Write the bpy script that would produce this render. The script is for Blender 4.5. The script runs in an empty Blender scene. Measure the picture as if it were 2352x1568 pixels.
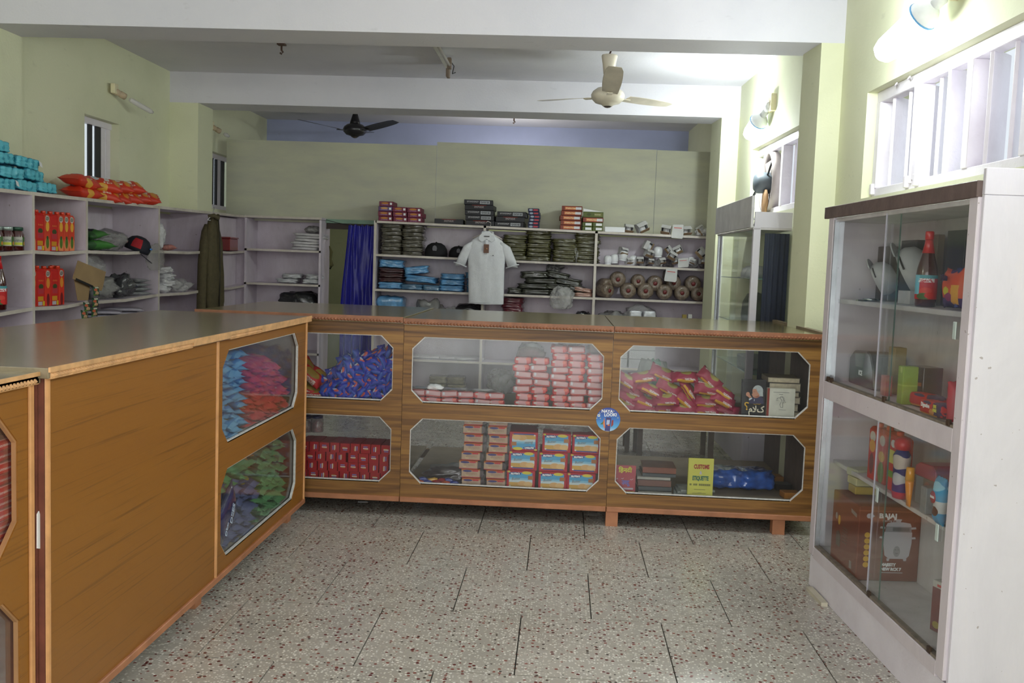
import bpy, bmesh, math, random
from mathutils import Matrix, Vector, noise

# ---------------------------------------------------------------- camera
CAM_Z = 1.5
F_PX = 2190.0
PITCH, YAW, ROLL = (math.radians(a) for a in (4.638, 2.905, -2.060))
_cy, _sy, _cp, _sp, _cr, _sr = (math.cos(YAW), math.sin(YAW), math.cos(PITCH), math.sin(PITCH), math.cos(ROLL), math.sin(ROLL))
_f = Vector((-_sy * _cp, _cy * _cp, -_sp)); _r0 = Vector((_cy, _sy, 0)); _d0 = _f.cross(_r0)
_r = _cr * _r0 + _sr * _d0; _d = -_sr * _r0 + _cr * _d0
scene = bpy.context.scene
C = scene.collection
cd = bpy.data.cameras.new('camera'); cam = bpy.data.objects.new('camera', cd); C.objects.link(cam)
cd.sensor_width = 36; cd.lens = F_PX / 2352 * 36; cd.clip_start = 0.05
_mw = Matrix((( _r.x, -_d.x, -_f.x, 0), (_r.y, -_d.y, -_f.y, 0), (_r.z, -_d.z, -_f.z, CAM_Z), (0, 0, 0, 1)))
cam.matrix_world = _mw
scene.camera = cam
scene.view_settings.view_transform = 'Standard'; scene.view_settings.look = 'None'
scene.view_settings.gamma = 1; scene.view_settings.use_curve_mapping = False
scene.view_settings.exposure = 0.1
scene.cycles.use_denoising = True
scene.cycles.max_bounces = 12; scene.cycles.diffuse_bounces = 9; scene.cycles.transparent_max_bounces = 16
scene.cycles.caustics_reflective = False; scene.cycles.caustics_refractive = False
scene.cycles.sample_clamp_indirect = 8

# ---------------------------------------------------------------- world and main lights
w = bpy.data.worlds.new('sky'); scene.world = w; w.use_nodes = True
w.node_tree.nodes['Background'].inputs[0].default_value = (0.86, 0.93, 1.0, 1)
w.node_tree.nodes['Background'].inputs[1].default_value = .9


def area(name, loc, rot, sx, sy, power, col):
    l = bpy.data.lights.new(name, 'AREA'); l.shape = 'RECTANGLE'; l.size = sx; l.size_y = sy
    l.energy = power; l.color = col
    o = bpy.data.objects.new(name, l); C.objects.link(o); o.location = loc; o.rotation_euler = rot
    return o


# daylight entering by the shop entrance behind the camera
area('entrance_daylight', (-0.9, -1.9, 1.5), (math.radians(90), 0, 0), 4.9, 2.4, 88, (1.0, 0.98, 0.97))
# added upward fill near the threshold, brightening the ceiling and beam undersides
area('threshold_fill', (-0.9, -1.75, 0.12), (math.radians(128), 0, 0), 4.6, .9, 62, (1.0, 0.98, 0.95))
# daylight entering by the high windows on the right of the front bay
area('window_daylight', (1.55, 3.6, 2.25), (0, math.radians(80), 0), 0.5, 3.2, 14, (0.93, 0.97, 1.0))


def point(name, loc, power, r, col):
    l = bpy.data.lights.new(name, 'POINT'); l.energy = power; l.shadow_soft_size = r; l.color = col
    o = bpy.data.objects.new(name, l); C.objects.link(o); o.location = loc
    return o


# added unseen point light that brightens the room behind the hardboard screen
point('rear_room_fill', (-.6, 10.85, 2.5), 16, .05, (1.0, .97, .9))

# ---------------------------------------------------------------- helpers
rnd = random.Random(11)
PI = math.pi


def _ray(px, py):
    return (px - 1176) / F_PX * _r + (py - 784) / F_PX * _d + _f


def at(px, py, ax, v):
    r = _ray(px, py); o = (0, 0, CAM_Z); i = 'XYZ'.index(ax)
    t = (v - o[i]) / r[i]
    return Vector(o) + t * r


def pY(px, py, y):
    p = at(px, py, 'Y', y); return p.x, p.z


def lin(c):
    return tuple(((x / 255) / 12.92 if x / 255 <= 0.04045 else ((x / 255 + 0.055) / 1.055) ** 2.4) for x in c)


def new_mat(name):
    m = bpy.data.materials.new(name); m.use_nodes = True
    nt = m.node_tree; b = nt.nodes['Principled BSDF']
    return m, nt, b


def nd(nt, t, **kw):
    n = nt.nodes.new(t)
    for k, v in kw.items(): setattr(n, k, v)
    return n


def mth(nt, op, a, b=None, c=None):
    n = nt.nodes.new('ShaderNodeMath'); n.operation = op
    for i, v in enumerate((a, b, c)):
        if v is None: continue
        if isinstance(v, (int, float)): n.inputs[i].default_value = v
        else: nt.links.new(v, n.inputs[i])
    return n.outputs[0]


def mixc(nt, f, a, b):
    n = nt.nodes.new('ShaderNodeMix'); n.data_type = 'RGBA'
    for s, v in ((0, f), (6, a), (7, b)):
        if isinstance(v, (int, float)): n.inputs[s].default_value = v
        elif isinstance(v, tuple): n.inputs[s].default_value = (*v, 1) if len(v) == 3 else v
        else: nt.links.new(v, n.inputs[s])
    return n.outputs[2]


def noise_tex(nt, vec, scale, detail=3, rough=.55, dist=0):
    n = nd(nt, 'ShaderNodeTexNoise'); n.inputs['Scale'].default_value = scale; n.inputs['Detail'].default_value = detail
    n.inputs['Roughness'].default_value = rough; n.inputs['Distortion'].default_value = dist
    if vec is not None: nt.links.new(vec, n.inputs['Vector'])
    return n.outputs[0]


def ramp(nt, fac, stops):
    n = nd(nt, 'ShaderNodeValToRGB'); e = n.color_ramp.elements
    e[0].position, e[0].color = stops[0][0], (*stops[0][1], 1)
    e[1].position, e[1].color = stops[-1][0], (*stops[-1][1], 1)
    for p, c in stops[1:-1]:
        x = e.new(p); x.color = (*c, 1)
    nt.links.new(fac, n.inputs[0])
    return n.outputs[0]


def coords(nt, kind='Object', scale=None):
    t = nd(nt, 'ShaderNodeTexCoord').outputs[kind]
    if scale is None: return t
    mp = nd(nt, 'ShaderNodeMapping'); mp.inputs['Scale'].default_value = scale; nt.links.new(t, mp.inputs[0])
    return mp.outputs[0]


def bump(nt, b, h, strength, dist=.01):
    n = nd(nt, 'ShaderNodeBump'); n.inputs['Strength'].default_value = strength; n.inputs['Distance'].default_value = dist
    nt.links.new(h, n.inputs['Height']); nt.links.new(n.outputs[0], b.inputs['Normal'])


_mc = {}


def plain(name, col, rough=.5, metal=0., coat=0., var=.12, vs=8., bmp=.0, bs=40., srgb=True, coord='Object'):
    """painted / plastic / cloth surface: base colour with soft mottling and fine relief"""
    if name in _mc: return _mc[name]
    m, nt, b = new_mat(name); c = lin(col) if srgb else col
    v = coords(nt, coord)
    f = noise_tex(nt, v, vs, 4)
    nt.links.new(ramp(nt, f, [(.3, tuple(x * (1 - var) for x in c)), (.7, tuple(min(1, x * (1 + var)) for x in c))]), b.inputs['Base Color'])
    b.inputs['Roughness'].default_value = rough; b.inputs['Metallic'].default_value = metal
    b.inputs['Coat Weight'].default_value = coat; b.inputs['Coat Roughness'].default_value = .12
    if bmp: bump(nt, b, noise_tex(nt, v, bs, 3), bmp)
    _mc[name] = m
    return m


def film(name, col, alpha=.35, rough=.12, cloud=.5, vs=9.):
    """thin clear plastic: see-through with cloudy creases and gloss"""
    if name in _mc: return _mc[name]
    m, nt, b = new_mat(name); v = coords(nt)
    f = noise_tex(nt, v, vs, 5, .7, 1.2)
    nt.links.new(mth(nt, 'MULTIPLY_ADD', f, cloud, alpha - cloud * .5), b.inputs['Alpha'])
    b.inputs['Base Color'].default_value = (*lin(col), 1); b.inputs['Roughness'].default_value = rough
    b.inputs['Coat Weight'].default_value = 1; b.inputs['Coat Roughness'].default_value = .05
    bump(nt, b, f, .9, .02)
    _mc[name] = m
    return m


def decal(name, base, shapes, ax=('X', 'Z'), rough=.35, coat=.3, spec=.3, wr=0., var=.1, kind='Generated'):
    """flat print: ellipses 'e', boxes 'b', letter-like rows 't' drawn in 0..1 object coordinates"""
    if name in _mc: return _mc[name]
    m, nt, b = new_mat(name)
    g = coords(nt, kind); s = nd(nt, 'ShaderNodeSeparateXYZ'); nt.links.new(g, s.inputs[0])
    u, v = s.outputs[ax[0]], s.outputs[ax[1]]
    col = lin(base)
    for sh in shapes:
        k, cx, cy, rx, ry, c = sh[:6]
        a = mth(nt, 'ABSOLUTE', mth(nt, 'DIVIDE', mth(nt, 'SUBTRACT', u, cx), rx))
        e = mth(nt, 'ABSOLUTE', mth(nt, 'DIVIDE', mth(nt, 'SUBTRACT', v, cy), ry))
        if k == 'e': d = mth(nt, 'ADD', mth(nt, 'POWER', a, 2), mth(nt, 'POWER', e, 2))
        else: d = mth(nt, 'MAXIMUM', a, e)
        mask = mth(nt, 'LESS_THAN', d, 1)
        if k == 't':  # broken up like small lettering
            w_ = noise_tex(nt, coords(nt, kind, (sh[6] if len(sh) > 6 else 60, 14, 14) if ax[0] == 'X' else (14, sh[6] if len(sh) > 6 else 60, 14)), 1., 1)
            mask = mth(nt, 'MULTIPLY', mask, mth(nt, 'GREATER_THAN', w_, .47))
        col = mixc(nt, mask, col, lin(c))
    if var:
        f = noise_tex(nt, coords(nt), 14, 2)
        col = mixc(nt, mth(nt, 'MULTIPLY', f, var * 2), col, (.02, .02, .02))
    if isinstance(col, tuple): b.inputs['Base Color'].default_value = (*col, 1)
    else: nt.links.new(col, b.inputs['Base Color'])
    b.inputs['Roughness'].default_value = rough if wr else max(rough, .5); b.inputs['Coat Weight'].default_value = coat * (.7 if wr else .12); b.inputs['Coat Roughness'].default_value = .1
    b.inputs['Specular IOR Level'].default_value = spec
    if wr: bump(nt, b, noise_tex(nt, coords(nt), 30, 4, .6, .8), wr, .012)
    _mc[name] = m
    return m


class MB:
    def __init__(s): s.b = bmesh.new(); s.m = 0

    def _fin(s, faces, m):
        for f in faces: f.material_index = s.m if m is None else m

    def poly(s, pts, m=None):
        f = s.b.faces.new([s.b.verts.new(p) for p in pts]); s._fin([f], m); return f

    def box(s, x0, x1, y0, y1, z0, z1, m=None, T=None):
        p = [Vector((x, y, z)) for z in (z0, z1) for y in (y0, y1) for x in (x0, x1)]
        if T is not None: p = [T @ q for q in p]
        v = [s.b.verts.new(q) for q in p]
        s._fin([s.b.faces.new([v[i] for i in q]) for q in ((0, 2, 3, 1), (4, 5, 7, 6), (0, 1, 5, 4), (2, 6, 7, 3), (0, 4, 6, 2), (1, 3, 7, 5))], m)
        return s

    def hexa(s, p, m=None):
        """8 corner points, order z0:(x0y0,x1y0,x0y1,x1y1) z1:..."""
        v = [s.b.verts.new(q) for q in p]
        s._fin([s.b.faces.new([v[i] for i in q]) for q in ((0, 2, 3, 1), (4, 5, 7, 6), (0, 1, 5, 4), (2, 6, 7, 3), (0, 4, 6, 2), (1, 3, 7, 5))], m)
        return s

    def prism(s, pts, axis, a, b, m=None, T=None):
        """extrude a 2-D outline along axis from a to b"""
        def P(u, v, w_):
            q = Vector({'X': (w_, u, v), 'Y': (u, w_, v), 'Z': (u, v, w_)}[axis]); return T @ q if T is not None else q
        A = [s.b.verts.new(P(u, v, a)) for u, v in pts]; B = [s.b.verts.new(P(u, v, b)) for u, v in pts]
        n = len(pts); fs = [s.b.faces.new(A), s.b.faces.new(B[::-1])]
        fs += [s.b.faces.new((A[i], A[(i + 1) % n], B[(i + 1) % n], B[i])) for i in range(n)]
        s._fin(fs, m); return s

    def lathe(s, prof, seg=20, T=None, m=None, mf=None):
        rings = []
        for r, z in prof:
            ring = []
            for i in range(seg):
                a = 2 * PI * i / seg; q = Vector((r * math.cos(a), r * math.sin(a), z)); ring.append(s.b.verts.new(T @ q if T is not None else q))
            rings.append(ring)
        for k in range(len(rings) - 1):
            for i in range(seg):
                f = s.b.faces.new((rings[k][i], rings[k][(i + 1) % seg], rings[k + 1][(i + 1) % seg], rings[k + 1][i]))
                f.material_index = (mf(k) if mf else (s.m if m is None else m)); f.smooth = True
        for ring, rv in ((rings[0], True), (rings[-1], False)):
            if (ring[0].co - ring[seg // 2].co).length > 1e-5:
                f = s.b.faces.new(ring[::-1] if rv else ring); f.material_index = s.m if m is None else m
        return s

    def loft(s, rings, m=None, cap=True):
        vs = [[s.b.verts.new(p) for p in r] for r in rings]; n = len(vs[0])
        for k in range(len(vs) - 1):
            for i in range(n):
                f = s.b.faces.new((vs[k][i], vs[k][(i + 1) % n], vs[k + 1][(i + 1) % n], vs[k + 1][i])); f.smooth = True
                s._fin([f], m)
        if cap: s._fin([s.b.faces.new(vs[0][::-1]), s.b.faces.new(vs[-1])], m)
        return s

    def tube(s, pts, r, seg=8, m=None, rr=None):
        pts = [Vector(p) for p in pts]; rings = []
        for i, p in enumerate(pts):
            t = (pts[min(i + 1, len(pts) - 1)] - pts[max(i - 1, 0)]).normalized()
            a = t.cross(Vector((0, 0, 1)));
            if a.length < .05: a = t.cross(Vector((1, 0, 0)))
            a.normalize(); c = t.cross(a); q = rr[i] if rr else r
            rings.append([p + q * (math.cos(2 * PI * k / seg) * a + math.sin(2 * PI * k / seg) * c) for k in range(seg)])
        return s.loft(rings, m)

    def mesh(s, name, mats, smooth=None, bevel=0., weld=False):
        if weld: bmesh.ops.remove_doubles(s.b, verts=s.b.verts, dist=1e-5)
        if bevel: bmesh.ops.bevel(s.b, geom=list(s.b.edges), offset=bevel, segments=1, affect='EDGES', clamp_overlap=True)
        bmesh.ops.recalc_face_normals(s.b, faces=s.b.faces)
        if smooth is not None:
            for f in s.b.faces: f.smooth = smooth
        me = bpy.data.meshes.new(name); s.b.to_mesh(me); s.b.free()
        for m in (mats if isinstance(mats, (list, tuple)) else [mats]): me.materials.append(m)
        return me


def link(name, me, parent=None, loc=None, rot=None):
    o = bpy.data.objects.new(name, me); C.objects.link(o)
    if parent is not None: o.parent = parent
    if loc is not None: o.location = loc
    if rot is not None: o.rotation_euler = rot
    return o


def part(name, mb, mats, parent, loc=None, rot=None, label=None, **kw):
    o = link(name, mb.mesh(name, mats, **kw), parent, loc, rot)
    if label: o['label'] = label
    return o


def tag(o, label, cat, group=None, kind=None):
    o['label'] = label; o['category'] = cat
    if group: o['group'] = group
    if kind: o['kind'] = kind
    return o


def thing(name, label, cat, loc=(0, 0, 0), rot=(0, 0, 0), group=None):
    o = bpy.data.objects.new(name, None); C.objects.link(o); o.empty_display_size = .05
    o.location = loc; o.rotation_euler = rot
    return tag(o, label, cat, group)


def solid(name, mb, mats, label, cat, loc=(0, 0, 0), rot=(0, 0, 0), group=None, **kw):
    return tag(link(name, mb.mesh(name, mats, **kw), None, loc, rot), label, cat, group)


def struct(name, mb, mats, parent=None, **kw):
    o = link(name, mb.mesh(name, mats, **kw), parent)
    if parent is None: o['kind'] = 'structure'
    return o


def dup(src, loc, rot=None, label=None, group=None, scale=None):
    r = src.copy(); C.objects.link(r); r.location = loc
    if rot is not None: r.rotation_euler = rot
    if scale is not None: r.scale = scale
    if label: r['label'] = label
    if group: r['group'] = group
    for ch in list(src.children):
        c = ch.copy(); C.objects.link(c); c.parent = r
        for g in list(ch.children):
            d = g.copy(); C.objects.link(d); d.parent = c
    return r


class Kind:
    """a kind of thing: the first placement makes it, the later ones copy it"""
    def __init__(s, make, cat, group=None): s.make = make; s.cat = cat; s.group = group; s.o = None

    def put(s, label, loc, rot=(0, 0, 0), scale=(1, 1, 1), group=None):
        if s.o is None:
            s.o = s.make(); o = s.o; o.location = loc; o.rotation_euler = rot; o.scale = scale
        else: o = dup(s.o, loc, rot, scale=scale)
        tag(o, label, s.cat, group or s.group)
        return o


class Kinds:
    """several mesh variants of a kind, used in turn"""
    def __init__(s, ks): s.ks = ks; s.i = 0

    def put(s, *a, **k):
        s.i += 1; return s.ks[(s.i * 7 + s.i // 3) % len(s.ks)].put(*a, **k)


ORD = ['first', 'second', 'third', 'fourth', 'fifth', 'sixth', 'seventh', 'eighth', 'ninth', 'tenth', 'eleventh', 'twelfth',
       'thirteenth', 'fourteenth', 'fifteenth', 'sixteenth', 'seventeenth', 'eighteenth', 'nineteenth', 'twentieth']


def rowlab(i, n):
    if n == 1: return 'only'
    return 'bottom' if i == 0 else 'top' if i == n - 1 else ORD[i] + '-lowest'


_txt = {}


def text(s, size, m, parent, loc, rot=(PI / 2, 0, 0), name='lettering', sx=1., ext=.0006, align='CENTER', shear=0., bold=0.):
    """letters as thin raised print, one mesh"""
    key = (s, size, m.name, sx, ext, align, shear, bold)
    if key not in _txt:
        cu = bpy.data.curves.new('lettering', 'FONT'); cu.body = s; cu.size = size; cu.extrude = ext; cu.align_x = align; cu.align_y = 'CENTER'
        cu.resolution_u = 2; cu.shear = shear; cu.offset = bold
        t = bpy.data.objects.new('lettering', cu); C.objects.link(t)
        dg = bpy.context.evaluated_depsgraph_get(); me = bpy.data.meshes.new_from_object(t.evaluated_get(dg))
        bpy.data.objects.remove(t); me.materials.clear(); me.materials.append(m)
        for v in me.vertices: v.co.x *= sx
        _txt[key] = me
    return link(name, _txt[key], parent, loc, rot)


def strokes(polys, r, m, parent, loc, rot=(0, 0, 0), name='lettering', scale=1.):
    b = MB()
    for p in polys: b.tube([(x * scale, 0, z * scale) for x, z in p], r, 5)
    return part(name, b, m, parent, loc, rot)


# ---- soft shapes
def fit(vs, w_, d, h):
    """scale to the outer size w, d, h with the base at z = 0"""
    for i, s in enumerate((w_, d, h)):
        lo = min(v.co[i] for v in vs); hi = max(v.co[i] for v in vs)
        for v in vs: v.co[i] = (v.co[i] - lo) / (hi - lo) * s - (0 if i == 2 else s / 2)


def pack_mesh(name, l, w_, t, mats, seed=0, crimp=.1, wr=.12, nx=14, ny=8, lumps=0, flare=.16):
    """pillow pack: crimped flat ends, puffed middle, creased foil"""
    b = MB(); rows = {}
    for side in (1, -1):
        for i in range(nx + 1):
            for j in range(ny + 1):
                u = -1 + 2 * i / nx; v = -1 + 2 * j / ny
                if side == -1 and (abs(v) > .999): continue
                ui = min(1, abs(u) / (1 - crimp))
                th = max(0, 1 - ui ** 5) ** .5 * max(0, 1 - abs(v) ** 2.6) ** .5
                if lumps: th *= .74 + .26 * abs(math.sin(PI * lumps * (u + 1) / 2)) ** .6
                q = Vector((u * 3.1 + seed * 7.7, v * 2.3, side * 1.7 + seed))
                n1 = noise.noise(q * 1.6) * wr + noise.noise(q * 4) * wr * .5
                z = side * t / 2 * th * (1 + n1) + (.0006 * side if th < .02 else 0)
                y = v * w_ / 2 * (1 - flare + flare * abs(u) ** 3) * (1 + noise.noise(q * .9) * .05)
                x = u * l / 2 * (1 + .02 * noise.noise(Vector((v * 4, seed, 0)))) + (.01 * l * (-1) ** j if ui >= 1 and abs(u) > .99 else 0)
                z += t * .12 * noise.noise(Vector((u * 1.3, v, seed * 3.3)))
                rows[side, i, j] = b.b.verts.new((x, y, z))
    for i in range(nx + 1):
        rows[-1, i, 0] = rows[1, i, 0]; rows[-1, i, ny] = rows[1, i, ny]
    for side in (1, -1):
        for i in range(nx):
            for j in range(ny):
                q = [rows[side, i, j], rows[side, i + 1, j], rows[side, i + 1, j + 1], rows[side, i, j + 1]]
                f = b.b.faces.new(q if side == 1 else q[::-1]); f.smooth = True
                e = min(i, nx - 1 - i) == 0
                f.material_index = 1 if (e and len(mats) > 1) else 0
    return b.mesh(name, mats)


def soft_mesh(name, w_, d, h, mats, seed=0, e=.32, wr=.1, n=7, fr=2.2, layers=0, lumps=0):
    """rounded soft block (folded cloth, filled bag) with creases; base at z=0"""
    b = MB(); bmesh.ops.create_cube(b.b, size=2)
    bmesh.ops.subdivide_edges(b.b, edges=list(b.b.edges), cuts=n, use_grid_fill=True)
    for v in b.b.verts:
        c = v.co; k = (abs(c.x) ** (2 / e) + abs(c.y) ** (2 / e) + abs(c.z) ** (2 / e)) ** (e / 2)
        c = c / k
        q = c * fr + Vector((seed * 5.1, seed * 1.3, 0))
        dsp = 1 + wr * (noise.noise(q) + .6 * noise.noise(q * 2.3) + .35 * noise.noise(q * 5))
        c = c * dsp
        if lumps:
            k = .8 + .2 * abs(math.sin(PI * lumps * (max(-1, min(1, c.x)) + 1) / 2)) ** .5; c.y *= k; c.z *= k
        if layers: c.x *= 1 + .05 * math.cos(layers * PI * (c.z + 1)); c.y *= 1 + .04 * math.cos(layers * PI * (c.z + 1))
        v.co = Vector((c.x * w_ / 2, c.y * d / 2, (c.z + 1) * h / 2))
    fit(b.b.verts, w_, d, h)
    return b.mesh(name, mats, smooth=True)


def crumple_mesh(name, w_, d, h, mats, seed=0, wr=.5, sub=4, fr=1.7):
    """crumpled bag; base at z=0"""
    b = MB(); bmesh.ops.create_icosphere(b.b, subdivisions=sub, radius=1)
    for v in b.b.verts:
        q = v.co * fr + Vector((seed * 3.7, seed, 0))
        r = 1 + wr * (noise.noise(q) + .5 * abs(noise.noise(q * 2.6)) - .2) + .12 * noise.noise(q * 6)
        v.co = Vector((v.co.x * r * w_ / 2, v.co.y * r * d / 2, max(-.82, v.co.z * r) * h / 2))
    fit(b.b.verts, w_, d, h)
    return b.mesh(name, mats, smooth=True)


def kind_mesh(name, me, cat, group=None):
    return Kind(lambda: link(name, me), cat, group)

# ---------------------------------------------------------------- materials of the room
def plaster(name, c1, c2, sc=1.1, amount=(.42, .62), rough=.75, coat=0, st=None):
    m, nt, b = new_mat(name); v = coords(nt, 'Object', st)
    f = noise_tex(nt, v, sc, 5, .6); g = noise_tex(nt, coords(nt, 'Object', (1, 1, 2.5)), sc * 7, 4)
    c = mixc(nt, mth(nt, 'MULTIPLY', ramp(nt, f, [(amount[0], (0, 0, 0)), (amount[1], (1, 1, 1))]), .8), lin(c1), lin(c2))
    c = mixc(nt, mth(nt, 'MULTIPLY', ramp(nt, g, [(.66, (0, 0, 0)), (.8, (1, 1, 1))]), .18), c, (.12, .11, .09))
    nt.links.new(c, b.inputs['Base Color']); b.inputs['Roughness'].default_value = rough; b.inputs['Coat Weight'].default_value = coat
    bump(nt, b, noise_tex(nt, v, 60, 3), .12)
    return m


M_wall = plaster('wall_paint', (218, 220, 190), (209, 212, 181))
M_ceil = plaster('ceiling_paint', (214, 213, 220), (205, 205, 213))
M_back = plaster('back_wall_paint', (178, 186, 220), (168, 176, 208))
M_dado = plaster('back_room_paint', (176, 182, 142), (160, 168, 128))
M_panel = plaster('hardboard_paint', (192, 193, 168), (172, 172, 160), 2.0, (.36, .7), st=(.8, 1, 3.2))
M_trim = plaster('white_gloss', (226, 222, 230), (212, 206, 214), 3)
M_trim.node_tree.nodes['Principled BSDF'].inputs['Roughness'].default_value = .4
M_dark = plain('dark_frame', (38, 38, 40), .5)
M_hole = plain('dark_gap', (22, 18, 16), .9)


def shelf_mat(name, c1, c2, c3):
    m, nt, b = new_mat(name); v = coords(nt, 'Object', (1, 1, .45))
    f = noise_tex(nt, v, 4, 6, .65, .6)
    c = ramp(nt, f, [(.3, lin(c1)), (.55, lin(c2)), (.75, lin(c3))])
    g = noise_tex(nt, coords(nt), 38, 2)
    c = mixc(nt, mth(nt, 'MULTIPLY', mth(nt, 'GREATER_THAN', g, .74), .5), c, (.16, .1, .06))
    nt.links.new(c, b.inputs['Base Color']); b.inputs['Roughness'].default_value = .42
    bump(nt, b, noise_tex(nt, coords(nt, 'Object', (1, 1, .2)), 60, 3), .1)
    return m


M_shelf = shelf_mat('shelf_paint', (190, 180, 188), (206, 197, 207), (214, 204, 212))
M_edge = shelf_mat('shelf_edge', (178, 170, 158), (200, 192, 182), (214, 206, 200))
M_white = shelf_mat('cabinet_white', (204, 201, 210), (213, 210, 219), (218, 212, 216))
M_lilac = shelf_mat('cabinet_lilac', (196, 188, 194), (206, 198, 204), (212, 206, 210))
M_inside = shelf_mat('cabinet_inside', (176, 172, 174), (200, 196, 198), (214, 210, 212))
M_ply = plaster('bare_ply', (142, 126, 104), (122, 106, 86), 5)


def wood(name, c1, c2, c3, axis, fine=60., band=9., dist=1.5, rough=.5, coat=.04, lines=.25, lo=.1):
    """veneer; axis = the direction the grain runs along"""
    m, nt, b = new_mat(name)
    def sc(lo, hi): return tuple(lo if a == axis else hi for a in 'XYZ')
    f = noise_tex(nt, coords(nt, 'Object', sc(lo, 1.)), band, 4, .6, dist * .5)
    g = noise_tex(nt, coords(nt, 'Object', sc(.014, 1.)), fine, 3, .6)
    c = ramp(nt, f, [(.3, lin(c1)), (.5, lin(c2)), (.7, lin(c3))])
    c = mixc(nt, mth(nt, 'MULTIPLY', ramp(nt, g, [(.56, (0, 0, 0)), (.66, (1, 1, 1))]), lines), c, lin(tuple(x * .42 for x in c1)))
    nt.links.new(c, b.inputs['Base Color']); b.inputs['Roughness'].default_value = rough
    b.inputs['Coat Weight'].default_value = coat; b.inputs['Coat Roughness'].default_value = .18
    bump(nt, b, g, .06)
    return m


M_teak = wood('teak_laminate', (84, 54, 24), (128, 88, 40), (158, 116, 56), 'X', 120, 30, 1.6, lines=.3, lo=.035)
M_teakz = wood('teak_laminate_upright', (88, 58, 24), (132, 92, 42), (152, 110, 54), 'X', 60, 10, 1.8, lines=.35)
M_gold = wood('golden_laminate', (138, 88, 26), (143, 93, 28), (148, 98, 34), 'Y', 95, 1.6, 0, .45, .05, .34)
M_top = wood('counter_top_laminate', (122, 111, 90), (134, 122, 100), (142, 130, 108), 'Y', 90, 5, .6, .16, .5, .12)
M_topx = wood('far_counter_top_laminate', (110, 98, 58), (122, 110, 68), (130, 118, 76), 'X', 90, 5, .6, .16, .5, .12)
M_bead = plain('pale_wood_beading', (206, 160, 112), .5, coat=0, var=.2, vs=22)
M_beadr = plain('red_brown_beading', (142, 92, 64), .5, coat=0, var=.2, vs=22)
M_foot = plain('wooden_foot', (172, 116, 82), .5, var=.2)
M_darkwood = plain('dark_brown_board', (96, 80, 76), .55, var=.2, vs=14, bmp=.2)
M_seal = plain('white_putty', (206, 206, 204), .6, var=.15, vs=60)


def glass(name, tint, refl=1.0, dirt=.05):
    m = bpy.data.materials.new(name); m.use_nodes = True; nt = m.node_tree
    nt.nodes.remove(nt.nodes['Principled BSDF']); out = nt.nodes['Material Output']
    tr = nd(nt, 'ShaderNodeBsdfTransparent'); tr.inputs[0].default_value = (*tint, 1)
    gl = nd(nt, 'ShaderNodeBsdfGlossy'); gl.inputs['Roughness'].default_value = .08; gl.inputs[0].default_value = (.9, .95, .95, 1)
    fr = nd(nt, 'ShaderNodeFresnel'); fr.inputs[0].default_value = 1.5
    df = nd(nt, 'ShaderNodeBsdfDiffuse'); df.inputs[0].default_value = (.8, .8, .78, 1)
    a = nd(nt, 'ShaderNodeMixShader'); nt.links.new(mth(nt, 'MULTIPLY', fr.outputs[0], refl), a.inputs[0])
    nt.links.new(tr.outputs[0], a.inputs[1]); nt.links.new(gl.outputs[0], a.inputs[2])
    d = nd(nt, 'ShaderNodeMixShader'); f = noise_tex(nt, coords(nt), 3, 5, .65)
    nt.links.new(mth(nt, 'MULTIPLY', f, dirt * 2), d.inputs[0]); nt.links.new(a.outputs[0], d.inputs[1]); nt.links.new(df.outputs[0], d.inputs[2])
    nt.links.new(d.outputs[0], out.inputs[0])
    return m


M_glass = glass('counter_glass', (.975, .98, .978), .32, .012)
M_glassg = glass('sliding_glass', (.985, .995, .99), .2, .012)
M_gedge = plain('green_glass_edge', (120, 165, 150), .2, coat=.6)


def terrazzo():
    m, nt, b = new_mat('terrazzo'); pos = nd(nt, 'ShaderNodeNewGeometry').outputs['Position']
    def vor(scale, feat='F1'):
        v = nd(nt, 'ShaderNodeTexVoronoi'); v.inputs['Scale'].default_value = scale; v.feature = feat; nt.links.new(pos, v.inputs['Vector']); return v
    big = noise_tex(nt, pos, 2.2, 5, .6)
    cem = mixc(nt, big, lin((156, 151, 142)), lin((190, 185, 176)))
    v1 = vor(92); s = nd(nt, 'ShaderNodeSeparateColor'); nt.links.new(v1.outputs['Color'], s.inputs[0])
    chip = mth(nt, 'MULTIPLY', mth(nt, 'LESS_THAN', v1.outputs['Distance'], .42), mth(nt, 'GREATER_THAN', s.outputs[0], .35))
    cc = ramp(nt, s.outputs[1], [(0, lin((164, 154, 142))), (.4, lin((214, 210, 200))), (1, lin((236, 234, 228)))])
    c = mixc(nt, chip, cem, cc)
    v2 = vor(52); s2 = nd(nt, 'ShaderNodeSeparateColor'); nt.links.new(v2.outputs['Color'], s2.inputs[0])
    red = mth(nt, 'MULTIPLY', mth(nt, 'LESS_THAN', v2.outputs['Distance'], .36), mth(nt, 'GREATER_THAN', s2.outputs[0], .74))
    c = mixc(nt, red, c, mixc(nt, s2.outputs[2], lin((96, 40, 38)), lin((138, 84, 74))))
    drk = mth(nt, 'MULTIPLY', mth(nt, 'LESS_THAN', v2.outputs['Distance'], .3), mth(nt, 'LESS_THAN', s2.outputs[0], .08))
    c = mixc(nt, drk, c, lin((70, 62, 56)))
    nt.links.new(c, b.inputs['Base Color'])
    nt.links.new(ramp(nt, big, [(.3, (.16, .16, .16)), (.7, (.36, .36, .36))]), b.inputs['Roughness'])
    return m


M_terr = terrazzo()
M_joint = plain('tile_joint', (86, 86, 78), .8)

# ---------------------------------------------------------------- room shell
XL = -3.70                       # left wall face


def xr(y): return 1.62 - .031 * (y - 5.9)   # right wall face, very slightly out of square


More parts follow.
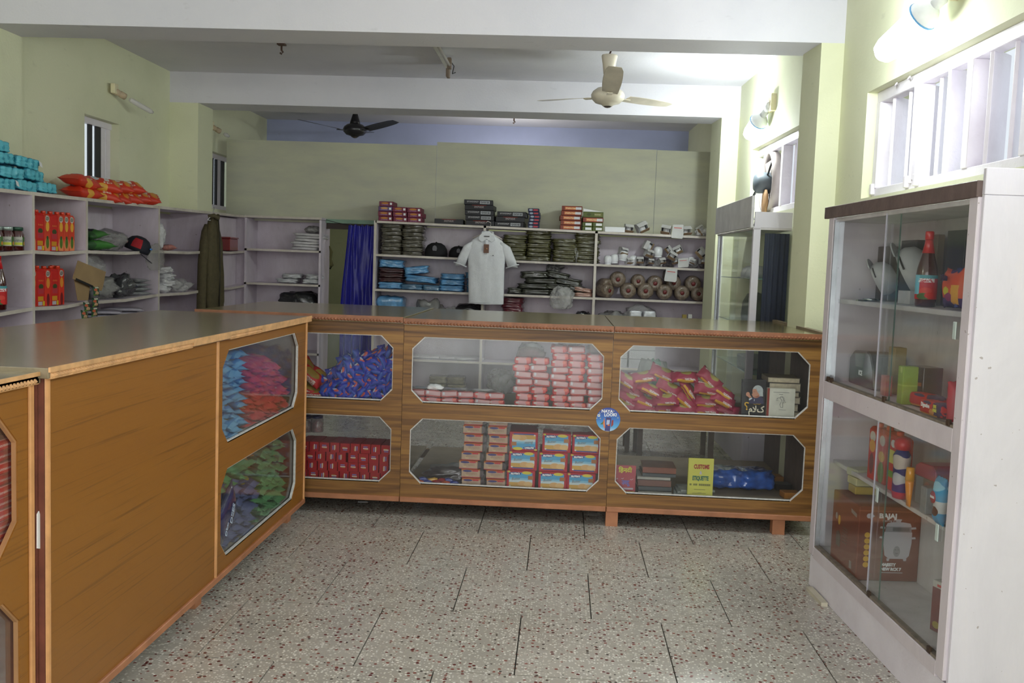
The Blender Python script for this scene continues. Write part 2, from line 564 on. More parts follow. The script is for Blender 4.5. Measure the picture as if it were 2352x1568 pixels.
YB = 11.7; ZC = 3.16; ZB = 2.88; YF = -2.2
fl = struct('floor', MB().box(XL - .3, 2.1, YF - .3, YB + .3, -.06, -.012), M_joint)
tile_me = MB().box(-.2955, .2955, -.2985, .2985, -.012, 0).mesh('tile', M_terr)
for k in range(-1, 12):
    y = 4.29 + .604 * (k - 4); off = .18 if (k % 2 == 0) else -.12
    for j in range(-6, 4):
        x = off + .298 + .596 * j
        if x - .3 < XL or x > 1.9 + .2 or (x < -1.9 and y < 5.6): continue
        link('tile', tile_me, fl, (x, y, 0))
b = MB().box(XL, 2.1, 4.29 + .604 * 7 + .302, YB, -.012, -.001)
b.box(XL, 2.1, YF, 4.29 + .604 * -5 - .302, -.012, -.001); b.box(XL, -2.0, .9, 5.2, -.012, -.001)
part('plain_terrazzo', b, M_terr, fl)
struct('ceiling', MB().box(XL - .3, 2.2, YF - .3, YB + .3, ZC, ZC + .15), M_ceil)


def wall_right(y0, y1, z0, z1, th=.25):
    return [(xr(y0), y0, z0), (xr(y0) + th, y0, z0), (xr(y1), y1, z0), (xr(y1) + th, y1, z0),
            (xr(y0), y0, z1), (xr(y0) + th, y0, z1), (xr(y1), y1, z1), (xr(y1) + th, y1, z1)]


W1 = (1.9, 5.44, 1.93, 2.51)      # high window of the front bay: y0 y1 z0 z1
W2 = (6.45, 8.22, 1.96, 2.53)     # high window of the second bay
b = MB()
for y0, y1, z0, z1 in ((YF, W1[0], 0, ZC), (W1[0], W1[1], 0, W1[2]), (W1[0], W1[1], W1[3], ZC), (W1[1], W2[0], 0, ZC),
                       (W2[0], W2[1], 0, W2[2]), (W2[0], W2[1], W2[3], ZC), (W2[1], YB, 0, ZC)):
    b.hexa(wall_right(y0, y1, z0, z1))
struct('wall_right', b, M_wall)
W3 = (7.22, 7.80, 1.93, 2.53); W4 = (9.53, 10.55, 1.97, 2.56)
b = MB()
for y0, y1, z0, z1 in ((YF, W3[0], 0, ZC), (W3[0], W3[1], 0, W3[2]), (W3[0], W3[1], W3[3], ZC), (W3[1], W4[0], 0, ZC),
                       (W4[0], W4[1], 0, W4[2]), (W4[0], W4[1], W4[3], ZC), (W4[1], YB, 0, ZC)):
    b.box(XL - .12, XL, y0, y1, z0, z1)
struct('wall_left', b, M_wall)
struct('wall_back', MB().box(XL - .25, 2.1, YB, YB + .2, 1.95, ZC), M_back)
struct('trim_1', MB().box(XL - .25, 2.1, YB - .02, YB + .2, 0, 1.95), M_dado)
b = MB(); b.box(XL - .25, -3.4, YF - .2, YF, 0, ZC).box(1.6, 2.1, YF - .2, YF, 0, ZC).box(-3.4, 1.6, YF - .2, YF, 2.8, ZC)
struct('wall_front', b, M_wall)
# entrance: open folding shutters seen from nowhere but closing the opening's sides
struct('trim_2', MB().box(-3.4, -3.3, YF - .2, YF + .02, 0, 2.8).box(1.5, 1.6, YF - .2, YF + .02, 0, 2.8).box(-3.4, 1.6, YF - .2, YF + .02, 2.7, 2.8), M_trim)

# beams across the room with their pillars
struct('beam', MB().box(XL - .05, 1.9, 5.9, 6.26, ZB, ZC), M_ceil)
struct('beam', MB().box(XL - .05, 1.7, 8.8, 9.2, ZB, ZC), M_ceil)
for y0, y1, w_, zt in ((5.9, 6.22, .135, ZB), (8.8, 9.17, .16, ZB)):
    p = [(xr(y0) - w_, y0, 0), (xr(y0) + .02, y0, 0), (xr(y1) - w_ - .02, y1, 0), (xr(y1) + .02, y1, 0)]
    struct('pillar_right', MB().hexa(p + [(x, y, zt) for x, y, z in p]), M_wall)
struct('pillar_left', MB().box(XL - .02, XL + .06, 5.9, 6.27, 0, ZB), M_wall)
struct('pillar_left', MB().box(XL - .02, XL + .27, 8.8, 9.17, 0, ZB), M_wall)
# painted hardboard screen standing behind the wall shelves
b = MB(); b.box(-3.585, -1.362, 9.99, 10.005, 1.86, 2.70); s1 = struct('partition_board', b, M_panel)
b = MB(); b.hexa([(-1.358, 9.985, 1.86), (.912, 9.985, 1.84), (-1.358, 10., 1.86), (.912, 10., 1.84), (-1.358, 9.985, 2.735), (.912, 9.985, 2.722), (-1.358, 10., 2.735), (.912, 10., 2.722)])
s2 = struct('partition_board', b, M_panel)
b = MB(); b.hexa([(.916, 9.99, 1.84), (1.49, 9.99, 1.83), (.916, 10.005, 1.84), (1.49, 10.005, 1.83), (.916, 9.99, 2.72), (1.49, 9.99, 2.715), (.916, 10.005, 2.72), (1.49, 10.005, 2.715)])
s3 = struct('partition_board', b, M_panel)
struct('trim_3', MB().box(-2.5, -1.92, 9.93, 9.99, 1.86, 1.90), plain('green_ledge', (120, 150, 130), .5))
struct('trim_4', MB().box(-2.5, -1.92, 9.95, 10.0, 1.80, 1.86), plain('brown_lintel', (52, 38, 30), .6))


# ---------------------------------------------------------------- windows
def slat_window(n, y0, y1, z0, z1, mullions, slats):
    w_ = thing('window_%d' % n, '', ''); del w_['label']; del w_['category']; w_['kind'] = 'structure'
    def X(y, o): return xr(y) + o
    def bar(name, ya, yb, za, zb, o0, o1, m=M_trim):
        c = (ya + yb) / 2
        return part(name, MB().hexa([(X(ya, o0), ya, za), (X(ya, o1), ya, za), (X(yb, o0), yb, za), (X(yb, o1), yb, za),
                                     (X(ya, o0), ya, zb), (X(ya, o1), ya, zb), (X(yb, o0), yb, zb), (X(yb, o1), yb, zb)]), m, w_, bevel=.003)
    bar('window_frame', y0, y1, z0 - .0, z0 + .055, .055, .12)
    bar('window_frame', y0, y1, z1 - .06, z1, .055, .12)
    for y in mullions: bar('mullion', y - .028, y + .028, z0 + .055, z1 - .06, .05, .125)
    # upright louvre boards, each turned a little
    for y, wd, tw in slats:
        T = Matrix.Translation((X(y, .13), y, 0)) @ Matrix.Rotation(tw, 4, 'Z')
        part('slat', MB().box(-.009, .009, -wd / 2, wd / 2, z0 + .04, z1 - .05, T=T), M_trim, w_, bevel=.002)
    return w_, bar


mul = [5.40, 4.86, 4.30, 3.80, 3.32, 2.84, 2.36]
sl = []
for a, c in zip(mul[:-1], mul[1:]):
    n = 3
    for k in range(n):
        y = a + (c - a) * (k + .62) / n
        sl.append((y, .15 + .02 * ((k * 7 + int(a * 10)) % 3), -.55 - .25 * ((k * 5 + int(a * 13)) % 3)))
w1, bar1 = slat_window(1, *W1, mul, sl)
for y in (5.40, 4.92, 4.80):
    T = Matrix.Translation((xr(y) + .045, y, W1[2] + .05))
    part('hinge', MB().box(-.012, .012, -.016, .016, -.03, .03, T=T), M_trim, w1, bevel=.004)
for y in (4.95, 5.12):
    part('hook', MB().tube([(xr(y) + .05, y + .03, W1[3] - .012), (xr(y) + .03, y, W1[3] - .02), (xr(y) + .03, y - .03, W1[3] - .012)], .004, 6), M_trim, w1)
sl2 = [(7.32 - .105 * k, .1, -.35) for k in range(4)] + [(6.80, .1, -.9), (6.62, .1, -.9)]
w2, bar2 = slat_window(2, *W2, [7.42, 6.92, 6.5], sl2)
part('curtain_wire', MB().tube([(xr(6.7) + .04, 6.72, 2.36), (xr(6.7) + .03, 6.70, 2.2), (xr(6.7) + .04, 6.66, 2.1), (xr(6.7) + .04, 6.64, 2.0)], .004, 6),
     plain('blue_wire', (120, 190, 220), .4), w2)


def grill_window(n, y0, y1, z0, z1, jambs):
    w_ = thing('window_%d' % n, '', ''); del w_['label']; del w_['category']; w_['kind'] = 'structure'
    x = XL - .085
    part('window_frame', MB().box(x - .02, x + .02, y0, y1, z1 - .05, z1), M_trim, w_, bevel=.003); part('window_frame', MB().box(x - .02, x + .02, y0, y1, z0, z0 + .05), M_trim, w_, bevel=.003)
    for y, wd, m in jambs: part('mullion', MB().box(x - .006, x + .006, y - wd / 2, y + wd / 2, z0 + .05, z1 - .05), m, w_)
    for k in range(int((y1 - y0) / .11)):
        part('grill_bar', MB().box(x - .03, x - .024, y0 + .06 + .11 * k, y0 + .068 + .11 * k, z0, z1), M_dark, w_)
    part('pane', MB().box(x - .012, x - .008, y0, y1, z0 + .05, z1 - .05), M_glassg, w_)


grill_window(3, *W3, [(7.467, .063, M_dark), (7.597, .085, M_dark), (7.68, .07, M_trim), (7.762, .075, M_trim)])
grill_window(4, *W4, [(9.80, .17, M_dark), (9.99, .19, M_trim), (10.12, .05, M_dark), (10.228, .05, M_dark), (10.30, .085, M_trim), (10.42, .1, M_dark)])

# ---------------------------------------------------------------- lamps, fans and fittings
M_lampw = plain('lamp_white', (232, 236, 236), .35)
M_socket = plain('lamp_socket', (196, 176, 146), .5)


def emis(name, col, s):
    m, nt, b = new_mat(name); b.inputs['Emission Color'].default_value = (*col, 1); b.inputs['Emission Strength'].default_value = s
    b.inputs['Base Color'].default_value = (.9, .9, .9, 1); return m


M_glow = emis('lamp_glow', (.93, 1.0, 1.0), 30)


def wall_lamp(label, base, tip, lit=True):
    """square wall block, angled holder, cap with blue ring, long bulb"""
    base, tip = Vector(base), Vector(tip); t = thing('wall_lamp', label, 'lamp', base)
    dr = (tip - base); L = dr.length; q = dr.to_track_quat('Z', 'Y').to_matrix().to_4x4()
    s_ = 1 if lit else .6
    part('wall_block', MB().box(-.005, .05 * s_, -.06 * s_, .06 * s_, -.05 * s_, .08 * s_), plain('lamp_block', (222, 214, 178), .5), t, bevel=.004)
    part('lamp_arm', MB().lathe([(.03, .0), (.026, .05), (.02, .07), (.027, .075), (.027, .12)], 14, q), M_socket if not lit else M_lampw, t)
    if lit: part('lamp_cap', MB().lathe([(.02, .115), (.045, .14), (.066, .17), (.072, .195), (.07, .2)], 20, q), M_lampw, t)
    if lit:
        part('lamp_ring', MB().lathe([(.0725, .19), (.075, .195), (.0725, .2)], 20, q), plain('blue_ring', (90, 150, 200), .4), t)
        part('bulb', MB().lathe([(.06, .2), (.062, .25), (.06, L - .06), (.05, L - .025), (.025, L - .004), (.0, L)], 20, q), M_glow, t, label='glowing white bulb')
        point('bulb_light', tuple(base + dr * .8 + Vector((-.09 if base.x > 0 else .09, 0, -.02))), (34 if 4 < tip.y < 6 else 34 if tip.y < 4 else 50), .07, (.92, 1.0, .99))
    else:
        part('bulb', MB().lathe([(.014, .17), (.02, .19), (.021, L - .03), (.012, L)], 12, q), film('clear_tube', (226, 224, 222), .7, .2, .2), t)
    return t


wall_lamp('glowing bulb in an angled white holder above the nearest high window', (xr(4.35) - .03, 4.30, 2.76), (1.44, 4.66, 2.53))
wall_lamp('glowing bulb on the wall above the exhaust fan in the second bay', (xr(7.6) - .03, 7.55, 2.79), (1.44, 7.86, 2.58))
wall_lamp('added unseen fill bulb high on the left wall beside the shop entrance', (XL + .03, 1.5, 2.75), (XL + .25, 1.8, 2.55))  # extra lamp out of view, added to brighten the left part of the room
wall_lamp('added unseen fill bulb high on the right wall nearest the shop entrance', (xr(.2) - .03, .2, 2.76), (1.50, .5, 2.53))  # second out-of-view lamp, added to light the front beam and its underside
t = wall_lamp('unlit slim bulb on a holder high on the left wall above the barred window', (XL + .03, 7.62, 2.78), (XL + .2, 7.98, 2.66), False)
t = wall_lamp('unlit slim bulb on the left wall just above the hardboard screen', (XL + .03, 9.75, 2.80), (XL + .16, 9.93, 2.72), False)


def fan(label, loc, R, a0, col, canopy, rodcol, drop, tilt=0., bend=0.):
    t = thing('ceiling_fan', label, 'ceiling fan', loc)
    m = plain('fan_' + label[:5], col, .35, coat=.4)
    part('motor', MB().lathe([(.0, -.075), (.035, -.075), (.05, -.062), (.095, -.05), (.125, -.02), (.13, .01), (.118, .035), (.085, .06), (.04, .07), (.02, .075)], 32), m, t)
    part('motor_badge', MB().lathe([(0, -.088), (.022, -.084), (.036, -.072), (.036, -.068)], 24), plain('chrome_ring', (150, 140, 140), .2, metal=.9), t, label='small metal badge under the hub')
    part('down_rod', MB().lathe([(.014, .05), (.014, drop - .1)], 12), rodcol, t)
    part('canopy', MB().lathe(canopy, 28), plain('canopy_' + label[:5], tuple(min(255, c + 8) for c in col) if col[0] > 100 else col, .4), t)
    part('ceiling_hook', MB().tube([(0, 0, drop - .13), (.0, 0, drop - .03), (.012, 0, drop)], .007, 8), plain('rusty_hook', (90, 70, 60), .7), t)
    for k in range(3):
        a = a0 + k * 2 * PI / 3
        T = Matrix.Rotation(a, 4, 'Z')
        part('blade_bracket', MB().box(.09, .2, -.02, .02, -.012, -.004, T=T), m, t)
        bb = MB(); n = 8; top = []; rings = []
        for i in range(n + 1):
            x = .17 + (R - .17) * i / n; wd = .058 + .012 * math.sin(PI * i / n) if i < n else .045
            pit = -math.radians(11 - 5 * i / n); zc = .0 + (tilt + bend * (k == 0)) * (x - .17)
            row = []
            for (yy, zz) in ((-wd, -.0015), (wd, -.0015), (wd, .0015), (-wd, .0015)):
                row.append(T @ Vector((x, yy * math.cos(pit) - zz, zc + yy * math.sin(pit) + zz)))
            rings.append(row)
        bb.loft(rings)
        part('blade', bb, m, t, smooth=False)
    return t


fan('cream three-bladed ceiling fan hanging in the second bay', (.29, 7.49, 2.81), .60, math.radians(-88), (214, 206, 188),
    [(.0, .31), (.06, .31), (.062, .3), (.052, .25), (.042, .17), (.0, .165)], M_socket, .35, 0, .24)
fan('black three-bladed ceiling fan hanging in the far bay', (-2.34, 10.5, 2.90), .62, math.radians(86), (34, 33, 38),
    [(.06, .06), (.05, .1), (.028, .17), (.02, .2), (.0, .2)], M_dark, .26, .13)
bpy.context.view_layer.update()
t = thing('tube_light', 'slim white tube batten with a rusty fitting under the ceiling', 'tube light', (-1.03, 7.6, 3.13))
part('batten', MB().box(-.02, .02, -.95, .55, -.02, .02), plain('batten_white', (214, 214, 206), .4), t, bevel=.004)
part('end_fitting', MB().box(-.014, .014, .48, .56, -.09, .0), plain('rusty_fitting', (120, 104, 90), .6), t, bevel=.004)
part('tube', MB().tube([(.045, -.9, -.05), (.045, .2, -.05)], .013, 10), plain('dull_tube', (176, 170, 160), .3), t)
for _y in (.2, -.96): part('tube_holder', MB().box(.03, .06, _y, _y + .06, -.075, .01), plain('rusty_fitting', (120, 104, 90), .6), t)
part('loose_wire', MB().tube([(.03, .3, .02), (.07, .34, -.03), (.05, .4, -.08), (.07, .45, -.06)], .004, 5), M_dark, t)
for x, y, lb in ((-2.28, 7.55, 'small rusty fan hook sticking out of the ceiling left of the tube batten'), (-.62, 10.9, 'small fan hook under the ceiling of the far bay')):
    t = solid('ceiling_hook', MB().box(-.03, .03, -.03, .03, -.012, .0).tube([(0, 0, -.01), (0, 0, -.05), (.012, 0, -.065), (.0, 0, -.08), (-.01, 0, -.07)], .008, 8),
              plain('rusty_hook', (90, 70, 60), .7), lb, 'hook', (x, y, ZC))

# exhaust fan in the far corner of the second bay's window
t = thing('exhaust_fan', 'dusty dark exhaust fan mounted in the high window of the second bay', 'exhaust fan', (xr(7.8) + .07, 7.82, 2.22))
T90 = Matrix.Rotation(-PI / 2, 4, 'Y')
part('fan_ring', MB().lathe([(.24, -.04), (.25, -.04), (.25, .04), (.24, .04), (.225, .0), (.24, -.04)], 30, T90), plain('fan_ring_grey', (170, 160, 156), .5), t)
part('motor', MB().lathe([(0, -.02), (.07, -.02), (.085, .0), (.085, .1), (.06, .13), (0, .135)], 20, T90), plain('fan_motor_grey', (84, 92, 98), .45), t)
for k in range(4):
    a = k * PI / 2 + .5
    T = T90 @ Matrix.Rotation(a, 4, 'Z') @ Matrix.Rotation(.45, 4, 'X')
    part('blade', MB().prism([(.05, -.03), (.2, -.075), (.21, .05), (.05, .03)], 'Z', -.002, .002, T=T), plain('fan_blade_grey', (120, 112, 106), .5), t)
for k in range(3):
    a = k * 2 * PI / 3 + .3
    part('motor_arm', MB().tube([(-.04, .06 * math.cos(a), .06 * math.sin(a)), (-.03, .24 * math.cos(a), .24 * math.sin(a))], .008, 6), M_dark, t)
solid('tangled_wires', MB().tube([(0, 0, .1), (-.04, .03, 0), (-.02, .06, -.1), (-.05, .02, -.16), (-.02, -.03, -.2), (-.04, .0, -.28)], .006, 6)
      .tube([(0, .05, .05), (-.05, .08, -.04), (-.04, .05, -.12), (-.06, .09, -.19), (-.02, .06, -.2)], .005, 6), M_dark,
      'dark loose wires dangling below the exhaust fan', 'wires', (xr(7.8) - .01, 7.86, 2.12))
solid('brown_rag', MB().loft([[Vector((.022 * math.cos(a) * k, .06 * math.sin(a) * k, z)) for a in [i * PI / 6 for i in range(12)]]
      for z, k in ((.1, .5), (.06, 1.), (-.02, 1.1), (-.08, .8), (-.1, .3))]), plain('rag_brown', (150, 118, 84), .8), 'small brown pouch on the sill under the exhaust fan', 'pouch', (xr(7.8) + .02, 7.75, 2.06))

# ---------------------------------------------------------------- counters
def oct_pts(h):
    u0, u1, v0, v1, c = h
    return [(u0 + c, v0), (u1 - c, v0), (u1, v0 + c), (u1, v1 - c), (u1 - c, v1), (u0 + c, v1), (u0, v1 - c), (u0, v0 + c)]


def holed_panel(b, cells, mp, th, m=None):
    """cells: [(u0,u1,v0,v1, hole or None)]; mp(u,v,d) -> point, d = 0 front .. th back"""
    for u0, u1, v0, v1, h in cells:
        if h is None:
            for d in (0, th): b.poly([mp(u0, v0, d), mp(u1, v0, d), mp(u1, v1, d), mp(u0, v1, d)], m)
            continue
        o = oct_pts(h); R_ = [(u0, v0), (u1, v0), (u1, v1), (u0, v1)]
        faces = [(R_[0], R_[1], o[1], o[0]), (R_[1], o[2], o[1]), (R_[1], R_[2], o[3], o[2]), (R_[2], o[4], o[3]),
                 (R_[2], R_[3], o[5], o[4]), (R_[3], o[6], o[5]), (R_[3], R_[0], o[7], o[6]), (R_[0], o[0], o[7])]
        for d in (0, th):
            for f in faces: b.poly([mp(u, v, d) for u, v in f], m)
        for i in range(8):
            a, c = o[i], o[(i + 1) % 8]; b.poly([mp(*a, 0), mp(*c, 0), mp(*c, th), mp(*a, th)], m)
    us = [c[0] for c in cells] + [c[1] for c in cells]; vs = [c[2] for c in cells] + [c[3] for c in cells]
    a0, a1, b0, b1 = min(us), max(us), min(vs), max(vs)
    for p, q in (((a0, b0), (a1, b0)), ((a1, b0), (a1, b1)), ((a1, b1), (a0, b1)), ((a0, b1), (a0, b0))):
        b.poly([mp(*p, 0), mp(*q, 0), mp(*q, th), mp(*p, th)], m)


def ring(b, h, mp, d0, d1, wd):
    """thin putty line around a hole"""
    u0, u1, v0, v1, c = h; o = oct_pts(h); i = oct_pts((u0 + wd, u1 - wd, v0 + wd, v1 - wd, c))
    for k in range(8):
        j = (k + 1) % 8
        for d in (d0, d1): b.poly([mp(*o[k], d), mp(*o[j], d), mp(*i[j], d), mp(*i[k], d)])
        b.poly([mp(*i[k], d0), mp(*i[j], d0), mp(*i[j], d1), mp(*i[k], d1)])
        b.poly([mp(*o[k], d0), mp(*o[j], d0), mp(*o[j], d1), mp(*o[k], d1)])


def beading(b, mp, u0, u1, v, pitch=.017, r=.0085):
    n = int((u1 - u0) / pitch)
    for k in range(n):
        u = u0 + pitch * (k + .5)
        p = [mp(u + r * .95 * math.cos(a), v + r * math.sin(a), -.002) for a in (0, PI / 3, 2 * PI / 3, PI, 4 * PI / 3, 5 * PI / 3)]
        t_ = mp(u, v, -.011); vv = [b.b.verts.new(q) for q in p]; tv = b.b.verts.new(t_)
        for i in range(6): b.b.faces.new((vv[i], vv[(i + 1) % 6], tv))


CT, CB = 1.165, .10
HW = (.675, 1.062), (.195, .585)      # heights of the upper and the lower windows


def counter_unit(label, y0, x0, x1, holes, depth, mp_rot=0., dz=0., ends=(True, True), feet=(), right_strip=False):
    """display counter facing the camera; u = x, v = z; local origin on the floor at (x1, y0)"""
    t = thing('display_counter', label, 'counter', (x1, y0, 0), (0, 0, mp_rot), 'teak display counters across the room')
    def mp(u, v, d): return Vector((u - x1, d, v))
    xm = [x0] + [(a[1] + b_[0]) / 2 for a, b_ in zip(holes[:-1], holes[1:])] + [x1]
    b = MB(); zt = CT - .035 + dz
    cells = []
    for k, (a, c) in enumerate(holes):
        for (v0, v1), (c0, c1) in zip(HW, ((.63, zt), (CB, .63))):
            cells.append((xm[k], xm[k + 1], c0, c1, (a, c, v0, v1, .07)))
    holed_panel(b, cells, mp, .016); part('front_panel', b, M_teak, t, weld=True)
    for k, (a, c) in enumerate(holes):
        for v0, v1 in HW:
            part('glass_pane', MB().box(a - .02 - x1, c + .02 - x1, .0165, .0205, v0 - .02, v1 + .02), M_glass, t)
            b = MB(); ring(b, (a, c, v0, v1, .07), mp, .004, .016, .0045); b.box(a + .07 - x1, c - .07 - x1, .004, .016, v0, v0 + .011)
            part('putty_line', b, M_seal, t)
    w_ = x1 - x0
    part('top', MB().box(-w_ + (.001 if ends[0] is False else 0), .02 if right_strip else -.001, -.03, depth, CT - .035 + dz, CT + dz), M_topx, t, bevel=.002)
    b = MB().box(-w_ + .001, .0, -.037, -.03, CT - .03 + dz, CT + .003 + dz)
    beading(b, lambda u, v, d: Vector((u, -.037 + d, v)), -w_ + .002, 0., CT - .022 + dz, .019, .009)
    part('beading', b, M_beadr, t)
    part('bottom_rail', MB().box(-w_ + .001, -.001, -.012, .03, CB - .012, CB + .018), M_foot, t, bevel=.003)
    part('bottom_board', MB().box(-w_ + .02, -.02, .022, depth - .04, CB + .06, CB + .08), M_ply, t)
    part('middle_shelf', MB().box(-w_ + .02, -.02, .022, depth * .55, .645, .662), M_ply, t)
    for e, x in zip(ends, (-w_, -.018)):
        if e: part('end_panel', MB().box(x, x + .018, .018, depth - .02, CB, CT - .035 + dz), M_darkwood, t)
    part('rear_rail', MB().box(-w_ + .002, -.002, depth - .06, depth - .02, CT - .1, CT - .035), M_teakz, t)
    part('rear_rail', MB().box(-w_ + .002, -.002, depth - .06, depth - .02, CB, CB + .06), M_teakz, t)
    for x in feet:
        part('foot', MB().box(x - x1 - .035, x - x1 + .035, .004, .07, 0, CB - .012), M_foot, t)
    part('foot', MB().box(-.2, -.13, depth - .15, depth - .08, 0, CB), M_foot, t)
    if right_strip: part('edge_strip', MB().box(-.012, .022, -.03, depth - .02, CT, CT + .014), M_ply, t)
    return t


YC = 5.47
counter_unit('teak display counter before the white showcase, with books and maroon packets behind its glass', YC, .305, 1.483, [(.348, 1.424)], 1.28, feet=(1.30, .34), ends=(False, True), right_strip=True)
counter_unit('teak display counter in the middle, holding biscuit packs and cookie boxes', YC, -.905, .303, [(-.855, .255)], 1.28, ends=(False, False))
counter_unit('teak display counter running behind the golden counter, with blue sweets and red boxes', YC, -2.13, -.907, [(-2.04, -.965)], 1.28, dz=.006, ends=(True, False))

# round sticker between the windows
ZST = YC - .0015
px, pz = pY(1397, 963, ZST)
t = thing('sticker', 'round blue drink advertising sticker between the counter windows', 'sticker', (px, ZST, pz))
M_stk, nt, bs = new_mat('sticker_blue')
s_ = nd(nt, 'ShaderNodeSeparateXYZ'); nt.links.new(coords(nt, 'Generated'), s_.inputs[0])
nt.links.new(ramp(nt, s_.outputs['Z'], [(.0, lin((190, 214, 236))), (.18, lin((90, 175, 225))), (.5, lin((50, 120, 200))), (.8, lin((34, 72, 160))), (1, lin((40, 60, 150)))]), bs.inputs['Base Color'])
bs.inputs['Roughness'].default_value = .35
part('disc', MB().lathe([(.0, 0), (.069, 0), (.069, .0012), (0, .0012)], 48, Matrix.Rotation(PI / 2, 4, 'X')), M_stk, t, smooth=False)
W_prt = plain('white_print', (236, 238, 240), .4, var=.03); K_prt = plain('black_print', (24, 22, 24), .4, var=.03)
text('NAYA', .024, W_prt, t, (-.008, -.0016, .047), (PI / 2, 0, 0), sx=1., bold=.001)
text('LOOK!', .025, W_prt, t, (.012, -.0016, .027), (PI / 2, -.06, 0), sx=.95, bold=.001)
def flat(b, pts, y=-.0015, m=None): b.prism(pts, 'Y', y, y - .0006, m)
b = MB(); flat(b, [(-.018, -.066), (.012, -.067), (.018, .012), (-.012, .012)], m=0); flat(b, [(-.01, -.03), (.008, -.03), (.01, -.002), (-.008, -.002)], -.0021, 1)
flat(b, [(-.022, -.05), (-.03, -.02), (-.022, .01), (-.016, -.05)], m=2); flat(b, [(-.045, -.03), (-.026, -.01), (-.03, -.03)], m=3)
flat(b, [(.018, -.045), (.03, -.03), (.03, 0), (.02, -.005)], m=4); flat(b, [(-.004, -.036), (.01, -.036), (.006, -.024)], -.0027, 2)
for x, z in ((-.05, .035), (.045, .03), (-.066, .005), (.055, .012), (-.045, .005), (.03, .05)): flat(b, [(x - .004, z), (x, z - .003), (x + .004, z), (x, z + .003)], m=5)
flat(b, [(-.062, .014), (-.048, .014), (-.048, .028), (-.062, .028)], m=6); flat(b, [(-.0575, .0185), (-.0525, .0185), (-.0525, .0235), (-.0575, .0235)], -.0021, 3)
part('picture', b, [plain('print_navy', (56, 52, 120), .4), plain('print_pale', (176, 190, 220), .4), plain('print_orange', (226, 120, 60), .4), plain('print_green', (70, 110, 60), .4),
                    plain('print_red', (150, 50, 46), .4), plain('print_yellow', (220, 214, 150), .4), W_prt], t)

# ---- left counters (long faces look to +X)
XF = -1.44
t = thing('display_counter', 'long golden counter with a blank front and two glazed windows at its far end', 'counter', (XF, 2.585, 0))
def mpl(u, v, d): return Vector((-d, u - 2.58, v))
Y0, YM, Y1, DW = 2.58, 3.925, 5.33, .86
zt = CT - .03
b = MB(); b.box(-.016, 0, .0, YM - Y0 - .001, CB, zt); part('blank_panel', b, M_gold, t, weld=True)
b = MB(); HL = [(3.99, 5.175, .672, 1.085, .075), (3.985, 5.165, .165, .56, .075)]
holed_panel(b, [(YM, Y1, .625, zt, HL[0]), (YM, Y1, CB, .625, HL[1])], mpl, .016); part('windowed_panel', b, M_gold, t, weld=True)
for h in HL:
    part('glass_pane', MB().box(-.0205, -.0165, h[0] - .02 - Y0, h[1] + .02 - Y0, h[2] - .02, h[3] + .02), M_glass, t)
    b = MB(); ring(b, h, mpl, .004, .016, .0045); b.box(-.016, -.004, h[0] + .075 - Y0, h[1] - .075 - Y0, h[2], h[2] + .009); part('putty_line', b, M_seal, t)
for y, wd in ((Y0 + .012, .024), (YM, .02), (Y1 - .01, .02)):
    b = MB(); n = 6
    b.prism([(.0 + .008 * math.cos(a), (y - Y0) + wd / 2 * math.sin(a)) for a in [-PI / 2 + PI * i / n for i in range(n + 1)]] + [(-.002, y - Y0 + wd / 2), (-.002, y - Y0 - wd / 2)], 'Z', CB - .005, zt)
    part('upright_strip', b, plain('strip_wood', (204, 150, 98), .5, coat=0, var=.16, vs=12), t)
part('top', MB().box(-DW, .022, -.02, Y1 - Y0 + .01, zt, CT), M_top, t, bevel=.002)
b = MB(); b.box(.022, .028, -.02, Y1 - Y0 + .01, CT - .012, CT + .002)
part('edge_moulding', b, M_bead, t, label='pale wooden moulding, chipped in places')
b = MB()
for u0, u1 in ((-.01, 1.02), (1.44, 1.86)): beading(b, lambda u, v, d: Vector((.02 - d, u, v)), u0, u1, CT - .022, .0165, .0085); b.box(.01, .0225, u0, u1, CT - .032, CT - .012)
b.box(.01, .026, 1.02, 1.44, CT - .026, CT - .01).box(.01, .026, 1.86, Y1 - Y0 + .01, CT - .03, CT - .01)
part('beading', b, M_bead, t)
part('bottom_rail', MB().box(-.03, .01, 0, Y1 - Y0, CB - .014, CB + .014), M_foot, t, bevel=.003)
part('bottom_board', MB().box(-DW + .03, -.022, .02, Y1 - Y0 - .02, CB + .03, CB + .05), M_ply, t)
part('middle_shelf', MB().box(-DW + .03, -.022, .02, Y1 - Y0 - .02, .645, .662), M_ply, t)
part('end_panel', MB().box(-DW, -.001, -.001, .0, CB, zt).box(-DW, -.018, 0, .018, CB, zt), plain('raw_reddish_wood', (110, 60, 44), .7, var=.4, vs=9), t)
part('end_panel', MB().box(-DW, -.018, Y1 - Y0 - .018, Y1 - Y0, CB, zt), M_gold, t)
part('inner_divider', MB().box(-DW + .02, -.022, YM - Y0 - .01, YM - Y0 + .008, CB, zt), M_ply, t)
part('rear_panel', MB().box(-DW, -DW + .016, 0, Y1 - Y0, CB, zt), M_ply, t)
for x, y in ((-.09, Y1 - Y0 - .1), (-.09, 1.3), (-.09, .1), (-.8, .1), (-.8, Y1 - Y0 - .1)):
    part('foot', MB().box(x - .035, x + .035, y - .035, y + .035, 0, CB), M_foot, t)

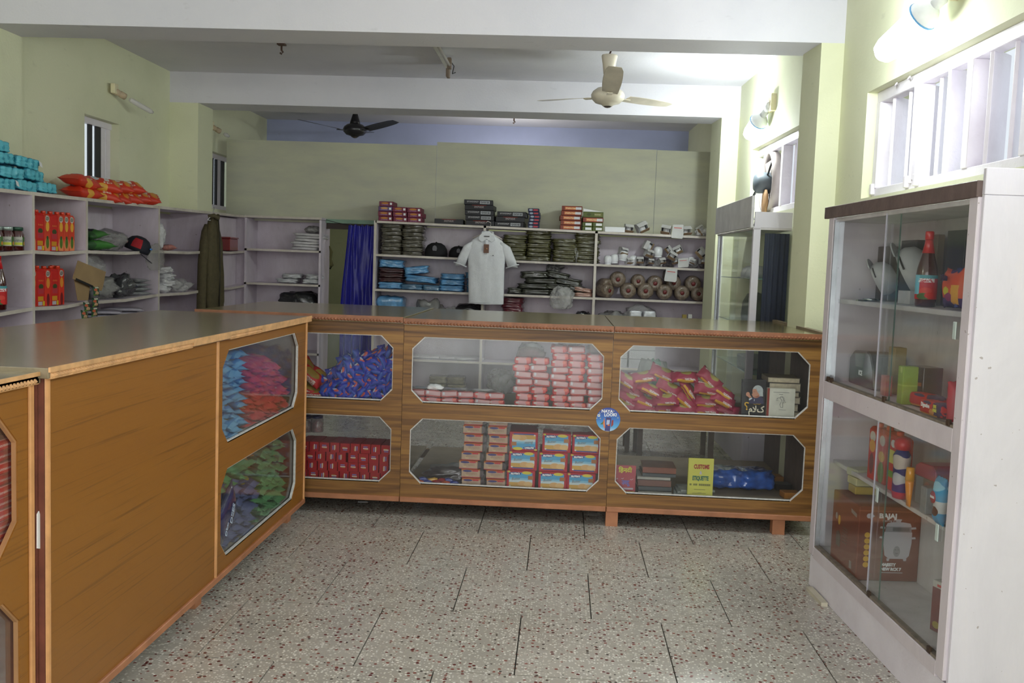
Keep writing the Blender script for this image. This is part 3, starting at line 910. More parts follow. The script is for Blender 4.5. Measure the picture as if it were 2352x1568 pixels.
t = thing('display_counter', 'nearer golden counter at the left edge with red packets behind its window', 'counter', (-1.468, 1.3, 0))
def mpn(u, v, d): return Vector((-d, u - 1.3, v))
YE = 2.57; zt2 = CT - .045
HN = [(1.42, 2.498, .655, 1.06, .09), (1.42, 2.503, .13, .54, .075)]
b = MB(); holed_panel(b, [(1.3, YE, .6, zt2, HN[0]), (1.3, YE, .09, .6, HN[1])], mpn, .016); part('front_panel', b, M_gold, t, weld=True)
for h in HN:
    part('glass_pane', MB().box(-.0205, -.0165, h[0] - .02 - 1.3, h[1] + .01 - 1.3, h[2] - .02, h[3] + .02), M_glass, t)
    b = MB(); ring(b, h, mpn, .004, .016, .004); part('putty_line', b, plain('thin_wood_edge', (176, 132, 90), .5), t)
part('top', MB().box(-.9, .02, 0, YE - 1.3 + .01, zt2, CT - .012), M_top, t, bevel=.002)
b = MB().box(.02, .027, 0, YE - 1.3 + .01, CT - .022, CT - .011); beading(b, lambda u, v, d: Vector((.02 - d, u, v)), 0, YE - 1.3, CT - .036, .0165, .0085); b.box(.01, .02, 0, YE - 1.3, CT - .046, CT - .02)
part('beading', b, M_bead, t)
part('upright_strip', MB().box(-.002, .008, YE - 1.3 - .022, YE - 1.3, .09, zt2), plain('strip_wood', (214, 142, 80)), t, bevel=.003)
part('end_panel', MB().box(-.9, -.016, YE - 1.3 - .018, YE - 1.3, .09, zt2), plain('raw_reddish_wood', (110, 60, 44), .7, var=.4, vs=9), t)
part('bottom_board', MB().box(-.88, -.022, .02, YE - 1.3 - .02, .1, .12), M_ply, t)
part('middle_shelf', MB().box(-.88, -.022, .02, YE - 1.3 - .02, .57, .587), M_ply, t)
part('rear_panel', MB().box(-.9, -.884, 0, YE - 1.3, .09, zt2), M_ply, t)
for y in (.1, 1.1):
    for x in (-.1, -.8): part('foot', MB().box(x - .035, x + .035, y - .035, y + .035, 0, .1), M_foot, t)
# raw post in the gap between the two golden counters
solid('wooden_post', MB().box(-.03, .0, -.004, .004, 0, 1.13), plain('raw_reddish_wood', (110, 60, 44)), 'raw reddish wooden post in the gap between the golden counters', 'post', (-1.458, 2.578, 0))
solid('paper_scrap', MB().prism([(-.008, -.05), (.006, -.055), (.008, .04), (.002, .055), (-.007, .048)], 'X', 0, .003), W_prt, 'torn white paper scrap stuck on the post between golden counters', 'paper scrap', (-1.457, 2.578, .70))


# ---------------------------------------------------------------- wall shelves
def zt_l(y): return 1.834 + .0155 * (y - 5.45)


LV = [.0, -.36, -.715, -1.07, -1.43, -1.78]
t = thing('wall_shelf', 'long white open shelf unit along the left wall', 'shelf', (XL, 4.0, 0))
ys = [4.35, 5.08, 5.80, 6.468, 7.652, 8.865, 9.82]
for y in ys:
    b = MB(); b.box(.02, .4, y - 4 - .011, y - 4 + .011, .0, zt_l(y) - .02, 0); b.box(.4, .404, y - 4 - .011, y - 4 + .011, .0, zt_l(y) - .0, 1)
    part('upright', b, [M_shelf, M_edge], t)
for ya, yb in zip(ys[:-1], ys[1:]):
    for k, l in enumerate(LV):
        b = MB(); e = 0 if k == 0 else .011; za, zb = zt_l(ya) + l, zt_l(yb) + l
        sag = 0 if k == 0 else -.012
        ym = (ya + yb) / 2; zm = (za + zb) / 2 + sag
        for (p, zp), (q, zq) in (((ya + e, za), (ym, zm)), ((ym, zm), (yb - e, zb))):
            if k == 0: p, q = (p if p == ym else ya), (q if q == ym else yb)
            for x0, x1, m in ((.02, .398, 0), (.398, .4, 1)):
                b.hexa([(x0, p - 4, zp - .022), (x1, p - 4, zp - .022), (x0, q - 4, zq - .022), (x1, q - 4, zq - .022),
                        (x0, p - 4, zp), (x1, p - 4, zp), (x0, q - 4, zq), (x1, q - 4, zq)], m)
        part('shelf_board' if k else 'top_board', b, [M_shelf, M_edge], t)
    bx = .28 if ya > 8.8 else .006
    part('back_panel', MB().box(bx, bx + .014, ya - 4, yb - 4, 0, min(zt_l(ya), zt_l(yb)) - .022), M_shelf, t)
part('back_panel', MB().box(.02, .392, 4.782, 4.794, 0, 1.86), M_shelf, t)
t = thing('wall_shelf', 'short white open shelf unit in the far left corner beside the doorway', 'shelf', (-3.3, 9.75, 0))
WS = .80
for x in (.0, WS - .02):
    part('upright', MB().box(x, x + .022, .0, .36, 0, 1.90 - .022), M_shelf, t)
for z in (1.905, 1.565, 1.215, .86, .5, .14):
    b = MB().box(.0 if z > 1.9 else .022, WS + .002 if z > 1.9 else WS - .02, 0.004, .36, z - .022, z, 0); b.box(.0, WS, .0, .004, z - .022, z, 1)
    part('shelf_board' if z < 1.9 else 'top_board', b, [M_shelf, M_edge], t)
part('back_panel', MB().box(0, WS, .35, .362, 0, 1.88), M_shelf, t)
t = thing('wall_shelf', 'wide white open shelf unit along the back, from doorway to the right wall', 'shelf', (-1.92, 9.6, 0))
def ztr(x): return 1.888 - .014 * (x + 1.9)
XS = [-1.91, -.80, .318, 1.476]
for x in XS:
    b = MB().box(x + 1.92 - .011, x + 1.92 + .011, .004, .36, 0, ztr(x) - .022, 0); b.box(x + 1.92 - .013, x + 1.92 + .013, 0, .004, 0, ztr(x), 1)
    part('upright', b, [M_shelf, M_edge], t)


def zsh(x, k):
    """top face of board k of the back shelf"""
    return (ztr(x), 1.553 - .0098 * (x + 1.9), 1.2 - .002 * (x + 1.9), .85, .5, .17)[k]


for xa, xb in zip(XS[:-1], XS[1:]):
    for k in range(6):
        e = 0 if k == 0 else .013; b = MB()
        for y0, y1, m in ((0, .004, 1), (.004, .36, 0)):
            b.hexa([(xa + 1.92 + e, y0, zsh(xa, k) - .022), (xb + 1.92 - e, y0, zsh(xb, k) - .022), (xa + 1.92 + e, y1, zsh(xa, k) - .022), (xb + 1.92 - e, y1, zsh(xb, k) - .022),
                    (xa + 1.92 + e, y0, zsh(xa, k)), (xb + 1.92 - e, y0, zsh(xb, k)), (xa + 1.92 + e, y1, zsh(xa, k)), (xb + 1.92 - e, y1, zsh(xb, k))], m)
        part('shelf_board' if k else 'top_board', b, [M_shelf, M_edge], t)
    part('back_panel', MB().box(xa + 1.92, xb + 1.92, .35, .362, 0, ztr(xb) - .0225), M_shelf, t)
# doorway curtain on a string
t = thing('curtain', 'deep blue satin curtain hanging in the doorway between the shelf units', 'curtain', (0, 9.9, 0))
b = MB(); n = 44; x0t, x1t, x0b, x1b = -2.25, -1.955, -2.32, -1.945; zt_, zb_ = 1.845, .12; rings = []
for k in range(9):
    f = k / 8; row = []
    for i in range(n + 1):
        g = i / n; ff = min(1, f * 2.2)
        x = (x0t + (x0b - x0t) * ff) * (1 - g) + (x1t + (x1b - x1t) * ff) * g
        y = (.022 + .012 * ff) * math.sin(g * 2 * PI * (7.5 - 3.2 * ff)) + .01 * math.sin(g * 17 + k)
        row.append(Vector((x, y, zt_ + (zb_ - zt_) * f + (.006 * math.sin(g * 30) if k == 0 else 0))))
    rings.append(row)
for s0 in (0, .003):
    vv = [[b.b.verts.new(p + Vector((0, s0, 0))) for p in r] for r in rings]
    for k in range(8):
        for i in range(n): b.b.faces.new((vv[k][i], vv[k][i + 1], vv[k + 1][i + 1], vv[k + 1][i]))
M_cur = plain('blue_satin', (34, 34, 160), .38, var=.25, vs=4); M_cur.node_tree.nodes['Principled BSDF'].inputs['Sheen Weight'].default_value = .3
part('cloth', b, M_cur, t, smooth=True)
part('string', MB().tube([(-2.49, 0, 1.89), (-2.38, 0, 1.865), (-2.25, 0, 1.845), (-2.1, 0, 1.838), (-1.93, 0, 1.85)], .003, 5), K_prt, t)

# ---------------------------------------------------------------- right white showcases
CA = Vector((1.335, 3.17)); CBp = Vector((1.258, 4.58)); _dv = (CBp - CA).normalized(); CROT = math.atan2(-_dv.x, _dv.y)   # local +y runs along the face
# local frame: x = depth into the cabinet (towards the wall), y = along the face away from the camera, z up
t = thing('glass_showcase', 'tall white glass-fronted showcase at the right with a brown top board', 'showcase', (CA.x, CA.y, 0), (0, 0, CROT))
M_gpale = plain('glass_edge_painted_sheen', (186, 184, 196), .25, coat=.4); M_gdark = plain('dark_glass_edge', (70, 96, 88), .3, coat=.4)  # pale edge has the door edge's reflection put into its colour
CABM = Matrix.Translation((CA.x, CA.y, 0)) @ Matrix.Rotation(CROT, 4, 'Z')
LC = 1.435; DC = .30
def boxp(name, x0, x1, y0, y1, z0, z1, m, bevel=.002): return part(name, MB().box(x0, x1, y0, y1, z0, z1), m, t, bevel=bevel)
boxp('near_side_panel', .0, DC + .1, -.018, .0, 0, 1.775, M_white)
boxp('near_side_cap', .0, DC + .1, -.018, .002, 1.776, 1.862, M_white)
boxp('far_side_panel', .0, DC, LC - .018, LC, 0, 1.77, M_lilac)
boxp('corner_post', -.012, .012, .0, .058, .16, 1.77, M_lilac)
boxp('corner_post', -.012, .012, LC - .06, LC + .004, .16, 1.77, M_lilac)
boxp('top_board', .0, DC, 0, LC, 1.75, 1.768, M_inside)
boxp('brown_fascia', -.018, .002, -.0, LC + .06, 1.768, 1.822, M_darkwood)
boxp('top_back_board', DC - .02, DC, LC - .3, LC + .06, 1.768, 1.835, plain('raw_pine', (196, 166, 142), .6))
boxp('middle_rail', -.012, .02, .058, LC - .06, .925, 1.005, M_lilac)
boxp('bottom_rail', -.012, .02, .058, LC - .06, .15, .205, M_lilac)
boxp('plinth', -.004, .02, .0, LC, .0, .152, M_trim)
boxp('back_panel', DC - .012, DC, 0, LC, .15, 1.75, M_inside)
boxp('floor_board', .0, DC - .012, .0, LC - .02, .18, .2, M_inside)
boxp('middle_board', .02, DC - .012, .0, LC - .02, .985, 1.003, M_inside)
boxp('shelf_board', .045, DC - .012, .0, LC - .02, 1.372, 1.392, M_inside)
boxp('shelf_board', .07, DC - .012, .0, LC - .02, .606, .624, M_inside)
for z0, z1, a, c in ((1.01, 1.758, (.06, .775), (.655, LC - .062)), (.212, .93, (.06, .72), (.62, LC - .062))):
    for (y0, y1), x in ((a, -.002), (c, .008)):
        g = part('sliding_door', MB().box(x, x + .004, y0, y1, z0, z1), M_glassg, t)
        ey = y1 if x < 0 else y0
        part('glass_edge', MB().box(x - .0005, x + .0045, ey - .002, ey + .002, z0, z1), M_gpale if x < 0 else M_gdark, g)
    part('door_track', MB().box(-.008, .016, .058, LC - .06, z0 - .006, z0 + .004), plain('grimy_track', (120, 110, 98), .6, var=.3, vs=30), t)
    part('aluminium_strip', MB().box(-.01, .012, LC - .075, LC - .066, z0, z1), plain('aluminium', (205, 208, 212), .25, metal=.8), t)
for y, z in ((.1, 1.30), (.12, .60), (.66, .60)): part('finger_grip', MB().box(-.007, -.002, y, y + .022, z, z + .06), plain('clear_grip', (190, 205, 200), .15, coat=1), t, bevel=.002)
for y, z in ((.10, 1.018), (.66, 1.018), (1.28, 1.018), (1.33, 1.018), (.12, .218), (.68, .218)): part('clip', MB().box(-.012, -.002, y - .012, y + .012, z - .01, z + .012), plain('rusty_clip', (74, 58, 46), .5, metal=.4), t, bevel=.001)
solid('wood_offcut', MB().box(-.03, .0, -.2, .02, 0, .018), plain('painted_offcut', (196, 190, 170), .6), 'thin painted wood strip on the floor by the showcase plinth', 'wood strip', tuple(CABM @ Vector((-.012, 1.33, 0))), (0, 0, CROT))


def cabpt(px, py, off):
    """point on the plane at depth off inside the showcase -> local (y, z)"""
    n = CABM.to_3x3() @ Vector((1, 0, 0)); o = CABM @ Vector((off, 0, 0)); r = _ray(px, py); c0 = Vector((0, 0, CAM_Z))
    k = (o - c0).dot(n) / r.dot(n); q = CABM.inverted() @ (c0 + k * r); return q.y, q.z


# second showcase in the bay behind
X2, YN2, YF2 = 1.322, 6.78, 8.24
t = thing('glass_showcase', 'white glass showcase with a grey hood board behind the far counter', 'showcase', (X2, YN2, 0), (0, 0, math.radians(.5)))
w2_ = xr(6.78) - X2 - .012; L2 = YF2 - YN2
boxp('corner_post', -.005, .045, .0, .04, 0, 1.82, M_white)
boxp('corner_post', -.005, .03, L2 - .03, L2, 0, 1.82, M_trim)
boxp('end_fascia', .0, w2_, .0, .02, 1.815, 1.925, M_white)
boxp('hood_board', -.03, -.01, -.01, L2 + .02, 1.815, 2.035, plain('grey_board', (206, 204, 206), .55))
boxp('top_board', -.01, w2_, .0, L2, 1.80, 1.815, M_inside)
boxp('end_lower_panel', .0, w2_, .005, .02, .1, .62, M_white)
boxp('side_lower_panel', .0, .015, .04, L2, .1, .5, M_white)
boxp('end_rail', .0, w2_, .0, .022, .62, .68, M_trim)
for z in (1.46, 1.12, .78, .44): boxp('shelf_board', .03, w2_ - .02, .06, L2 - .03, z - .006, z, M_gedge if z > .5 else M_inside)
part('sliding_door', MB().box(.0, .004, .04, L2 * .52, .5, 1.8), M_glassg, t); part('sliding_door', MB().box(.01, .014, L2 * .42, L2 - .03, .5, 1.8), M_glassg, t)
part('end_pane', MB().box(.045, w2_, .006, .01, .68, 1.8), M_glassg, t)
part('aluminium_strip', MB().box(-.008, .006, L2 - .05, L2 - .03, .5, 1.81), plain('aluminium', (205, 208, 212)), t)
b = MB(); rings = []
for k in range(2):
    rings.append([Vector((.085 + (w2_ - .09) * i / 20, .05 + .012 * math.sin(i * 1.5) + .0, (1.78, .70)[k])) for i in range(21)])
for s0 in (0, .003):
    vv = [[b.b.verts.new(p + Vector((0, s0, 0))) for p in r] for r in rings]
    for i in range(20): b.b.faces.new((vv[0][i], vv[0][i + 1], vv[1][i + 1], vv[1][i]))
solid('navy_cloth', b, plain('navy_cloth', (32, 40, 66), .8, var=.15), 'dark navy cloth hanging inside the end of the second showcase', 'cloth', (X2, YN2, 0), smooth=True)

# ================================================================ goods
# ---------------------------------------------------------------- colours and prints
M_teal = decal('teal_wrapper', (42, 148, 172), [('b', .5, .5, .42, .34, (40, 98, 136)), ('t', .5, .5, .36, .26, (76, 142, 176), 40), ('b', .5, .08, .5, .05, (90, 186, 204))], ('X', 'Y'), .22, .8, .5)
M_paperl = plain('white_label', (226, 228, 230), .5, var=.04)
TAG_ME = MB().prism([(-.022, -.016), (.02, -.018), (.022, .014), (-.018, .018)], 'Z', 0, .001).mesh('label', M_paperl)


def teal(seed, lab=False):
    me = soft_mesh('biscuit_pack', .25, .12, .072, [M_teal], seed, .3, .1, 11, 2.2, 0, 4)
    if not lab: return kind_mesh('biscuit_pack', me, 'biscuits')
    def mk():
        o = link('biscuit_pack', me); link('label', TAG_ME, o, (.1, -.062, .045), (1.2, .15, .2)); return o
    return Kind(mk, 'biscuits')


TK = Kinds([teal(i) for i in range(4)] + [teal(9, True)])
G1 = 'teal biscuit packs heaped on top of the left wall shelf'
rows_ = [(6.20, 7), (6.02, 6), (5.92, 5), (5.66, 4), (5.35, 2)]
for r, (yend, n) in enumerate(rows_):
    for i in range(n):
        y = yend - .12 - .245 * i; z = zt_l(y) + .001 + .0715 * r
        if y < 4.6: continue
        TK.put('teal biscuit pack, %s from the right in the %s row of the heap' % (ORD[i], rowlab(r, 5)), (-3.39 + .012 * ((i * 3 + r) % 3 - 1), y, z),
               (.1 * ((i + r) % 3 - 1), .05 * math.sin(i * 2 + r), PI / 2 + .1 * math.sin(i * 3 + r * 2)), group=G1)
        if r < 3 and i % 2 == 0 and r < 4:
            TK.put('teal biscuit pack, %s from the right at the back of the %s row' % (ORD[i], rowlab(r, 5)), (-3.56, y + .05, z), (0, 0, PI / 2), group=G1 + ', at the back')

M_or = decal('orange_bag', (206, 52, 22), [('e', .34, .55, .1, .16, (196, 208, 220)), ('b', .62, .6, .06, .14, (222, 214, 206)), ('t', .62, .3, .1, .06, (236, 226, 210), 60), ('e', .85, .5, .09, .3, (216, 140, 40)), ('e', .5, .12, .12, .1, (228, 170, 60))], ('X', 'Y'), .2, .9, .6)
M_cr = plain('silver_crimp', (190, 120, 96), .3, coat=.5)
OK_ = Kinds([kind_mesh('snack_bag', pack_mesh('snack_bag', .29, .18, .085, [M_or], 20 + i, .09, .22), 'snack bag') for i in range(3)])
G2 = 'orange snack bags on top of the left wall shelf'
for r, (ys_, ln) in enumerate((((6.62, 6.86, 7.04, 7.21, 7.38, 7.53), .0), ((6.60, 6.87, 7.07, 7.25), .072))):
    for i, y in enumerate(ys_):
        OK_.put('orange snack bag, %s from the left in the %s row over the barred window sill' % (ORD[i], rowlab(r, 2)), (-3.41 + .01 * (i % 2), y, zt_l(y) + .043 + ln),
                (.12 if i == 0 else .4, .12 * math.sin(i + r), PI / 2 - (.08 if i == 0 else .75 + .12 * (i % 3))), group=G2)

# ---- jars
M_jam = plain('dark_jam', (70, 22, 20), .12, coat=1, var=.1)
M_lid = plain('silver_green_lid', (170, 186, 180), .25, metal=.6)
M_lidg = plain('dark_green_lid', (46, 84, 66), .3, metal=.4)
M_jl = decal('jar_label', (190, 192, 182), [('b', .5, .25, .3, .14, (206, 214, 70)), ('b', .86, .5, .12, .5, (70, 104, 52)), ('e', .9, .3, .07, .2, (214, 140, 50)), ('t', .45, .6, .3, .12, (120, 130, 120), 20)], ('Y', 'Z'), .4)


def jar(lidm):
    def mk():
        t = thing('jam_jar', '', 'jar')
        part('jar_body', MB().lathe([(.0, 0), (.04, 0), (.045, .006), (.045, .1), (.036, .118), (.035, .13), (0, .13)], 22), M_jam, t)
        part('lid', MB().lathe([(.0, .145), (.038, .145), (.04, .14), (.04, .124), (.036, .122)], 22), lidm, t)
        b = MB(); seg = 14; pts = [(.0458 * math.cos(a), .0458 * math.sin(a)) for a in [-1.25 + 2.3 * i / seg for i in range(seg + 1)]]
        for i in range(seg): b.poly([(*pts[i], .03), (*pts[i + 1], .03), (*pts[i + 1], .085), (*pts[i], .085)])
        part('label', b, M_jl, t, rot=(0, 0, -.9))
        return t
    return mk


JK = Kind(jar(M_lid), 'jar', 'jam jars on the middle left shelf'); JG = Kind(jar(M_lidg), 'jar', 'jam jars on the middle left shelf')
for i, y in enumerate((5.36, 5.47, 5.58, 5.69)):
    (JG if i == 3 else JK).put('dark jam jar, %s in the row of four beside the juice cartons' % ['first', 'second', 'third', 'fourth, with green lid,'][i], (-3.345, y, zt_l(y) - .36 - .008 + .002), (0, 0, .1 * i))

# ---- juice cartons
M_jred = decal('carton_red', (206, 34, 26), [('e', .5, .52, .3, .07, (66, 76, 34)), ('b', .5, .4, .34, .07, (188, 52, 62)), ('b', .46, .2, .34, .06, (214, 150, 30)), ('b', .4, .07, .26, .05, (186, 184, 190)), ('b', .84, .07, .12, .06, (216, 190, 40)), ('t', .5, .68, .3, .02, (226, 120, 50), 30)], ('Y', 'Z'), .3, .5)
M_jfr = decal('carton_front', (214, 66, 36), [('e', .5, .15, .5, .22, (232, 140, 90)), ('e', .5, .23, .27, .16, (84, 118, 34)), ('e', .5, .36, .18, .05, (40, 84, 32)), ('e', .5, .66, .3, .13, (236, 176, 60)), ('e', .48, .87, .36, .09, (206, 196, 186)), ('t', .48, .87, .28, .05, (70, 90, 60), 18)], ('Y', 'Z'), .3, .5)
M_jf2 = decal('carton_front_red', (216, 52, 30), [('e', .5, .16, .26, .18, (120, 22, 22)), ('e', .5, .62, .3, .14, (232, 150, 50)), ('e', .48, .87, .36, .09, (206, 196, 186)), ('t', .48, .87, .28, .05, (70, 60, 60), 18)], ('Y', 'Z'), .3, .5)
M_cap = plain('orange_cap', (214, 60, 26), .3, coat=.3)


def carton(w_, m):
    def mk():
        t = thing('juice_carton', '', 'juice')
        b = MB().box(-.075, 0, -w_ / 2, w_ / 2, 0, .225); b.prism([(-.075, .225), (0, .225), (-.012, .24), (-.064, .24)], 'Y', -w_ / 2, w_ / 2)
        part('carton_body', b, m, t, bevel=.002)
        part('screw_cap', MB().lathe([(.0, .258), (.015, .258), (.016, .254), (.016, .234), (0, .232)], 14), M_cap, t, (-.03, 0, 0))
        return t
    return mk


KW = Kind(carton(.094, M_jred), 'juice'); KN = Kind(carton(.066, M_jfr), 'juice'); KN2 = Kind(carton(.066, M_jf2), 'juice')
for r, (seq, z0, g) in enumerate((('NWNWNNN', -.36, 'juice cartons on the upper shelf'), ('RWRWR', -.715, 'juice cartons on the lower shelf'))):
    y = 5.815 if r == 0 else 5.82
    for i, s in enumerate(seq):
        wd = {'W': .094, 'N': .066, 'R': .066}[s]; y += wd / 2 + .004
        {'W': KW, 'N': KN, 'R': KN2}[s].put('%s juice carton, %s from the left on the %s shelf with cartons' % ({'W': 'red side-turned', 'N': 'orange guava-pictured', 'R': 'red-fruit'}[s], ORD[i], ('upper', 'lower')[r]),
                                            (-3.33, y, zt_l(y) + z0 - (.010 if i > 1 else .006) + .0025), (0, 0, .03 * math.sin(i * 3)), group=g)
        y += wd / 2
    if r == 1:
        y += .04; KN2.put('red juice carton half hidden behind the hanging cardboard display', (-3.40, y, zt_l(y) - .715 - .008), (0, 0, .5), group=g)

# ---- ketchup bottles
M_ket = plain('ketchup', (64, 12, 14), .1, coat=1, var=.1)
M_kcap = plain('red_cap', (196, 28, 32), .3, coat=.4)
M_kl = decal('ketchup_label', (196, 34, 34), [('b', .5, .93, .5, .07, (86, 160, 170)), ('b', .1, .6, .1, .4, (120, 190, 210)), ('t', .5, .78, .36, .08, (238, 230, 230), 16), ('e', .5, .35, .28, .14, (216, 70, 60)), ('e', .4, .12, .3, .14, (70, 100, 44)), ('e', .65, .16, .2, .12, (210, 40, 36))], ('Y', 'Z'), .35)


def bottle_mk():
    t = thing('ketchup_bottle', '', 'bottle')
    part('bottle_body', MB().lathe([(0, 0), (.04, 0), (.045, .008), (.046, .15), (.043, .18), (.026, .245), (.017, .285), (.016, .31), (0, .31)], 24), M_ket, t)
    part('neck_sleeve', MB().lathe([(.0275, .245), (.0185, .287), (.0175, .305), (.017, .305)], 20), plain('red_sleeve', (190, 30, 36), .35, coat=.4), t)
    part('screw_cap', MB().lathe([(.0, .345), (.016, .345), (.0185, .34), (.0185, .308), (.016, .306)], 20), M_kcap, t)
    b = MB(); pts = [(.0472 * math.cos(a), .0472 * math.sin(a)) for a in [-1.35 + 2.7 * i / 16 for i in range(17)]]
    for i in range(16): b.poly([(*pts[i], .035), (*pts[i + 1], .035), (*pts[i + 1], .145), (*pts[i], .145)])
    part('label', b, M_kl, t)
    return t


KB = Kind(bottle_mk, 'bottle')
y = 5.50; KB.put('red ketchup bottle on the lower left shelf, in full view at the picture edge', (-3.345, y, zt_l(y) - .715 - .002), (0, 0, -.7), group='ketchup bottles on the left shelf')
y = 5.38; KB.put('red ketchup bottle cut by the picture edge, left of its twin', (-3.355, y, zt_l(y) - .715 - .002), (0, 0, -.5), group='ketchup bottles on the left shelf')

# ---- hanging cardboard display with sachets
t = thing('sachet_display', 'torn brown cardboard display with green sachets hanging from a shelf edge', 'display card', tuple(at(205, 600, 'X', -3.275)))
o0 = at(205, 600, 'X', -3.275)
def dsp(px, py, x=-3.275): p = at(px, py, 'X', x); return (p.y - o0.y, p.z - o0.z)
M_card = plain('brown_card', (150, 124, 88), .8, var=.1)
b = MB().prism([dsp(178, 598), dsp(242, 624), dsp(236, 656), dsp(232, 668), dsp(166, 640)], 'X', 0, .004); part('card', b, M_card, t)
part('card', MB().prism([dsp(176, 640), dsp(212, 656), dsp(208, 690), dsp(184, 690)], 'X', -.02, -.016), M_card, t)
part('slot', MB().prism([dsp(173, 638), dsp(213, 656), dsp(212, 661), dsp(172, 643)], 'X', .0042, .005), M_hole, t)
M_sach = decal('green_sachet', (22, 70, 38), [('e', .5, .28, .3, .2, (200, 160, 120)), ('e', .35, .62, .26, .14, (196, 90, 50)), ('b', .6, .85, .3, .08, (210, 210, 190)), ('e', .3, .1, .3, .1, (120, 170, 50))], ('X', 'Y'), .25, .7, .4)
sm = pack_mesh('sachet', .085, .07, .012, [M_sach], 3, .1, .2, 8, 6)
for px, py, r_ in ((217, 668, 1.45), (215, 694, 1.5), (213, 716, 1.55), (196, 704, 1.35), (190, 722, 1.4)):
    q = dsp(px, py); link('sachet', sm, t, (.012, q[0], q[1]), (r_, 0, PI / 2))


# ---- clear, green and grey bags on the left shelves
M_clear = film('clear_bag', (206, 206, 204), .42, .12, .5)
M_greyf = film('grey_film', (150, 150, 148), .72, .15, .5)
M_whitef = film('white_filled_bag', (222, 222, 224), .85, .2, .3)
M_darkf = plain('black_polythene', (34, 36, 38), .22, coat=.8, bmp=.5, bs=26)
M_greenb = decal('green_printed_bag', (54, 126, 40), [('e', .55, .5, .22, .4, (24, 24, 38)), ('e', .82, .5, .12, .4, (190, 192, 190)), ('e', .15, .2, .2, .2, (30, 84, 30))], ('Y', 'X'), .25, .7, .6)
def zl(y, k): return zt_l(y) + LV[k] - .008


def bag(label, cat, me, loc, rot=(0, 0, 0), group=None, name='plastic_bag'): return tag(link(name, me, None, loc, rot), label, cat, group)


def cr(w_, d, h, m, seed, wr=.5): return crumple_mesh('plastic_bag', w_, d, h, [m], seed, wr)


bag('green printed bag lying on the third shelf bay, under another', 'bag', pack_mesh('p', .42, .26, .07, [M_greenb], 31, .06, .3), (-3.42, 6.70, zl(6.7, 1) + .042), (0, .0, 1.5), 'green bags on the left shelf')
bag('green and black bag on top of the green printed bag', 'bag', pack_mesh('p', .36, .24, .06, [M_greenb], 35, .06, .3), (-3.44, 6.72, zl(6.7, 1) + .12), (.1, -.08, 1.7), 'green bags on the left shelf')
bag('clear crumpled bag of dark goods between the green bags and cap', 'bag', cr(.24, .5, .17, M_greyf, 5, .3), (-3.46, 7.10, zl(7.1, 1)))
bag('clear film drooping from the shelf edge below the black cap', 'film', cr(.06, .34, .22, film('thin_film', (180, 178, 172), .3, .12, .3), 9, .2), (-3.27, 7.52, zl(7.5, 1) - .15))
M_navy = plain('navy_cap_cloth', (20, 22, 34), .8, var=.2)
t = thing('baseball_cap', 'black cap with red panel and blue stripe on the left shelf', 'cap', (-3.36, 7.37, zl(7.37, 1)), (0, .35, .3))
part('crown', MB().lathe([(.095, 0), (.1, .03), (.092, .07), (.07, .1), (.035, .118), (0, .122)], 24), M_navy, t)
part('peak', MB().prism([(.07 * math.cos(a) + .08, .085 * math.sin(a)) for a in [-PI / 2 + PI * i / 10 for i in range(11)]] + [(.04, .09), (.04, -.09)], 'Z', .0, .006), M_navy, t, rot=(0, .35, .25))
b = MB(); pts = [(-2.0 + .16 * i) for i in range(6)]
for i in range(5):
    for (r0, z0), (r1, z1) in (((.102, .03), (.095, .07)), ((.095, .07), (.073, .101))):
        a0, a1 = pts[i], pts[i + 1]; b.poly([(r0 * math.cos(a0), r0 * math.sin(a0), z0), (r0 * math.cos(a1), r0 * math.sin(a1), z0), (r1 * math.cos(a1), r1 * math.sin(a1), z1), (r1 * math.cos(a0), r1 * math.sin(a0), z1)])
part('red_panel', b, plain('red_cloth', (160, 24, 34), .8), t)
part('blue_stripe', MB().box(.094, .106, -.05, .01, .05, .06), plain('bright_blue', (40, 130, 210), .5), t)
part('badge', MB().lathe([(0, 0), (.02, 0), (.02, .003), (0, .003)], 16, Matrix.Translation((.098, .04, .045)) @ Matrix.Rotation(PI / 2, 4, 'Y')), plain('pale_badge', (150, 156, 158), .5), t)
bag('large clear inflated bag on the lower shelf beside the cardboard display', 'bag', cr(.28, .42, .22, M_clear, 12, .25), (-3.45, 6.75, zl(6.75, 2) + .12), (0, 0, 0))
bag('clear tangled bag under the inflated bag on the lower shelf', 'bag', cr(.3, .5, .2, M_greyf, 14, .5), (-3.45, 6.86, zl(6.85, 2)))
bag('dark wrapped bundle in clear film at the middle of the lower shelf', 'bag', cr(.26, .34, .19, plain('dark_wrapped', (70, 72, 74), .25, coat=.8, bmp=.6, bs=22), 16, .6), (-3.42, 7.17, zl(7.2, 2)))
gp = pack_mesh('p', .26, .2, .035, [plain('black_white_pack', (120, 122, 124), .3, coat=.6, var=.5, vs=9)], 41, .04, .1)
for i in range(4): bag('flat grey packed garment, %s of the small pile by the divider' % rowlab(i, 4), 'garment', gp, (-3.42, 7.43, zl(7.43, 2) + .02 + .034 * i), (0, 0, .1 * i + 1.3), 'grey packs in a small pile', 'packed_garment')
WSH = pack_mesh('p', .3, .3, .03, [plain('white_sheet_pack', (176, 172, 182), .3, coat=.6, var=.2)], 44, .03, .1)
for k, (y, z) in enumerate(((6.85, 3), (7.2, 3))):
    for j in range(9): bag('flat white packed sheet, %s of the %s pile on the lowest visible left shelf' % (rowlab(j, 9), ('nearer', 'farther')[k]), 'sheet', WSH,
                           (-3.43, y + .01 * j, zl(y, z) + .018 + .03 * j), (0, 0, .06 * j), 'white sheets on the lowest visible left shelf', 'packed_sheet')
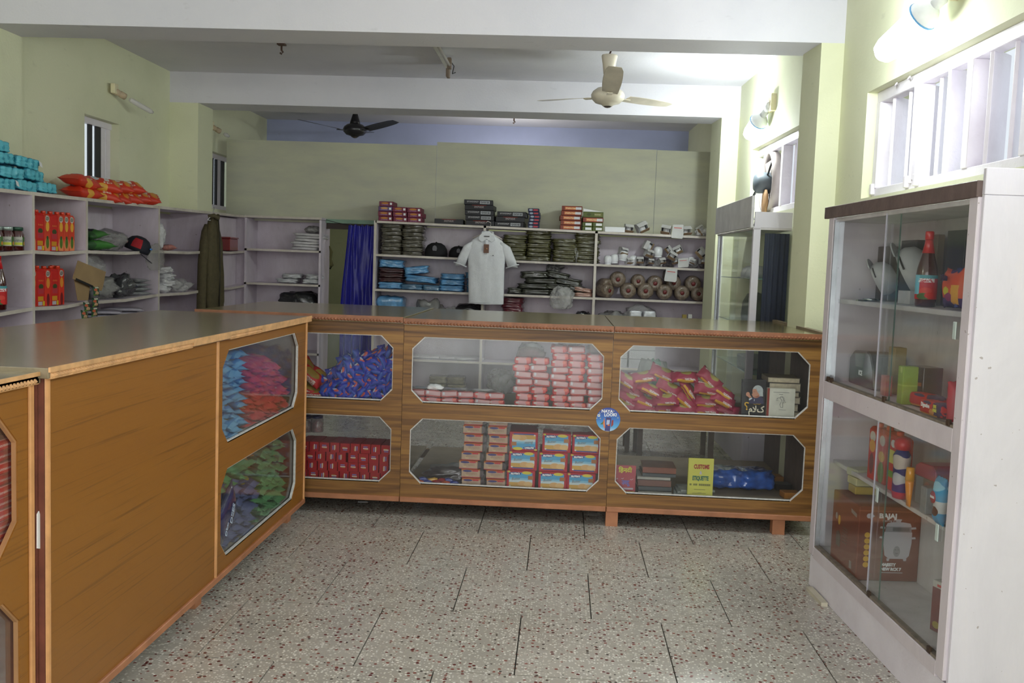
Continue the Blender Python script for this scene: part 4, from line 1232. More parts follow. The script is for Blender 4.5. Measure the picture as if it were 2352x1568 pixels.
# bay 4 and 5
bag('clear bag stuffed with white wrapped goods beside the divider', 'bag', cr(.26, .2, .27, M_whitef, 21, .2), (-3.44, 7.80, zl(7.8, 1)))
bag('small red and white packet under the stuffed clear bag', 'packet', pack_mesh('p', .18, .1, .05, [plain('red_white_pk', (150, 96, 88), .4, coat=.5, var=.6, vs=20)], 46), (-3.36, 7.93, zl(7.9, 1) + .03), (0, 0, 1.2), name='small_packet')
for i in range(4): bag('white wrapped parcel in clear film, %s of the lower heap' % rowlab(i, 4), 'parcel', cr(.24, .26, .08, M_whitef, 24 + i, .3), (-3.43 + .02 * (i % 2), 7.90 + .07 * (i % 3), zl(7.9, 2) + .055 * i), (0, 0, .4 * i), 'white parcels beside the divider', 'wrapped_parcel')
bag('thin clear bag spilling along the lower shelf edge', 'bag', cr(.24, .34, .12, M_clear, 29, .5), (-3.40, 8.25, zl(8.2, 2)))

# ---- jacket on a hanger
def garment(t, name, rings, mat_, seg=30, fold=.006, nf=7, open_=True, rot=None, loc=None):
    """rings: (z, cx, half width, half depth)"""
    b = MB(); R_ = []
    for k, (z, cx, hw, hd) in enumerate(rings):
        row = []
        for i in range(seg):
            a = 2 * PI * i / seg; c, s = math.cos(a), math.sin(a)
            x = cx + hw * math.copysign(abs(c) ** .8, c); y = hd * math.copysign(abs(s) ** .7, s)
            y += fold * (1 - abs(c)) * math.sin(nf * x / .1 + z * 9) * (1 + .5 * math.sin(z * 23)) + fold * .6 * noise.noise(Vector((x * 14, z * 9, s)))
            row.append(Vector((x, y, z)))
        R_.append(row)
    b.loft(R_); return part(name, b, mat_, t, loc, rot)


M_jac = plain('olive_brown_knit', (78, 70, 46), .85, var=.15, vs=30, bmp=.4, bs=90)
pj = at(508, 580, 'X', -3.16)
t = thing('jacket', 'olive brown jacket on a wire hanger hooked over the left shelf top', 'jacket', (-3.24, pj.y, 1.50), (0, 0, PI / 2 - .06))
garment(t, 'jacket_body', [(-.62, .09, .05, .02), (-.57, .06, .13, .035), (-.45, .05, .165, .05), (-.2, .03, .15, .055), (.05, 0.01, .125, .05), (.2, 0, .105, .045), (.27, 0, .07, .035), (.325, 0, .04, .03)], M_jac, fold=.012, nf=5)
for s, zl_ in ((-1, -.72), (1, -.5)):
    garment(t, 'sleeve', [(zl_, s * .16 + .01, .03, .03), (zl_ + .1, s * .16, .045, .035), (-.1, s * .135, .05, .04), (.1, s * .095, .046, .04), (.2, s * .07, .04, .035), (.265, s * .045, .02, .025)], M_jac, 16, .008, 9, loc=(0, .035 if s < 0 else 0, 0))
part('collar', MB().tube([(-.06, .02, .33), (-.04, -.03, .345), (0, -.045, .32), (.04, -.03, .345), (.06, .02, .33)], .02, 8), M_jac, t)
part('front_opening', MB().tube([(0, -.052, .31), (.005, -.068, .1), (.01, -.068, -.2), (.02, -.06, -.5)], .006, 6), plain('dark_zip', (40, 36, 26), .6), t)
M_wire = plain('white_wire', (206, 206, 206), .35, metal=.2)
part('hanger', MB().tube([(-.12, 0, .3), (0, 0, .36), (.12, 0, .3), (-.12, 0, .3)], .0035, 6).tube([(0, 0, .36), (.0, 0, .38), (.022, 0, .4), (.02, 0, .425), (-.005, 0, .43), (-.02, 0, .41)], .0035, 6), M_wire, t)
# red box on the shelf behind the jacket
pb = at(546, 575, 'X', -3.34)
t = thing('red_box', 'glossy dark red box on the shelf beside the hanging jacket', 'box', (-3.36, 9.50, zl(9.5, 1) + .003))
part('box_body', MB().box(-.1, .04, -.13, .11, 0, .12), plain('lacquer_red', (126, 26, 20), .18, coat=.8), t, bevel=.006)
part('box_lid', MB().box(-.104, .046, -.134, .114, .12, .136), plain('lacquer_red', (126, 26, 20)), t, bevel=.003)

# ---- corner unit: papers and parcels
M_pap = plain('white_paper_stack', (196, 194, 196), .5, coat=.3, var=.12, vs=20)
pm = [soft_mesh('p', .30 + .02 * i, .26, .03, [M_pap], 50 + i, .25, .1, 5) for i in range(3)]
x0, z0 = pY(690, 573, 9.85)
for i in range(6): bag('white wrapped flat parcel, %s of the pile in the corner shelf' % rowlab(i, 6), 'parcel', pm[i % 3], (-2.70 + .018 * math.sin(i * 2) + .012 * i, 9.93, 1.568 + .029 * i), (0, .02 * (i % 2), .1 * math.sin(i)), 'white parcels piled in the corner shelf', 'flat_parcel')
bag('rolled clear bag lying on the white parcel pile', 'bag', cr(.2, .16, .08, M_greyf, 33, .2), (-2.62, 9.90, 1.745))
for i, (x, w_) in enumerate(((-2.87, .24), (-2.83, .22), (-2.62, .22), (-2.60, .2))):
    bag('white shirt folded in clear film, %s of the low heap in the corner shelf' % ORD[i], 'shirt', soft_mesh('p', w_, .26, .055, [plain('film_white_shirt', (182, 184, 186), .25, coat=1, var=.2, vs=14, bmp=.5, bs=30)], 60 + i, .3, .2), (x, 9.90, 1.217 + (.05 if i % 2 else 0)), (0, 0, .1 * i), 'white shirts in film', 'folded_shirt')
bag('long black polythene bundle on the lowest visible corner shelf', 'bundle', soft_mesh('p', .46, .3, .28, [M_darkf], 66, .5, .18), (-2.76, 9.93, .862), name='black_bundle')
# small things pinned in the doorway
solid('hanging_rag', MB().tube([(0, 0, .0), (.02, 0, -.06), (.015, 0, -.14), (.03, 0, -.2), (.01, 0, -.24)], .014, 6, rr=[.006, .018, .012, .02, .01]), plain('olive_rag', (92, 90, 50), .8), 'small olive rag hanging on the side of the corner shelf', 'rag', (-2.455, 9.93, 1.62))

# ---------------------------------------------------------------- back shelf: top row of boxes
def box_kind(name, w_, d, h, m, shapes_part=None):
    def mk():
        t = thing(name, '', 'box')
        part('box_body', MB().box(-w_ / 2, w_ / 2, 0, d, 0, h), m, t, bevel=.0025)
        if shapes_part: shapes_part(t)
        return t
    return Kind(mk, 'box')


M_pur = decal('magenta_box_print', (112, 26, 56), [('e', .42, .62, .26, .2, (190, 124, 44)), ('t', .42, .3, .24, .07, (170, 140, 190), 30)], rough=.3, coat=.4)
M_pur2 = decal('violet_box_print', (84, 44, 96), [('e', .42, .62, .26, .2, (196, 140, 60)), ('t', .42, .3, .24, .07, (170, 140, 190), 30)], rough=.3, coat=.4)
STK = lambda w_, h: (lambda t: part('price_sticker', MB().box(w_ * .27, w_ * .42, -.0012, 0, h * .3, h * .75), M_paperl, t))
PK = box_kind('magenta_box', .142, .26, .048, M_pur, STK(.142, .048)); PK2 = box_kind('magenta_box', .142, .26, .048, M_pur2, STK(.142, .048))
zt0 = ztr(-1.75) + .001
G = 'magenta boxes on top of the back shelf'
for c, (x, n) in enumerate(((-1.815, 4), (-1.668, 3), (-1.522, 3))):
    for r in range(n):
        (PK2 if (c == 0 and r == 2) else PK).put('magenta box, %s of the %s column beside the doorway' % (rowlab(r, n), ('left', 'middle', 'right')[c]), (x + .006 * math.sin(r * 5 + c), 9.63, ztr(x) + .001 + .0495 * r), (0, 0, .03 * math.sin(r * 3 + c)), group=G)
M_blk = decal('black_shirt_box', (34, 34, 38), [('t', .3, .6, .2, .16, (150, 148, 150), 26), ('b', .72, .5, .17, .3, (176, 180, 184)), ('t', .72, .5, .15, .2, (60, 60, 64), 40)], rough=.35, coat=.3)
M_blk2 = decal('black_box_small_logo', (30, 30, 34), [('t', .5, .6, .17, .18, (140, 130, 130), 26), ('b', .5, .92, .25, .06, (120, 40, 30))], rough=.35, coat=.3)
BK = box_kind('black_flat_box', .29, .28, .05, M_blk); BK2 = box_kind('black_flat_box', .29, .28, .05, M_blk2)
BK2.put('single flat black box lying alone on the back shelf top', (-1.17, 9.63, ztr(-1.17) + .001), (0, 0, .03), group='black boxes on top of the back shelf')
for r in range(5): (BK2 if r in (0, 3) else BK).put('flat black box, %s of the taller stack above the white shirt' % rowlab(r, 5), (-.865 + (.012, .006, 0, -.004, -.01)[r], 9.63, ztr(-.87) + .001 + .0515 * r), (0, 0, (.02, -.03, .02, -.04, .06)[r]), group='black boxes on top of the back shelf')
for r in range(3): (BK2 if r == 1 else BK).put('flat black box, %s of the lower stack right of the tall one' % rowlab(r, 3), (-.56 + .01 * r, 9.63, ztr(-.56) + .001 + .0515 * r), (0, 0, (-.05, .04, -.06)[r]), group='black boxes on top of the back shelf')
bag('torn black paper corner with white lining on the lower black stack', 'paper', cr(.1, .12, .07, plain('torn_black', (70, 72, 72), .6, var=.6, vs=14), 70, .6), (-.42, 9.68, ztr(-.4) + .09), name='torn_wrapper')
M_blu = decal('small_blue_box', (34, 38, 70), [('e', .27, .5, .16, .32, (150, 160, 176)), ('b', .68, .5, .2, .24, (176, 54, 64))], rough=.3, coat=.4)
BB = box_kind('blue_box', .112, .2, .032, M_blu)
for r in range(6): BB.put('small dark blue box, %s of the stack of six' % rowlab(r, 6), (-.315 + (0, 0, .008, .01, 0, -.006)[r], 9.64, ztr(-.3) + .001 + .033 * r), (0, 0, (0, PI * 0, .04, .02, -.03, 0)[r]), group='small blue boxes on the back shelf top')
M_ora = decal('orange_shirt_box', (120, 46, 24), [('b', .45, .5, .3, .32, (190, 100, 44)), ('t', .45, .5, .26, .16, (226, 196, 150), 26), ('b', .82, .5, .14, .26, (206, 208, 212))], rough=.2, coat=.9)
OB = box_kind('orange_box', .205, .24, .046, M_ora)
for r in range(5): OB.put('glossy orange box, %s of the stack of five' % rowlab(r, 5), (.055 + (0, .003, -.003, .006, .01)[r], 9.63, ztr(0) + .001 + .0478 * r), (0, 0, (.02, 0, .05, 0, -.02)[r]), group='orange boxes on the back shelf top')
M_grn = decal('green_shirt_box', (84, 96, 40), [('b', .75, .5, .2, .3, (108, 112, 52)), ('t', .72, .5, .16, .1, (190, 190, 150), 26), ('e', .28, .5, .1, .25, (60, 70, 30))], rough=.3, coat=.4)
GB = box_kind('green_box', .10, .22, .042, M_grn, lambda t: part('price_sticker', MB().box(-.02, .04, -.0012, 0, .01, .034), M_paperl, t)); GT = box_kind('green_box', .2, .22, .056, M_grn)
for r in range(2):
    for c in range(2): GB.put('small green box, %s %s under the orange one' % (('bottom', 'upper')[r], ('left', 'right')[c]), (.225 + .105 * c, 9.65, ztr(.25) + .001 + .0435 * r), (0, 0, .05 * c), group='green boxes on the back shelf top')
OB.put('orange box lying between the green boxes', (.28, 9.65, ztr(.28) + .001 + .088), (0, 0, PI * 0 + .04), group='orange boxes on the back shelf top')
t = GT.put('open green box with white lid flap on top of the pile', (.28, 9.65, ztr(.28) + .001 + .136), (0, 0, -.03), group='green boxes on the back shelf top')
part('lid_flap', MB().prism([(-.1, .056), (.1, .056), (-.1, .085)], 'Y', 0, .004), M_paperl, t)
solid('white_carton', MB().box(-.1, .1, 0, .12, 0, .05), M_paperl, 'long plain white carton right of the green boxes', 'box', (.50, 9.63, ztr(.5) + .001), (0, 0, -.03), bevel=.003)

# ---- opened white cartons and light bulbs on the right part of the back shelf
M_wc = plain('white_carton_card', (196, 196, 194), .6, var=.1); M_kc = plain('kraft_inside', (150, 126, 96), .7); M_rl = plain('red_line', (190, 70, 60), .5)
M_bulbw = plain('white_moulded', (220, 222, 224), .25, coat=.5, var=.05)


def open_carton_mk():
    t = thing('opened_carton', '', 'carton')
    w_, d, h, k = .085, .085, .085, .002
    part('carton_wall', MB().box(-w_ / 2, -w_ / 2 + k, 0, d, 0, h), M_wc, t); part('carton_wall', MB().box(w_ / 2 - k, w_ / 2, 0, d, 0, h), M_wc, t)
    part('carton_wall', MB().box(-w_ / 2, w_ / 2, 0, d, 0, k), M_wc, t); part('carton_wall', MB().box(-w_ / 2, w_ / 2, 0, d, h - k, h), M_wc, t)
    part('carton_wall', MB().box(-w_ / 2, w_ / 2, d - k, d, 0, h), plain('dark_inside', (60, 56, 54), .8), t)
    part('flap', MB().box(-w_ / 2, w_ / 2, -.05, 0, h - k, h, T=Matrix.Translation((0, 0, h)) @ Matrix.Rotation(.6, 4, 'X') @ Matrix.Translation((0, 0, -h))), M_wc, t)
    part('flap', MB().box(-w_ / 2, w_ / 2, -.045, 0, 0, k, T=Matrix.Rotation(-.5, 4, 'X') @ Matrix.Identity(4)), M_kc, t)
    part('white_cup', MB().lathe([(0, 0), (.026, .0), (.03, .02), (.03, .06), (.024, .066), (0, .066)], 16), M_bulbw, t, (0, .045, .004))
    return t


def tag_card_mk():
    t = thing('white_tag', '', 'tag')
    part('card', MB().prism([(-.055, -.06), (.045, -.062), (.055, -.045), (.052, .05), (.04, .055), (-.05, .05), (-.058, -.045)], 'Y', 0, .004), M_wc, t, bevel=.001)
    part('red_line', MB().box(-.038, .035, -.0008, 0, .022, .028), M_rl, t)
    return t


def mug_mk():
    t = thing('white_cup', '', 'cup')
    part('cup_body', MB().lathe([(.0, 0), (.03, 0), (.04, .02), (.043, .05), (.038, .08), (.02, .09), (.0, .092)], 18), M_bulbw, t)
    part('rim', MB().lathe([(.03, 0), (.036, -.004), (.036, .006), (.03, .008)], 18), M_bulbw, t)
    return t


OC = Kind(open_carton_mk, 'carton', 'opened white cartons on the back shelf'); TC = Kind(tag_card_mk, 'tag', 'white card tags on the back shelf'); MG = Kind(mug_mk, 'cup', 'white cups on the second shelf')
x, z = pY(1434, 528, 9.6); zt1 = ztr(.9) + .001
OC.put('opened white carton next to the long white carton on the shelf top', (.64, 9.66, zt1 + .004), (0, .1, .1))
OC.put('opened white carton tilted on its kraft flap on the shelf top', (.80, 9.64, zt1 + .016), (0, -.45, .2), (1.2, 1.2, 1.2))
OC.put('opened dark-lined white carton left of the upper red-lined tag', (1.0, 9.64, zt1), (0, .15, -.2), (1.1, 1.1, 1.1))
TC.put('red-lined white card tag hanging over the shelf top edge', (1.12, 9.585, zt1 + .035), (0, .03, 0), (1.05, 1, 1.2))
OC.put('opened white carton just right of the upper red-lined tag', (1.22, 9.66, zt1), (0, -.1, .3), (1.05, 1, 1.05))
OC.put('crushed white carton near the right end of the shelf top', (1.34, 9.70, zt1 + .03), (.3, .9, .3), (.9, .9, .9))
bag('dented white paper heap at the right end of the shelf top', 'paper', cr(.16, .14, .09, M_wc, 75, .6), (1.38, 9.72, zt1), name='crumpled_paper')
z2 = zsh(.9, 1) + .001
for i, (px, py, s, lb) in enumerate(((1396, 607, 1.0, 'first from the divider, standing'), (1412, 604, 1.0, 'second from the divider'), (1430, 598, 1.15, 'third, set above the second and kraft carton'), (1455, 607, 1.0, 'between two opened cartons, standing low'), (1512, 590, 1.15, 'raised in the middle of the heap'), (1586, 606, .8, 'small one near the right end'))):
    x, z = pY(px, py, 9.72); MG.put('white moulded cup, %s' % lb, (x, 9.74, max(z2, z + .0)), (0, .12 * math.sin(i * 4), 0), (s * .95, s * .95, s))
for i, (px, py, ry, s, lb) in enumerate(((1470, 605, 0, 1.0, 'low left of the heap middle'), (1490, 590, .3, 1.15, 'standing above the low left one'), (1500, 570, -1.1, 1.3, 'lying on top of the heap'), (1540, 595, .5, 1.2, 'open towards the right of the middle'), (1562, 582, -.5, 1.2, 'dark mouthed, high on the right'),
                                         (1575, 607, 0, .95, 'low on the right'), (1603, 588, .8, 1.4, 'large tilted one near the right end'), (1618, 606, 0, 1., 'last one at the right end'), (1447, 606, 0, .9, 'kraft sided, left part of the shelf'), (1523, 606, -.2, .9, 'low in the middle'))):
    x, z = pY(px, py, 9.64); OC.put('opened white carton, %s' % lb, (x, 9.65 + .03 * (i % 3), max(z2 + .002 + abs(math.sin(ry)) * .03, z)), (0, ry, .3 * math.sin(i)), (s * .8, .8, s * .8))
for i, (px, py, w_, h) in enumerate(((1480, 600, .13, .1), (1512, 605, .14, .08), (1535, 606, .12, .08), (1592, 603, .14, .1), (1618, 596, .1, .14))):
    x, z = pY(px, py, 9.8); bag('crumpled white and grey paper, %s from the left in the carton heap' % ORD[i], 'paper', cr(w_, .12, h, M_wc if i % 2 else plain('grey_paper', (120, 116, 118), .6, var=.4, vs=18), 90 + i, .6), (x, 9.84, z2), (0, 0, .5 * i), 'crumpled papers behind the cartons', 'crumpled_paper')
for i, (px, py, ry, s, lb) in enumerate(((1432, 585, .2, 1.1, 'set on the two left cups'), (1495, 606, .1, .8, 'lowest behind the heap middle'), (1552, 606, -.3, .9, 'low beside the kraft flap'), (1590, 606, .3, .8, 'low left of the last one'), (1530, 578, .9, 1.0, 'leaning high in the middle'))):
    x, z = pY(px, py, 9.7); OC.put('opened white carton, %s' % lb, (x, 9.71, max(z2 + .002 + abs(math.sin(ry)) * .03, z)), (0, ry, .4 * math.sin(i + 2)), (s * .8, .8, s * .8))
TC.put('white card tag dangling below the carton shelf edge with a red line', (1.075, 9.585, z2 - .075), (0, .06, 0), (1.1, 1, 1.15))
TC.put('white card lying at the edge of the carton shelf', (1.19, 9.59, z2 + .05), (.1, -.1, 0), (.95, 1, .8))

# ---- wrapped rolls
M_roll = plain('kraft_roll', (112, 98, 84), .5, coat=.3, var=.4, vs=22, bmp=1, bs=38); M_rc = plain('dark_red_core', (96, 26, 26), .5)


def roll_mk():
    t = thing('wrapped_roll', '', 'roll')
    part('roll_body', MB().lathe([(.018, -.004), (.03, -.012), (.06, -.008), (.078, .01), (.08, .04), (.08, .13), (.07, .15), (0, .15)], 22, Matrix.Rotation(-PI / 2, 4, 'X')), M_roll, t)
    part('core', MB().lathe([(0, -.015), (.018, -.015), (.021, -.011), (.02, .02)], 16, Matrix.Rotation(-PI / 2, 4, 'X')), M_rc, t)
    return t


RK = Kind(roll_mk, 'roll', 'film-wrapped kraft rolls on the third back shelf')
z3 = zsh(.9, 2) + .001
for i, (px, py, s, ry) in enumerate(((1399, 676, .9, .9), (1443, 671, 1.0, 0), (1483, 672, 1.03, 0), (1527, 676, .98, 0), (1567, 677, .95, 0), (1605, 677, .93, 0), (1398, 655, .85, .6), (1420, 642, 1.02, 0), (1467, 646, .9, 0), (1506, 651, 1.0, 0), (1549, 650, .95, 0), (1594, 652, 1.02, 0))):
    x, z = pY(px, py, 9.62); r_ = .08 * s
    z = max(z, z3 + r_)
    RK.put('brown film-wrapped roll, %s from the left in the %s row' % (ORD[i % 6], ('bottom', 'upper')[i // 6]), (x, 9.63 + .04 * (i // 6), z), (.0, ry * 0, ry * .7), (s, 1, s))
bag('clear film bag standing behind the upper rolls', 'bag', cr(.18, .1, .16, film('dull_film', (120, 110, 100), .5, .15, .4), 80, .3), (1.10, 9.80, z3 + .15))
z4 = zsh(.9, 3) + .001
bag('white filled bag with red label on the shelf under the rolls', 'bag', cr(.42, .2, .29, M_whitef, 82, .25), (.80, 9.82, z4))
for i, (x, lb) in enumerate(((.74, 'left'), (.88, 'right'))): bag('white soap bar pack, %s of the two before the white bag' % lb, 'soap', soft_mesh('p', .13, .12, .08, [plain('soap_white', (206, 208, 212), .3, coat=.6)], 84 + i, .3, .1), (x, 9.66, z4 + .151), (0, 0, .1), 'white soap packs under the rolls', 'soap_pack')
solid('white_carton', MB().box(-.15, .15, 0, .12, 0, .15), M_wc, 'plain white carton under the two white soap packs', 'box', (.81, 9.61, z4), bevel=.002)
solid('white_carton', MB().box(-.1, .1, 0, .12, 0, .149), M_wc, 'plain white carton under the tiny mustard box', 'box', (1.26, 9.62, z4), bevel=.002)
bag('folded grey sheet of film left of the soap packs', 'film', cr(.34, .22, .22, M_greyf, 86, .4), (.52, 9.78, z4))
solid('small_carton', MB().box(-.02, .02, 0, .05, 0, .055), plain('mustard_box', (150, 130, 60), .5), 'tiny mustard box on the shelf below the rolls', 'box', (1.235, 9.64, z4 + .15), bevel=.001)
solid('small_carton', MB().box(-.02, .02, 0, .05, 0, .06), M_wc, 'tiny white box beside the tiny mustard box', 'box', (1.29, 9.64, z4 + .15), bevel=.001)

# ---- garments in film on the back shelf
def cloth(name, c, film_=1., v=.22): return plain(name, c, .28, coat=film_, var=v, vs=16, bmp=.7, bs=34)


M_olv = cloth('olive_cloth_in_film', (76, 74, 40)); M_dkh = cloth('grey_khaki_in_film', (84, 80, 66)); M_lbl = cloth('light_blue_shirt_in_film', (92, 150, 196)); M_dbl = cloth('dull_blue_in_film', (70, 112, 142))
M_mar = cloth('maroon_in_film', (56, 18, 22)); M_mar2 = cloth('plum_in_film', (96, 30, 44)); M_dgr = cloth('dark_green_in_film', (48, 50, 40)); M_pink = cloth('peach_in_film', (170, 132, 116))


def cloth_kind(w_, d, h, m, seeds, name='folded_garment', e=.28, wr=.13):
    return Kinds([kind_mesh(name, soft_mesh(name, w_, d, h, [m], s, e, wr, 7, 2.6, 1), 'garment') for s in seeds])


def pile(K, n, x, z0, dz, what, group, y=9.80, jx=.008, zs=1.):
    for r in range(n):
        K.put('%s, %s' % (what, rowlab(r, n)), (x + jx * math.sin(r * 2.3 + x * 9), y + .01 * math.cos(r * 1.7), z0 + dz * r), (0, .02 * math.sin(r * 1.9), .07 * math.sin(r * 3.1)), (1, 1, zs), group)


zs1 = lambda x: zsh(x, 1) + .001
zs2 = lambda x: zsh(x, 2) + .001
zs3 = lambda x: zsh(x, 3) + .001
K_g = cloth_kind(.235, .28, .042, M_dkh, (101, 102, 103))
pile(K_g, 8, -1.76, zs1(-1.76), .0385, 'grey khaki garment in film, left stack by the doorway', 'grey khaki garments in film')
pile(K_g, 8, -1.545, zs1(-1.54), .0385, 'grey khaki garment in film, right of the two stacks', 'grey khaki garments in film')
K_o = cloth_kind(.27, .28, .048, M_olv, (111, 112, 113, 114))
pile(K_o, 6, -.50, zs1(-.5), .042, 'olive garment in film, stack behind the white shirt sleeve', 'olive garments in film')
pile(K_o, 7, -.255, zs1(-.25), .044, 'olive garment in film, tall stack right of the white shirt', 'olive garments in film')
pile(K_o, 6, .01, zs1(.0), .039, 'olive garment in film, lower middle stack', 'olive garments in film', zs=.95)
pile(K_o, 8, .235, zs1(.23), .0385, 'olive garment in film, stack against the divider', 'olive garments in film', zs=.95)
bag('thin clear film strip standing between two olive stacks', 'film', cr(.06, .16, .2, M_clear, 119, .4), (.125, 9.74, zs1(.1)))
# two black caps
M_cap_b = plain('black_wool_cap', (18, 18, 22), .85, var=.1)


def cap_mk():
    t = thing('baseball_cap', '', 'cap')
    part('crown', MB().lathe([(.115, 0), (.118, .03), (.112, .075), (.088, .115), (.05, .138), (0, .144)], 26), M_cap_b, t)
    part('crest', MB().prism([(-.018, .0), (.018, 0), (.024, .02), (.018, .045), (0, .056), (-.018, .045), (-.024, .02)], 'Y', 0, .003), plain('grey_crest', (104, 104, 110), .6, var=.4, vs=90), t, (0, -.124, .058), (-.14, 0, 0))
    part('button', MB().lathe([(.01, .142), (.006, .15), (0, .151)], 10), M_cap_b, t)
    return t


CPK = Kind(cap_mk, 'cap', 'black caps with grey crests')
CPK.put('larger black cap with grey crest on the top back shelf', (-1.305, 9.75, zs1(-1.3)), (0, 0, 0))
CPK.put('smaller black cap with grey crest, half behind the white shirt', (-1.075, 9.76, zs1(-1.07)), (0, 0, .1), (.86, .9, .82))
K_b = cloth_kind(.27, .27, .075, M_lbl, (121, 122, 123), 'folded_shirt'); K_b2 = cloth_kind(.25, .27, .06, M_dbl, (124, 125), 'folded_shirt'); K_m = cloth_kind(.28, .27, .05, M_mar, (127, 128))
G = 'blue shirts folded in film on the second shelf'
b0 = zs2(-1.6)
K_b.put('light blue shirt in film at the bottom left under the maroon ones', (-1.755, 9.78, b0), group=G)
for r in range(3): K_m.put('maroon garment in film, %s of three between blue shirts' % rowlab(r, 3), (-1.755, 9.78, b0 + .07 + .048 * r), (0, 0, .06 * r), group='maroon garments in film')
K_b.put('light blue shirt in film on top of the maroon ones', (-1.76, 9.78, b0 + .215), (0, .03, .05), (1.02, 1, 1.2), G)
K_b2.put('dull blue shirt in film, second from the doorway, at the bottom', (-1.53, 9.74, b0), group=G)
K_b2.put('dull blue shirt in film, third from the doorway, at the bottom', (-1.34, 9.76, b0), (0, 0, .1), (.8, 1, 1), G)
K_b.put('light blue shirt in film lying second in the sloping pile', (-1.45, 9.78, b0 + .075), (0, .06, -.05), (1.25, 1, 1.0), G)
K_b.put('light blue shirt in film tilted on top of the sloping pile', (-1.50, 9.78, b0 + .16), (0, -.12, .1), (1.0, 1, 1.15), G)
for r, (w_, z_) in enumerate(((1.0, 0), (1.0, .06), (.95, .12))): K_b.put('light blue shirt in film, %s of the middle pile' % rowlab(r, 3), (-1.13, 9.77, b0 + z_), (0, 0, .08 * r), (w_, 1, .85), G)
for r in range(3): K_b2.put('dull blue shirt in film, %s of the pile beside the white shirt' % rowlab(r, 3), (-.88, 9.77, b0 - .008 + .07 * r), (0, 0, -.1 * r), (.8, 1, 1.2), G)
K_dg = cloth_kind(.34, .28, .06, M_dgr, (131, 132, 133))
G = 'dark green garments heaped in film'; b0 = zs2(-.1)
for i, (x, z, ry, sx, sz) in enumerate(((-.48, 0, 0, .5, 1.1), (-.27, 0, 0, 1., 1), (-.02, 0, 0, .85, 1.), (-.30, .056, 0, 1.05, 1), (-.04, .056, .04, .9, 1.1), (-.22, .112, 0, 1.1, 1), (.04, .11, .12, .95, 1.3), (-.28, .165, -.04, .95, 1.3), (-.06, .17, .15, .8, 1.2), (.13, .04, .2, .6, 1.3))):
    K_dg.put('dark green garment in film, %s of the heap beside the white shirt' % (['left end piece', 'bottom left piece', 'bottom middle piece', 'second layer left piece', 'second layer right piece', 'third layer left piece', 'sloping right piece', 'top rounded piece', 'top middle piece', 'low right piece'][i]), (x, 9.79, b0 + z), (0, ry, .05 * math.sin(i)), (sx, 1, sz), G)
bag('frayed clear bag top above the dark green heap', 'bag', cr(.2, .12, .1, M_greyf, 139, .7), (-.08, 9.84, b0 + .24))
bag('big crumpled clear bag hanging over the shelf edge', 'bag', cr(.26, .14, .24, M_clear, 141, .3), (.00, 9.60, b0 - .13), name='clear_bag')
K_pk = cloth_kind(.2, .2, .045, M_pink, (143,)); 
for r in range(2): K_pk.put('peach garment in film, %s of two by the divider' % rowlab(r, 2), (.215 - .01 * r, 9.74, b0 - .003 + .05 * r), (0, .12 * r, 0), group='peach garments in film')
# lowest visible back shelf
b0 = zs3(-1.6)
K_b.put('light blue shirt in a pointed clear bag on the lowest shelf', (-1.76, 9.80, b0), (0, 0, 0), (1.1, 1, 3.8), 'blue shirts on the lowest shelf')
bag('pointed grey film bag beside the lowest blue shirt', 'bag', cr(.34, .2, .27, M_greyf, 146, .5), (-1.36, 9.78, b0))
bag('small clear bag in the middle of the lowest shelf', 'bag', cr(.26, .2, .2, M_clear, 147, .5), (-1.12, 9.76, b0))
bag('black polythene bag under the hanging white shirt', 'bag', soft_mesh('p', .3, .26, .24, [M_darkf], 148, .5, .2), (-.96, 9.78, b0), name='black_bag')
K_pl = cloth_kind(.23, .26, .06, M_mar2, (149, 150))
pile(K_pl, 6, -.50, zs3(-.5), .05, 'plum garment in film, short stack right of the shirt', 'plum garments in film')
bag('dark edge of a bundle at the right of the lowest shelf bay', 'bundle', soft_mesh('p', .16, .2, .2, [M_darkf], 151, .4, .2), (.22, 9.74, zs3(.2)), name='black_bundle')
# shelves seen through the counter glass
for i, x in enumerate((-1.62, -1.45, -1.3, -1.12, -.95)): bag('white paper pad, %s from the left on the lower shelf behind the counter' % ORD[i], 'papers', pm[i % 3], (x, 9.78, zsh(x, 4) + .001), (0, 0, .1 * i), 'paper pads seen through the counter glass', 'paper_pad')
K_kg = cloth_kind(.2, .25, .08, cloth('sand_bundle', (120, 112, 84)), (153, 154))
for i, (x, z) in enumerate(((-1.25, 0), (-1.05, 0), (-1.24, .075), (-1.06, .075))): K_kg.put('sand coloured bundle in film, %s' % ('bottom left', 'bottom right', 'top left', 'top right')[i], (x, 9.78, zsh(x, 5) + .001 + z), group='sand bundles low behind the counter')
for i, x in enumerate((-.6, -.3, 0)): bag('grey film bag, %s from the left low behind the counter' % ORD[i], 'bag', cr(.3, .24, .22, M_greyf, 156 + i, .4), (x, 9.78, zsh(x, 4) + .001 if i % 2 else zsh(x, 5) + .001), group='grey film bags low behind the counter')
wk = Kind(lambda: link('white_shoe_box', MB().box(-.13, .13, 0, .24, 0, .085).mesh('white_shoe_box', plain('grey_white_box', (170, 170, 172), .6, var=.1))), 'box')
for r in range(3):
    for c in range(2): wk.put('white shoe box, %s row, %s, low behind the counter' % (rowlab(r, 3), ('left', 'right')[c]), (.55 + .28 * c, 9.64, zsh(.6, 4) + .001 + .09 * r), group='white shoe boxes low behind the counter')

